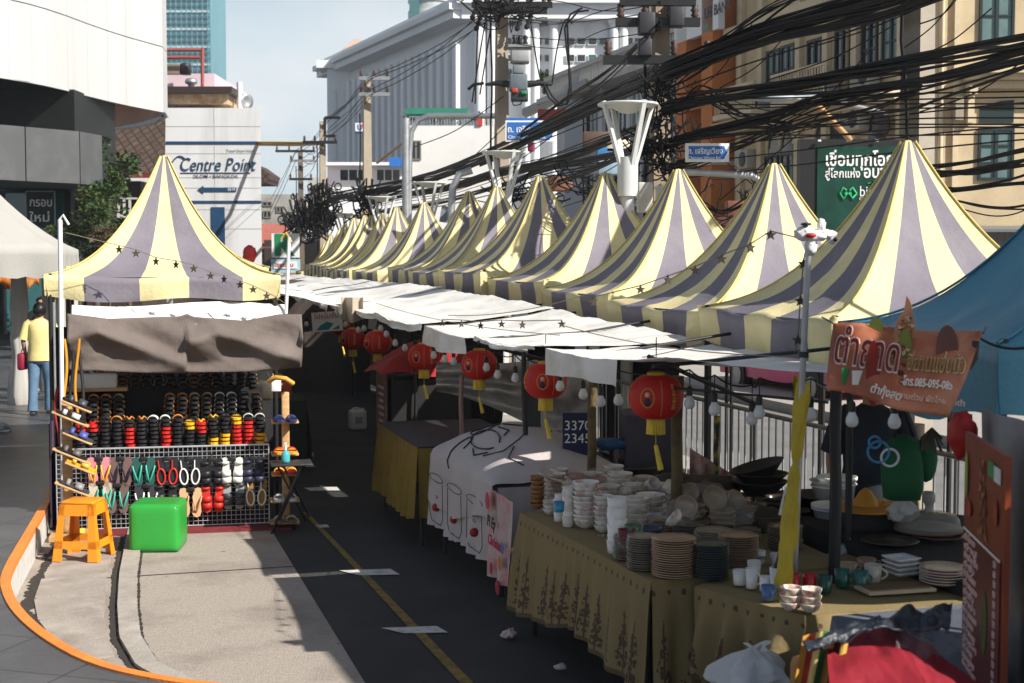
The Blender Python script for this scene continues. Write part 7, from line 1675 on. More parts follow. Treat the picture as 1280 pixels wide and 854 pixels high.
# tower block peeping over it
o = thing('grey_tower', 'grey rounded tower top rising over the colonnaded building', 'tower', (P(530, 30, 230).x, 235, 0)); q = P(534, 10, 230)
MB().cyl((q.x, 236, 0), (q.x, 236, q.z + 6), 3.2, n=20).build('shaft', C(165, 170, 172), o); MB().box((q.x - 2.2, 233.5, q.z - 7), (1.6, 3, 30)).build('glass_bay', teal_g, o); 
for k in range(3): MB().cyl((q.x, 236, q.z - 3 + 2.4 * k), (q.x, 236, q.z - 2 + 2.4 * k), 3.5, n=20).build('balcony_ring', C(190, 192, 192), o)
# low white buildings in front
o, pt, R = simple_block('low_white_building', 'low white building with dark ribbon windows at the foot of the colonnade', 410, 510, 205, 95, 9, wb)
MB().box(pt(2.7, P(0, 206, 95).z, .3), (5.8, 1.4, .2), R=R).build('roof_slab', wb, o)
for u, wp in ((443, 34), (487, 30)):
    q = P(u, 219, 95); window(o, pt, R, q.x - P(410, 0, 95).x, q.z, wp * 95 / F, 15 * 95 / F, wb, glass_dk, mull=2, fw=.05)
o, pt, R = simple_block('white_house', 'plain white house with a green roof terrace canopy before the colonnade', 511, 640, 157, 66, 9, M('white_render', (.72, .71, .69), .7, .03, .5, stain=(.6, .58, .54), stain_amt=.4, stain_scale=.6), wins=((520, 188, 13, 24),))
q0_ = P(506, 139, 66); q1_ = P(585, 139, 66); MB().box(((q0_.x + q1_.x) / 2, 67.5, q0_.z), (q1_.x - q0_.x, 3, .26)).build('terrace_canopy', M('green_awning', (.02, .20, .13), .6, .1, 3), o)
for u in (508, 545, 583): MB().cyl(P(u, 158, 66.2), P(u, 138, 66.2), .05, n=6).build('canopy_post', grey_met, o)
b = MB()
for k in range(30): u = 512 + k * 3.6; b.cyl(P(u, 157, 66), P(u, 146, 66), .02, n=4)
b.cyl(P(511, 146, 66), P(622, 146, 66), .03, n=4); b.build('terrace_rail', grey_met, o)
for k, u in enumerate((520, 548, 575, 600)): leafy('potted_plant', 'potted plant on the terrace of the plain white house, %s from the street pole' % ordn(k + 1), P(u, 148, 67), .42, 160, .16, P(u, 157, 67).z, [lf1, lf2], 20 + k, 6, .8, 'plant', 'plants on the roof terrace')
q = P(600, 152, 66); tag(MB().box(q, (.25, .2, .35)).build('red_box', C(190, 50, 40)), 'small red box on the terrace of the plain white house', 'box')
q = P(497, 203, 80); tag(MB().box(q, (.9, .5, .5)).build('blue_tank', C(40, 110, 190)), 'blue tank on the low white roof', 'tank')
tag(MB().cyl(P(471, 204, 80), P(527, 160, 78), .07, n=6).build('wooden_pole', wood_m), 'slanting wooden pole leaning behind the pale street pole', 'pole')
q = P(450, 159, 130); o = thing('logo_sign', 'white square sign with red and blue strokes on the colonnade', 'sign', q)
MB().box(q, (.85, .1, .75)).build('panel', white_paint, o); MB().box(q + V((0, -.0, -.5)), (.85, .1, .2)).build('blue_strip', navy, o)
text('U', q + V((-.25, -.07, -.25)), (1, 0, 0), UP, .7, C(40, 80, 170), o, bold=.03); MB().box(q + V((.2, -.06, .12)), (.14, .03, .3)).build('red_stroke', C(200, 50, 50), o)

# --- shophouses along the far side of the street
cream = M('cream_plaster', (.54, .43, .27), .85, .06, 1.2, .15, 20, stain=(.36, .28, .18), stain_amt=.5, stain_scale=1.1)
cream_t = M('cream_trim', (.60, .50, .34), .8, .06, 2, .1, 20, stain=(.3, .25, .17), stain_amt=.5, stain_scale=2)
shut_g = M('dark_green_frame', (.006, .02, .018), .5, .15, 5); tealp = M('teal_pane', (.11, .18, .18), .3, .3, 1.5, spec=.5)
xc = P(1140, 0, 32).x
o = thing('cream_shophouse', 'cream plastered building with dark green windows behind the cables', 'building', (xc + 3, 34, 0))
pt, R = face(V((xc, 32, 0)), (1, 0, 0), (0, -1, 0)); HB = 12.5
MB().box(pt(5, HB / 2, -4), (10, 8, HB), R=R).build('wall', cream, o)
b = MB(); xx = lambda u: P(u, 0, 32).x - xc; zz = lambda v: P(0, v, 32).z
for u in (1150, 1168, 1196): b.box(pt(xx(u), HB / 2, .04), (.22 if u != 1196 else .12, .10, HB), R=R)
b.build('pilaster', cream_t, o)
b = MB(); b.box(pt(xx(1203) + 3, zz(92), .30), (6, .60, .10), R=R); b.box(pt(xx(1203) + 3, zz(98), .2), (5.9, .42, .14), R=R); b.box(pt(xx(1203) + 3, zz(107), .1), (5.8, .22, .16), R=R); b.build('cornice', cream_t, o)
b = MB()
for k in range(34): b.box(pt(xx(1212) + k * .16, zz(109), .16), (.07, .12, .10), R=R)
b.build('dentils', cream_t, o)
b = MB(); b.box(pt(xx(1212), zz(128), .14), (.14, .24, .95), R=R); b.box(pt(xx(1212), zz(115), .22), (.18, .40, .18), R=R); b.build('bracket', cream_t, o)
window(o, pt, R, xx(1248), zz(193), .80, 1.16, shut_g, tealp, mull=1, bars=2, fw=.06)
MB().prism([(-.38, -.24), (.38, -.24), (.38, .26), (.1, .24), (-.2, .16), (-.38, .06)], .03, basis((1, 0, 0), UP, pt(xx(1248), zz(140), .01))).build('fanlight', shut_g, o)
window(o, pt, R, xx(1246), zz(20), .78, 1.5, shut_g, tealp, mull=1, bars=1, fw=.06)
MB().box(pt(xx(1246), zz(56), .06), (.95, .12, .06), R=R).build('window_sill', cream_t, o)
for k in range(4): window(o, pt, R, xx(1248) + 2.0 * (k % 2 + 1) , zz(193) if k < 2 else zz(20), .8, 1.16, shut_g, tealp, mull=1, bars=2, fw=.06)
b = MB(); b.quad(pt(.5, zz(284), .05), pt(10, zz(284), .05), pt(10, zz(290), 1.4), pt(.5, zz(290), 1.4)); b.build('shop_canopy', C(110, 112, 112), o, solid=.06)
b = MB()
for k in range(60): b.box(pt(.6 + k * .16, zz(308), .02), (.08, .06, .75), R=R)
b.box(pt(5, zz(308), .01), (9.5, .02, .76), R=R); b.build('roller_shutter', C(128, 132, 135), o)
tag(MB().box(pt(xx(1195), zz(138), .26), (.18, .3, .5), R=R).build('wall_meter', C(150, 140, 120)), 'small grey meter cabinet on the cream wall', 'meter')
# the side that follows the street
c0 = V((xc, 32, 0)); nS = -E
ptS, RS = face(c0 + V((-.01, 0, 0)), D, nS)
def su(u):    # distance along the street facade for a picture column
    r = ray(u, 326); k = r.x / r.y; return (c0.x - k * c0.y) / (k * D.y - D.x)
def sz(u, v): s = su(u); q = c0 + D * s; return P(u, v, q.y).z
LA = su(918)
MB().box(ptS(LA / 2, HB / 2, -3.5), (LA, 7, HB), R=RS).build('street_wall', cream, o)
for (u, v, w_, h) in ((1112, 52, .8, 1.35), (1052, 68, .75, 1.25), (1017, 80, .75, 1.25), (984, 86, .75, 1.25), (966, 92, .75, 1.25), (1085, 62, .7, 1.3), (1100, -30, .8, 1.3), (1010, -12, .8, 1.3)):
    window(o, ptS, RS, su(u), sz(u, v), w_, h, shut_g, tealp if u in (1112, 984, 966) else glass_dk, mull=1, bars=1, fw=.07)
for u in (1128, 1070, 1034, 1000, 953, 928): MB().box(ptS(su(u), HB / 2, .07), (.25, .15, HB), R=RS).build('street_pilaster', cream_t, o)
zc = sz(1010, 140)
b = MB(); b.box(ptS(LA / 2, zc, .38), (LA, .75, .10), R=RS); b.box(ptS(LA / 2, zc - .14, .2), (LA, .4, .16), R=RS); b.box(ptS(LA / 2, zc + 2.6, .2), (LA, .4, .2), R=RS); b.build('street_ledge', cream_t, o)
for (u0, u1) in ((1075, 1010), (985, 935)):
    s0_, s1_ = su(u0), su(u1); b = MB(); b.box(ptS((s0_ + s1_) / 2, zc + .12, .55), (s1_ - s0_, 1.1, .14), R=RS); b.box(ptS((s0_ + s1_) / 2, zc - .02, .45), (s1_ - s0_ - .3, .9, .13), R=RS); b.build('balcony_slab', cream_t, o)
    b = MB(); n_ = int((s1_ - s0_) / .13)
    for k in range(n_ + 1): b.cyl(ptS(s0_ + k * (s1_ - s0_) / n_, zc + .19, 1.02), ptS(s0_ + k * (s1_ - s0_) / n_, zc + .8, 1.02), .025, n=6)
    b.box(ptS((s0_ + s1_) / 2, zc + .84, 1.02), (s1_ - s0_ + .1, .12, .08), R=RS); b.build('balcony_rail', cream_t, o)
for (u, v) in ((968, 190), (985, 186), (1045, 172), (1028, 176), (1095, 165)):
    s_ = su(u); z_ = sz(u, v); MB().prism([(-.36, -.35), (.36, -.35)] + [(.36 * math.cos(a), .1 + .42 * math.sin(a)) for a in [i * math.pi / 8 for i in range(9)]], .03, basis(-D, UP, ptS(s_, z_, .0)) ).build('arched_window', glass_dk, o)
    MB().tube([ptS(s_ + .38 * math.cos(a), z_ + .1 + .44 * math.sin(a), .05) for a in [i * math.pi / 10 for i in range(11)]], .05, 5).build('window_arch', cream_t, o)
for (u, v) in ((965, 232), (985, 230)): window(o, ptS, RS, su(u), sz(u, v), .75, 1.6, shut_g, tealp, mull=1, bars=1, fw=.06)
b = MB(); b.box(ptS(LA / 2, 2.95, .9), (LA, 1.8, .08), R=RS); b.build('street_canopy', C(85, 80, 75), o)
for k in range(4): MB().box(ptS(.9 + 2.2 * k, 1.4, .02), (1.7, .06, 2.6), R=RS).build('shop_front', C(48, 46, 46), o)
for k, (u, v) in enumerate(((1090, 96), (1040, 112), (996, 120), (955, 128), (1078, 150), (940, 200))):
    b = MB(); c_ = ptS(su(u), sz(u, v), .22); b.rbox(c_, (.78, .3, .52), .02, R=RS); ac = b.build('air_conditioner', C(168, 165, 155), o)
    MB().lathe([(.001, .0), (.2, .0), (.21, .012), (.18, .02), (.05, .02), (.001, .025)], c_ + nS * .152 - D * .12, 18, R=Matrix((D, UP, nS)).transposed()).build('fan_grille', C(60, 60, 60), ac)
MB().cyl(ptS(su(1062), 0, .12), ptS(su(1062), HB, .12), .05, n=8).build('drain_pipe', C(140, 125, 100), o); MB().cyl(pt(xx(1176), 0, .16), pt(xx(1176), HB, .16), .05, n=8).build('drain_pipe', cream_t, o)
# round wall fan and pipes
q = ptS(su(1112), sz(1112, 157), .2); tag(MB().lathe([(.001, 0), (.1, .02), (.26, .02), (.3, 0), (.3, .12), (.001, .14)], q, 20, R=Matrix((D, UP, -E)).transposed()).build('extractor_fan', C(60, 58, 55)), 'round extractor fan on the cream street wall', 'fan')
tag(MB().tube([ptS(su(1095), sz(1095, 165), .12), ptS(su(1098), sz(1098, 150), .14), ptS(su(1104), sz(1104, 128), .14), ptS(su(1112), sz(1112, 120), .12)], .025, 6).build('blue_hose', C(120, 165, 200)), 'pale blue hose curling on the cream street wall', 'hose')
tag(MB().cyl(P(1018, 128, 21), P(1062, 174, 23.5), .05, n=6).build('wooden_prop', wood_m), 'slanting wooden prop above the green billboard', 'prop')
# orange fronted building
orange_w = M('orange_plaster', (.52, .17, .04), .8, .1, 1.5, .15, 20, stain=(.36, .14, .05), stain_amt=.5, stain_scale=1.5)
o = thing('orange_shophouse', 'orange piered shophouse next to the cream building', 'building', c0 + D * (LA + 1.5) + E * 2)
LB = su(862)
MB().box(ptS((LA + LB) / 2 + .05, 5.4, -3.6), (LB - LA - .1, 6.8, 10.8), R=RS).build('wall', M('pale_wall', (.50, .48, .44), .8, .1, 1, stain=(.3, .28, .25), stain_amt=.5), o)
for u in (908, 875):
    MB().box(ptS(su(u), 5.2, .25), (.75, .8, 10.4), R=RS).build('orange_pier', orange_w, o)
    MB().box(ptS(su(u), sz(u, 205) , .28), (.85, .92, .12), R=RS).build('pier_band', C(200, 190, 175), o); MB().box(ptS(su(u), 10.45, .28), (.95, 1.0, .25), R=RS).build('pier_cap', cream_t, o)
for v in (88, 105, 225, 240): window(o, ptS, RS, su(891), sz(891, v), .9, .75 if v < 150 else .8, white_paint, glass_dk, mull=2, fw=.08)
MB().box(ptS(su(891), sz(891, 135), .3), (su(880) - su(905), .7, .14), R=RS).build('floor_band', orange_w, o)
sgn = thing('bank_sign', 'white roof sign with dark bank lettering on the orange building', 'sign', ptS(su(892), 10.8, .1))
zs = sz(905, 20); q = ptS(su(893), zs, .55); sw_ = su(866) - su(922)
MB().box(q, (sw_, .2, 1.05), R=RS).build('panel', M('sign_white', (.70, .72, .74), .5, .04, 2), sgn)
text('LH BANK', ptS(su(905), zs - .16, .67), -D, UP, .55, C(40, 42, 50), sgn, bold=.015) if False else text('LH BANK', ptS(su(905) + .0, zs - .12, .67), -D, UP, .42, C(40, 42, 50), sgn, bold=.015)
MB().box(ptS(su(908), zs - .36, .66), (.25, .01, .12), R=RS).build('green_mark', C(60, 140, 90), sgn)
# white shophouse row further along
o = thing('white_shophouse', 'white shophouse row with a balustrade and shutters beyond the orange piers', 'building', c0 + D * (LB + 6) + E * 2)
LC = su(690); zW = sz(760, 108)
wsh = M('white_shop_wall', (.52, .53, .55), .8, .08, 1, .1, 12, stain=(.34, .34, .34), stain_amt=.6, stain_scale=1)
MB().box(ptS((LB + LC) / 2 + .05, zW / 2, -3.6), (LC - LB - .1, 6.8, zW), R=RS).build('wall', wsh, o)
b = MB(); b.box(ptS((LB + LC) / 2, zW + .1, .2), (LC - LB, .9, .2), R=RS); b.box(ptS((LB + LC) / 2, zW + .95, .2), (LC - LB, .3, .16), R=RS); n_ = 60
for k in range(n_): b.box(ptS(LB + (k + .5) * (LC - LB) / n_, zW + .53, .2), (.12, .12, .7), R=RS)
b.build('balustrade', M('weathered_white', (.48, .47, .45), .8, .1, 2, stain=(.25, .23, .2), stain_amt=.6), o)
for k, u in enumerate((850, 832, 815, 797, 780, 762, 745, 728, 712)):
    for z_ in (zW - 1.2, zW - 3.6): window(o, ptS, RS, su(u), z_, .9, 1.4, C(190, 192, 195), glass_dk if k % 3 else tealp, mull=1, fw=.08)
    if k % 2: MB().box(ptS(su(u) + .6, zW / 2, .06), (.3, .14, zW), R=RS).build('pilaster', wsh, o)
for k in range(5): MB().box(ptS(LB + 1.2 + k * 2.2, 1.4, .03), (1.8, .08, 2.7), R=RS).build('shop_front', C(40, 42, 46), o)
tr_q = P(726, 82, 50); o = thing('sloped_roof', 'grey sloping roof edge beside the blank white gable', 'roof', tr_q)
b = MB(); b.quad(P(655, 146, 58), P(735, 108, 50), P(735, 100, 51), P(655, 138, 59)); b.build('roof_edge', C(150, 145, 135), o, solid=.2)
o = thing('blank_gable', 'blank pale gable wall behind the tangled cables', 'wall', P(718, 150, 53)); a = P(705, 110, 53); c = P(728, 84, 53); b = MB()
b.prism([(0, -7), (c.x - a.x, -7), (c.x - a.x, c.z - a.z), (0, 0)], .4, basis((1, 0, 0), UP, a)); b.build('wall', M('pale_blue_wall', (.50, .53, .57), .7, .05, 1), o)
q = P(690, 148, 45); tag(MB().box(q, (.9, 1.2, .45)).build('red_roof_box', C(150, 60, 50)), 'dull red roof corner behind the blue street sign', 'roof')
leafy('shrub', 'plant growing on the roof ledge behind the transformer pole', P(680, 105, 60), .6, 260, .2, P(680, 118, 60).z, [lf1, lf2], 31, 6, .7, 'plant')
leafy('shrub', 'weeds sprouting from the white parapet by the crowded pole', P(858, 40, 46), .7, 260, .16, P(858, 60, 46).z, [lf2, lf1], 33, 6, 1.4, 'plant')

# --- billboard
q0_ = P(1001, 174, 24); q1_ = P(1150, 174, 24); zbot = P(0, 322, 24).z; wbB = q1_.x - q0_.x; hB = q0_.z - zbot
o = thing('billboard', 'dark framed green advertising board with white Thai words', 'billboard', (q0_.x + wbB / 2, 24.2, 0))
cB = V((q0_.x + wbB / 2, 24, (q0_.z + zbot) / 2))
MB().box(cB + V((0, .16, 0)), (wbB, .3, hB)).build('frame', C(20, 21, 22), o)
sc_m = M('green_poster', (.003, .035, .022), .35, .5, 1.3, stain=(.008, .085, .055), stain_amt=.8, stain_scale=1.2)
MB().box(cB + V((.1, -.0, -.02)), (wbB - .36, .03, hB - .2)).build('poster', sc_m, o)
b = MB()
for k in range(4): b.box(cB + V((-wbB / 2 + .3 + k * .48, -.06, hB / 2 - .03)), (.05, .05, .03))
b.build('lamp', white_paint, o)
def bb(u, v, e=-.025): return P(u, v, 24 + e)
text('เชื่อมทุกโอกาส', bb(1031, 207), (1, 0, 0), UP, .30, white_paint, o, bold=.02, width=P(1135, 0, 24).x - P(1031, 0, 24).x)
text('สู่โลกแห่ง', bb(1031, 222), (1, 0, 0), UP, .19, white_paint, o, bold=.015, width=P(1075, 0, 24).x - P(1031, 0, 24).x)
text('อนาคต', bb(1079, 222), (1, 0, 0), UP, .28, white_paint, o, bold=.02, width=P(1128, 0, 24).x - P(1079, 0, 24).x)
text('bitkub', bb(1074, 245.5), (1, 0, 0), UP, .25, white_paint, o, bold=.0, width=P(1112, 0, 24).x - P(1074, 0, 24).x); text('Digital Bank', bb(1074, 250), (1, 0, 0), UP, .06, white_paint, o, width=.42)
b = MB(); c = bb(1060, 242); g_ = .022
for s in (-1, 1):
    b.tube([c + V((s * .03, 0, .03 + .02)), c + V((s * .075, 0, .095)), c + V((s * .14, 0, .0)), c + V((s * .075, 0, -.095)), c + V((s * .04, 0, -.03))], g_, 4); b.box(c + V((s * .03, -.01, 0)), (.05, .02, .05), R=Matrix.Rotation(R_(45), 3, 'Y'))
b.build('logo', C(40, 170, 110), o)
b = MB(); b.box(bb(1092, 229), (.2, .01, .02)); b.build('rule', C(40, 140, 90), o)
for s in (-.7, .7): MB().cyl((cB.x + s, 24.25, 0), (cB.x + s, 24.25, zbot), .06, n=8).build('post', black_met, o)
# ------------------------------------------------------------------ utility poles, street lamps, signs
def upole(u, vtop, Y, w_, label, rz=RA, m=conc_pole, taper=.7):
    q = P(u, vtop, Y); o = thing('utility_pole', label, 'utility pole', (q.x, Y, 0), rz)
    b = MB(); n_ = 8; Rz = Matrix.Rotation(rz, 3, 'Z'); vs = []
    for (z, k) in ((0, 1.15), (q.z, taper * 1.0)):
        for (sx, sy) in ((-1, -1), (1, -1), (1, 1), (-1, 1)): vs.append(V((q.x, Y, z)) + Rz @ V((sx * w_ / 2 * k, sy * w_ / 2 * k * .8, 0)))
    b.add(vs, [(3, 2, 1, 0), (4, 5, 6, 7), (0, 1, 5, 4), (1, 2, 6, 5), (2, 3, 7, 6), (3, 0, 4, 7)]); b.build('shaft', m, o)
    MB().tube([V((q.x, Y, z)) + Rz @ V((-w_ * .75, .05 * math.sin(z * 3), 0)) for z in [1.5 + .5 * i for i in range(int((q.z - 1.5) / .5))]], .02, 5).build('down_cable', cable_m, o)
    return o, q, Rz
def crossarm(o, c, Rz, L_, n_ins=3, z_off=0, m=None, tilt=0):
    MB().box(c + V((0, 0, z_off)), (L_, .1, .1), R=Rz).build('crossarm', m or grey_met, o)
    for k in range(n_ins):
        x = -L_ / 2 + .06 + k * (L_ - .12) / max(1, n_ins - 1); p = c + V((0, 0, z_off)) + Rz @ V((x, 0, .05)); MB().lathe([(.02, 0), (.05, .03), (.03, .06), (.055, .09), (.03, .12), (.045, .15), (.015, .18)], p, 8).build('insulator', C(70, 50, 45), o)
pA, qA, RzA = upole(1150, -80, 13.9, .30, 'broad concrete pole beside the green billboard', R_(42), M('grey_pole_concrete', (.30, .265, .215), .88, .15, 4, .2, 40, stain=(.2, .17, .14), stain_amt=.6), .8)
pB, qB, RzB = upole(826, -60, 17.3, .24, 'cable crowded concrete pole beside the funnel shaped lamp', RA, M('aged_concrete', (.27, .21, .15), .9, .25, 4, .2, 40, stain=(.12, .1, .08), stain_amt=.7))
pC, qC, RzC = upole(627, -30, 27, .27, 'brown concrete pole carrying the transformer boxes')
pD, qD, RzD = upole(458.5, 100, 40, .27, 'pale concrete pole with twin crossarms before the colonnade')
pE, qE, RzE = upole(403, 152, 50, .26, 'concrete pole with a square bracket near the cable tangle')
pF, qF, RzF = upole(375.5, 188, 62, .26, 'thin far pole with two long crossarms', m=C(95, 85, 75, 85))
Rflat = Matrix.Identity(3)
for v in (98, 118): crossarm(pD, P(468, v, 39.7), Rflat, .85, 3)
b = MB(); c = P(412, 160, 49.7)
for (a_, e_) in (((406, 147), (425, 147)), ((406, 147), (406, 170)), ((406, 170), (420, 170))): b.cyl(P(*a_, 49.7), P(*e_, 49.7), .05, n=4)
b.build('bracket', black_met, pE)
crossarm(pE, P(400, 178, 49.7), Rflat, 1.2, 4, m=black_met); crossarm(pF, P(369, 189, 61.7), Rflat, 1.7, 4, m=black_met); crossarm(pF, P(378, 201, 61.7), Rflat, 1.1, 2)
crossarm(pF, P(376, 224, 61.7), Rflat, 1.0, 2, m=black_met)
# transformer pole hardware
for (v, L_) in ((14, 1.3), (6, 1.5)): crossarm(pC, P(640, v, 26.7), Rflat, L_, 5, m=black_met)
for k, (u, v) in enumerate(((594, 12), (599, 26), (607, 4), (650, 26), (662, 24))):
    p = P(u, v, 26.7); MB().lathe([(.02, -.2)] + [(.055 if i % 2 else .03, -.2 + .05 * i) for i in range(9)] + [(.02, .25)], p, 8, R=Matrix.Rotation(R_(20), 3, 'Y')).build('insulator', C(35, 30, 30), pC)
tf = thing('transformer_box', 'grey hooded switch box on the brown pole', 'switch box', P(650, 72, 26.6))
q = P(650, 70, 26.6); MB().rbox(q, (.36, .34, .28), .04).build('case', C(150, 152, 152), tf); MB().box(q + UP * .16, (.44, .42, .05)).build('hood', C(130, 132, 134), tf)
for k in range(3): MB().lathe([(.03, 0), (.05, .05), (.03, .1), (.05, .15), (.02, .2)], q + V((-.1 + .1 * k, 0, .18)), 8).build('bushing', black_met, tf)
tf = thing('transformer_box', 'lower dark switch box with a red lamp on the brown pole', 'switch box', P(648, 118, 26.6))
q = P(648, 104, 26.6); MB().rbox(q, (.34, .34, .3), .03).build('case', C(95, 105, 112), tf); MB().rbox(q + UP * .24, (.2, .25, .16), .02).build('upper_case', C(120, 125, 128), tf); MB().rbox(q + V((.02, -.05, -.24)), (.32, .26, .2), .02).build('lower_case', C(50, 58, 60), tf)
MB().rbox(q + V((-.07, -.20, -.16)), (.12, .06, .09), .02).build('red_lamp', C(165, 62, 55), tf); MB().rbox(q + V((.1, -.2, -.2)), (.12, .05, .07), .02).build('green_tag', C(40, 120, 80), tf)
for s in (-1, 1): MB().tube([q + V((s * .17, 0, -.02)), q + V((s * .4, 0, .0)), q + V((s * .62, 0, -.03))], [.07, .05, .025], 8).build('cable_boot', black_met, tf)
b = MB()
for (u0, v0, u1, v1, sg) in ((597, 38, 594, 130, 0), (606, 30, 590, 128, 0), (614, 30, 600, 118, .0), (664, 32, 678, 110, .1), (690, 106, 715, 30, -.5)):
    b.tube(sagged(P(u0, v0, 26.6), P(u1, v1, 26.6), sg), .015, 5)
pp = [(682, 105), (690, 120), (700, 130), (709, 130), (714, 118), (713, 95), (708, 60), (706, 35), (713, 18), (728, 10)]
b.tube([P(u, v, 26.6) for u, v in pp], .02, 5); pp = [(680, 106), (686, 122), (698, 132), (708, 131), (712, 110), (711, 70), (709, 30), (722, 15), (736, 13)]; b.tube([P(u, v, 26.5) for u, v in pp], .02, 5)
pp = [(585, 112), (592, 106), (605, 104)]; b.tube([P(u, v, 26.6) for u, v in pp], .03, 6)
b.tube([P(u, v, 26.5) for u, v in ((640, 126), (642, 132), (650, 131), (656, 122))], .012, 5); b.tube([P(u, v, 26.5) for u, v in ((655, 125), (659, 118), (654, 110))], .012, 5)
tag(b.build('jumper_cables', cable_m), 'black jumper cables looping around the transformer boxes', 'cable')
# hardware on the crowded pole
for v, L_ in ((28, 1.0), (75, 1.3), (2, .9)): crossarm(pB, P(822, v, 17.05), Rflat, L_, 4, m=black_met)
for k, (u, v, s_) in enumerate(((808, 30, .2), (845, 22, .18), (806, 60, .16), (838, 250, .22))):
    q = P(u, v, 17.0); tag(MB().rbox(q, (s_, .18, s_ * 1.3), .02).build('junction_box', C(48, 48, 52) if k < 3 else C(190, 188, 180)), '%s junction box on the cable crowded pole' % ['upper dark', 'small dark', 'lower dark', 'pale low'][k], 'junction box')
q = P(806, 247, 16.2); tag(MB().rbox(q, (.17, .15, .34), .02).build('meter_cabinet', C(205, 200, 188)), 'cream meter cabinet beside the funnel shaped lamp', 'cabinet')
q = P(825, 242, 16.6); tag(MB().rbox(q, (.10, .12, .2), .03).build('meter_cabinet', C(200, 198, 190)), 'rounded white meter beside the cream meter cabinet', 'cabinet')

# funnel shaped street lamps
lamp_m = M('lamp_grey', (.55, .56, .55), .4, .06, 6)
def funnel_lamp(u, v, Y, label, wpx):
    c = P(u, v, Y); r = wpx / 2 * Y / F; o = thing('street_lamp', label, 'street lamp', (c.x, Y, 0), 0, 'funnel shaped street lamps')
    MB().lathe([(.001, -.10), (r * .25, -.085), (r * .55, -.03), (r * .98, -.012), (r, .0), (r * .98, .014), (r * .3, .03), (.001, .035)], c, 28).build('reflector_disk', lamp_m, o)
    for k in range(4):
        a = k * math.pi / 2 + .5; dv = V((math.cos(a), math.sin(a), 0)); MB().box((c + dv * (r * .62) - UP * .31), (.035, .05, .70), R=Matrix.Rotation(a, 3, 'Z') @ Matrix.Rotation(math.atan2(r * .62, .62), 3, 'Y')).build('strut', lamp_m, o)
    b = MB(); b.cyl(c - UP * .98, c - UP * .56, r * .34, n=16); b.build('lamp_body', lamp_m, o)
    MB().cyl(V((c.x, Y, 0)), c - UP * .98, .07, n=12).build('pole_shaft', lamp_m, o)
    return o
for u, v, Y, wp, lab in ((785, 131, 15.4, 76, 'funnel shaped street lamp standing beside the crowded pole'), (630, 191, 21, 55, 'funnel shaped street lamp below the transformer pole'), (536, 229, 27.5, 43, 'funnel shaped street lamp above the middle of the tent row'), (477, 247, 31, 38, 'funnel shaped street lamp beside the pale concrete pole'), (434, 268, 40, 29, 'small far funnel shaped street lamp at the row end')):
    funnel_lamp(u, v, Y, lab, wp)
o = thing('sign_gantry', 'grey tubular sign gantry with a long curved arm', 'gantry', (P(507, 290, 30).x, 30, 0))
MB().cyl(V((P(507, 0, 30).x, 30, 0)), P(507, 148, 30), .085, n=12).build('column', grey_met, o)
MB().tube([P(511, 290, 30), P(512, 190, 30), P(514, 165, 30), P(522, 150, 30), P(536, 145, 30), P(620, 145, 29.5)], .06, 8).build('arm', grey_met, o)
tag(MB().tube([V((P(564, 0, 27).x, 27, 0)), P(564, 262, 27), P(566, 235, 27), P(574, 218, 27), P(590, 213, 27)], .07, 8).build('bent_pole', grey_met), 'grey swan necked pole rising behind the striped tents', 'pole')
o = thing('street_light', 'cobra headed street light hanging over the cream facade', 'street light', P(965, 130, 19)); q = P(968, 122, 19)
b = MB(); blob(b, q, .2, (1.5, .7, .32), 2); b.build('lamp_head', C(160, 165, 170), o); MB().tube([q + V((.25, 0, 0)), q + V((.6, .3, .05)), V((P(1110, 0, 22).x, 22, q.z + .1))], .03, 6).build('arm', grey_met, o)
# blue street name signs
blue_s = M('sign_blue', (.03, .14, .42), .4, .1, 4)
def street_sign(c, w_, h, label, right=(1, 0, 0), arrow=True):
    o = thing('street_sign', label, 'street sign', c, 0, 'blue street name signs'); r = V(right).normalized(); n_ = V((r.y, -r.x, 0)); R = Matrix((r, -n_, UP)).transposed()
    MB().box(c, (w_, .03, h), R=R).build('back_plate', white_paint, o)
    Mx = basis(r, UP, c + n_ * .017)
    MB().prism([(-w_ / 2 + .03, -h / 2 + .03), (w_ * .38, -h / 2 + .03), (w_ / 2 - .02, 0), (w_ * .38, h / 2 - .03), (-w_ / 2 + .03, h / 2 - .03)], .006, Mx).build('blue_panel', blue_s, o)
    text('ถ. เจริญเวียง', Mx @ V((-w_ * .46, -h * .06, .008)), r, UP, h * .42, white_paint, o, bold=.015, width=w_ * .8)
    text('Charoen Wiang Rd.', Mx @ V((-w_ * .45, -h * .36, .008)), r, UP, h * .22, white_paint, o, bold=.01, width=w_ * .76); return o
q = P(884, 191, 15.2); street_sign(q, 54 * 15.2 / F, 23 * 15.2 / F, 'blue street name sign hanging before the orange piers')
tag(MB().tube([P(855, 215, 15.3), P(900, 217, 15.3), P(940, 220, 15.3), P(955, 228, 15.3), P(958, 250, 15.3)], .04, 6).build('bracket_pipe', grey_met), 'grey bracket pipe under the blue street name sign', 'bracket')
q = P(663, 164, 25); street_sign(q, 62 * 25 / F, 26 * 25 / F, 'blue street name sign fixed to the transformer pole')
q = P(654, 157, 26.4); tag(MB().box(q, (.62, .03, .28)).build('street_sign', blue_s), 'second blue sign half hidden by the street name sign', 'street sign')
q = P(664, 184, 24); tag(MB().rbox(q, (.12, .05, .16), .03).build('round_sign', C(150, 60, 90)), 'small dull red and blue sign under the cable bundle', 'sign')
q = P(556, 268, 28); tag(MB().box(q, (.17, .04, .32), R=Matrix.Rotation(R_(10), 3, 'Y')).build('tilted_board', C(120, 130, 140)), 'tilted grey board behind the striped tents', 'board')
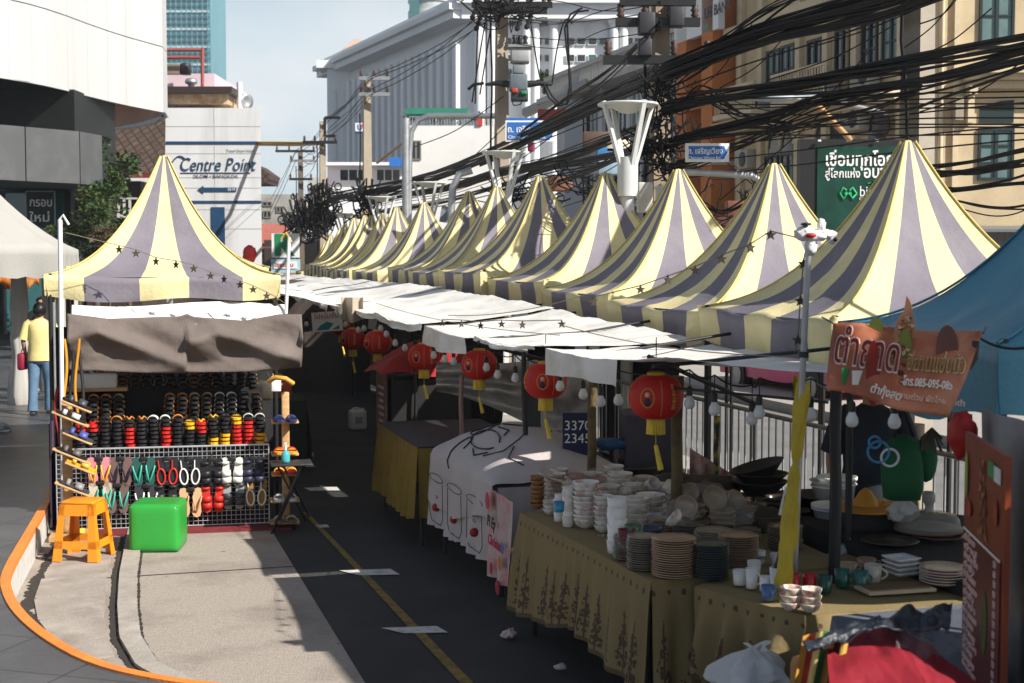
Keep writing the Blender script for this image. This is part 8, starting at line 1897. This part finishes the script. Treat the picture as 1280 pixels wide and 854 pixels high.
for k, (u, v, Y, s_, c_) in enumerate(((764, 196, 24, .5, (60, 120, 170)), (772, 182, 24, .4, (210, 200, 180)), (745, 175, 27, .5, (90, 70, 60)), (700, 230, 23, .4, (130, 90, 70)), (765, 208, 22, .45, (150, 175, 195)), (905, 285, 20, .5, (80, 45, 40)), (925, 262, 20, .4, (120, 75, 60)))):
    q = P(u, v, Y); tag(MB().rbox(q, (s_, .2, s_ * .6), .02).build('shop_sign_box', C(*c_)), '%s sign box among the cables on the street' % ['sky blue', 'cream', 'brown', 'rusty', 'pale blue', 'dark maroon', 'dull terracotta'][k], 'sign box')

# ------------------------------------------------------------------ cables
YC_ = [(1340, 11.5), (1150, 13.6), (826, 17.0), (627, 26.6), (458, 39.6), (403, 49.5), (340, 64)]
def cab_pts(px, off=0, n=26):
    pts = []
    L_ = len(px) - 1
    for i in range(n + 1):
        t = i / n * L_; k = min(int(t), L_ - 1); f = t - k
        # catmull-rom through the measured points
        p0_ = px[max(0, k - 1)]; p1_ = px[k]; p2_ = px[k + 1]; p3_ = px[min(L_, k + 2)]
        cr = lambda a, b_, c, d: .5 * ((2 * b_) + (-a + c) * f + (2 * a - 5 * b_ + 4 * c - d) * f * f + (-a + 3 * b_ - 3 * c + d) * f ** 3)
        u = cr(p0_[0], p1_[0], p2_[0], p3_[0]); v = cr(p0_[1], p1_[1], p2_[1], p3_[1]); pts.append(P(u, v, interp(YC_, u) + off))
    return pts
def bundle(px, label, strands=8, spread=.05, r=.012, off=-.25, seed=0, group='bundles of black cables over the street', loose=2):
    rnd = random.Random(seed); base = cab_pts(px, off); b = MB()
    for k in range(strands):
        a0 = rnd.uniform(0, 6.28); tw = rnd.uniform(.2, 1.6); rr = spread * rnd.random() ** .5; dy = rnd.uniform(-.06, .06); sl = rnd.uniform(0, .25) if k < loose else 0; nfreq = rnd.uniform(2, 5)
        b.tube([p + V((0, dy + rr * math.sin(a0 + tw * i / 6), rr * math.cos(a0 + tw * i / 6) - sl * math.sin(math.pi * i / 26))) for i, p in enumerate(base)], r * rnd.uniform(.5, 1.15), 5)
    tag(b.build('cable_bundle', cable_m), label, 'cable bundle', group)
bundle([(1330, 40), (1280, 52), (1162, 75), (1090, 88), (1025, 99), (950, 112), (875, 124), (826, 138)], 'thick black cable bundle crossing the wide concrete pole, upper of the pair', 14, .075, .017, seed=1)
bundle([(1330, 60), (1280, 73), (1175, 101), (1130, 109), (1025, 124), (965, 144), (894, 161), (826, 182)], 'thick black cable bundle crossing the wide concrete pole, lower of the pair', 14, .07, .016, seed=2)
bundle([(1240, -40), (1120, 5), (1062, 22), (987, 40), (912, 62), (800, 106), (740, 132), (672, 165), (604, 196), (536, 222), (468, 236), (410, 246)], 'longest heavy cable bundle descending from the sky to the far poles', 22, .13, .019, seed=3, off=-.35)
bundle([(1300, -60), (1100, -8), (960, 30), (830, 84), (770, 112), (700, 150), (640, 186), (600, 205)], 'cable bundle just above the longest one', 12, .07, .014, seed=4)
bundle([(826, 150), (770, 170), (720, 190), (672, 205), (627, 215), (560, 236), (500, 246), (458, 256)], 'slack cable bundle below the longest one', 14, .10, .016, seed=5)
bundle([(826, 185), (780, 196), (730, 206), (680, 215), (627, 232), (560, 250), (490, 262), (440, 270), (403, 262)], 'lowest drooping bundle above the tent tips', 12, .10, .015, seed=6)
bundle([(826, 165), (760, 200), (700, 225), (660, 238), (627, 240)], 'ragged bundle sagging behind the funnel shaped lamp', 7, .08, .014, seed=7)
bundle([(1330, 195), (1280, 202), (1200, 214), (1160, 220), (1090, 232)], 'tilted bundle at window height on the cream building', 7, .05, .012, seed=8)
bundle([(1330, 180), (1280, 188), (1210, 204), (1150, 210)], 'upper slim bundle at window height on the cream building', 5, .03, .010, seed=9)
bundle([(1330, 226), (1280, 230), (1220, 235), (1150, 240)], 'dark bundle below the green window of the cream building', 6, .035, .012, seed=10)
bundle([(458, 236), (430, 248), (403, 256), (380, 272), (350, 280)], 'bundle running into the far cable tangle', 8, .12, .02, seed=11)
bundle([(530, 225), (480, 240), (440, 246), (403, 232), (385, 240)], 'upper bundle running into the far cable tangle', 8, .12, .018, seed=12)
bundle([(1150, 112), (1080, 130), (1000, 150), (930, 175), (870, 200), (826, 215)], 'loose straggling bundle above the green billboard', 7, .10, .010, seed=13)
bundle([(826, 30), (760, 90), (700, 130), (650, 165), (627, 180)], 'steep bundle between the crowded pole and the transformer pole', 6, .05, .012, seed=14)
bundle([(1010, -10), (960, 10), (900, 50), (850, 90), (826, 110)], 'bundle rising over the bank sign', 7, .06, .013, seed=15)
bundle([(826, 262), (870, 252), (905, 262), (940, 248), (960, 260)], 'low loops of cable before the orange piers', 6, .06, .010, seed=16)
bundle([(826, 110), (850, 130), (880, 118), (930, 140), (990, 150)], 'tangled drop cables before the orange piers', 7, .12, .009, seed=17)
wires = []
random.seed(21)
for v in (116, 123, 131, 137, 150, 155, 161, 168): wires.append([(1330, v + random.uniform(-3, 1)), (1150, v + random.uniform(-2, 2)), (1040, v + random.uniform(0, 8)), (900, v + random.uniform(2, 14))])
for v in (90, 150, 178, 196): wires.append([(1330, v - 26), (1160, v - 10), (1000, v + 10), (826, v + 30)])
for v0, v1 in ((0, 95), (-10, 112), (6, 118), (14, 98)): wires.append([(627, v0), (560, v0 + (v1 - v0) * .52), (500, v0 + (v1 - v0) * .85), (458, v1 + 4), (430, v1 + 38), (403, v1 + 58)])
for v0, v1 in ((2, 30), (14, 28), (38, 50), (4, 2), (26, 60)): wires.append([(826, v0), (760, v0 + 10), (700, v1), (640, v1 - 6)])
for v0, v1 in ((95, 150), (105, 160), (118, 172), (98, 146)): wires.append([(466, v0), (440, v0 + (v1 - v0) * .55), (412, v1), (390, v1 + 30), (369, v1 + 42)])
for v0, v1 in ((180, 186), (190, 200), (180, 225)): wires.append([(403, v0), (390, (v0 + v1) / 2 + 10), (376, v1)])
for v0, v1 in ((188, 250), (188, 262), (200, 270)): wires.append([(370, v0), (355, (v0 + v1) / 2), (338, v1)])
for u0, v0, u1, v1 in ((640, 150, 520, 240), (630, 120, 515, 185), (1150, 10, 1010, 60), (1120, 30, 960, 100), (1200, -10, 1130, 60), (1090, 60, 960, 160), (1000, 20, 900, 110), (940, 30, 860, 120), (1150, 70, 1240, 10), (826, 200, 700, 260), (826, 230, 730, 250), (870, 150, 940, 230), (826, 260, 960, 285), (826, 240, 930, 290), (1040, 130, 900, 250), (690, 170, 560, 225), (1150, 235, 1300, 262), (1150, 140, 1300, 60), (900, 270, 826, 285), (1150, 30, 1210, -20)):
    wires.append([(u0, v0), ((u0 + u1) / 2 + random.uniform(-4, 4), (v0 + v1) / 2 + random.uniform(4, 16)), (u1, v1)])
for k, wpx in enumerate(wires):
    tag(MB().tube(cab_pts(wpx, -.2 + random.uniform(-.1, .3), 14), .0075 if wpx[0][0] > 800 else .012, 4).build('overhead_wire', cable_m), 'single thin black wire among the overhead cables', 'wire', 'thin wires over the street')
tag(MB().tube([P(322, 178, 60), P(370, 178.5, 58), P(405, 178, 55)], .05, 5).build('yellow_conduit', C(205, 165, 70)), 'yellow sleeved wire from the hotel sign building, upper one', 'wire')
tag(MB().tube([P(322, 181, 60), P(370, 181.5, 58), P(405, 180, 55)], .05, 5).build('yellow_conduit', C(200, 150, 60)), 'yellow sleeved wire from the hotel sign building, lower one', 'wire')
def tangle(u, v, Y, r, n_, label, seed, rr=.02, sc=(1, 1, 1.2)):
    rnd = random.Random(seed); c = P(u, v, Y); b = MB()
    g3 = lambda: V((max(-r, min(r, rnd.gauss(0, r * .5))) * sc[0], rnd.gauss(0, r * .15), max(-r, min(r, rnd.gauss(0, r * .5))) * sc[2]))
    for k in range(n_):
        q0_, q1_ = c + g3(), c + g3(); sg_ = rnd.uniform(.05, .5) * r
        if rnd.random() < .25:
            a = rnd.uniform(.06, .2) * r; b.tube([q0_ + V((a * math.cos(t), .1 * t * a, a * math.sin(t))) for t in [i * .52 for i in range(13)]], rr * .8, 4)
        else: b.tube([p + V((rnd.uniform(-.03, .03) * r, 0, rnd.uniform(-.03, .03) * r)) for p in sagged(q0_, q1_, sg_, 9)], rr * rnd.uniform(.6, 1.3), 4)
    tag(b.build('cable_tangle', cable_m), label, 'cable tangle')
tangle(398, 262, 49, .85, 120, 'black cable tangle on the pole with a square bracket', 1, .03); tangle(378, 272, 56, .8, 60, 'far cable tangle below the thin far pole', 2, .035)
tangle(458, 255, 39, .6, 40, 'cable tangle low on the pale concrete pole', 3, .022); tangle(826, 180, 16.6, .45, 60, 'cable tangle in the middle of the crowded pole', 4, .010)
tangle(832, 120, 16.7, .35, 40, 'looped cables high on the crowded pole', 5, .009); tangle(925, 235, 18, .35, 18, 'looped cables before the orange piers', 6, .008, (1.6, 1, 1)); tangle(630, 10, 26.4, .5, 40, 'snarled jumpers at the top of the transformer pole', 7, .014, (1.6, 1, .7))
tangle(870, 282, 18, .4, 26, 'snarled low cables behind the striped tents', 8, .009, (1.6, 1, .8)); tangle(735, 225, 22, .5, 26, 'cable loops hanging over the middle tents', 9, .011, (1.6, 1, .7)); tangle(650, 238, 24, .5, 26, 'cable loops behind the tents by the transformer pole', 10, .013, (1.6, 1, .6))


# ------------------------------------------------------------------ pink taxi on the far carriageway
tq = P(1022, 520, 25); o = thing('pink_taxi', 'bright pink taxi passing behind the steel barriers', 'car', (tq.x, 25.0, 0), RA)
tb = V((tq.x, 25, 0)); pinkm = M('pink_paint', (.72, .06, .22), .25, .04, 3, spec=.6)
def T(x, y, z): return tb + E * x + D * y + UP * z
def section(prof, hw_, m, name, inset=0):
    b = MB(); n = len(prof); vs = [T(-hw_ + (inset if z > .95 else 0), y, z) for y, z in prof] + [T(hw_ - (inset if z > .95 else 0), y, z) for y, z in prof]
    b.add(vs, [list(range(n)), list(range(n, 2 * n))[::-1]] + [(i, n + i, n + (i + 1) % n, (i + 1) % n) for i in range(n)]); return b.build(name, m, o)
section([(-2.2, .3), (-2.25, .6), (-2.15, .88), (-1.2, .95), (-.6, 1.42), (.3, 1.47), (.95, 1.38), (1.65, .98), (2.15, .93), (2.25, .6), (2.2, .3)], .86, pinkm, 'body', .14)
for s in (-1, 1):
    b = MB(); x = s * .80
    b.quad(T(x, -1.05, .97), T(x - s * .07, -.52, 1.36), T(x - s * .07, .1, 1.4), T(x, .1, .97)); b.quad(T(x, .16, .97), T(x - s * .07, .16, 1.4), T(x - s * .07, .85, 1.33), T(x, 1.4, .97)); b.build('side_window', glass_dk, o, solid=.02)
    for y in (-1.4, 1.4):
        b = MB(); b.cyl(T(s * .72, y, .31), T(s * .9, y, .31), .31, n=20); wh = b.build('wheel', C(24, 24, 25), o); MB().cyl(T(s * .895, y, .31), T(s * .912, y, .31), .18, n=14).build('rim', grey_met, wh)
    MB().rbox(T(s * .62, -2.2, .68), (.3, .1, .14), .02, R=Rr).build('headlight', C(225, 225, 222, 15), o); MB().rbox(T(s * .62, 2.2, .75), (.3, .1, .14), .02, R=Rr).build('tail_light', C(170, 20, 20), o)
b = MB(); b.quad(T(-.66, -1.17, .99), T(.66, -1.17, .99), T(.62, -.62, 1.41), T(-.62, -.62, 1.41)); b.build('windscreen', glass_dk, o, solid=.02)
b = MB(); b.quad(T(-.66, 1.62, 1.01), T(.66, 1.62, 1.01), T(.62, .98, 1.38), T(-.62, .98, 1.38)); b.build('rear_window', glass_dk, o, solid=.02)
MB().rbox(T(0, -.1, 1.52), (.4, .12, .12), .02, R=Rr).build('roof_sign', C(225, 190, 60), o)

# ------------------------------------------------------------------ hazy air
b = MB(); b.box((0, 155, 39), (300, 400, 80))
hz_ = bpy.data.materials.new('haze_air'); hz_.use_nodes = True; hz_.node_tree.nodes.remove(hz_.node_tree.nodes['Principled BSDF'])
pv = hz_.node_tree.nodes.new('ShaderNodeVolumePrincipled'); pv.inputs['Density'].default_value = .0004; pv.inputs['Color'].default_value = (.88, .93, 1, 1); pv.inputs['Anisotropy'].default_value = .0
hz_.node_tree.links.new(pv.outputs[0], hz_.node_tree.nodes['Material Output'].inputs['Volume'])
ho = b.build('haze', hz_); tag(ho, kind='stuff')
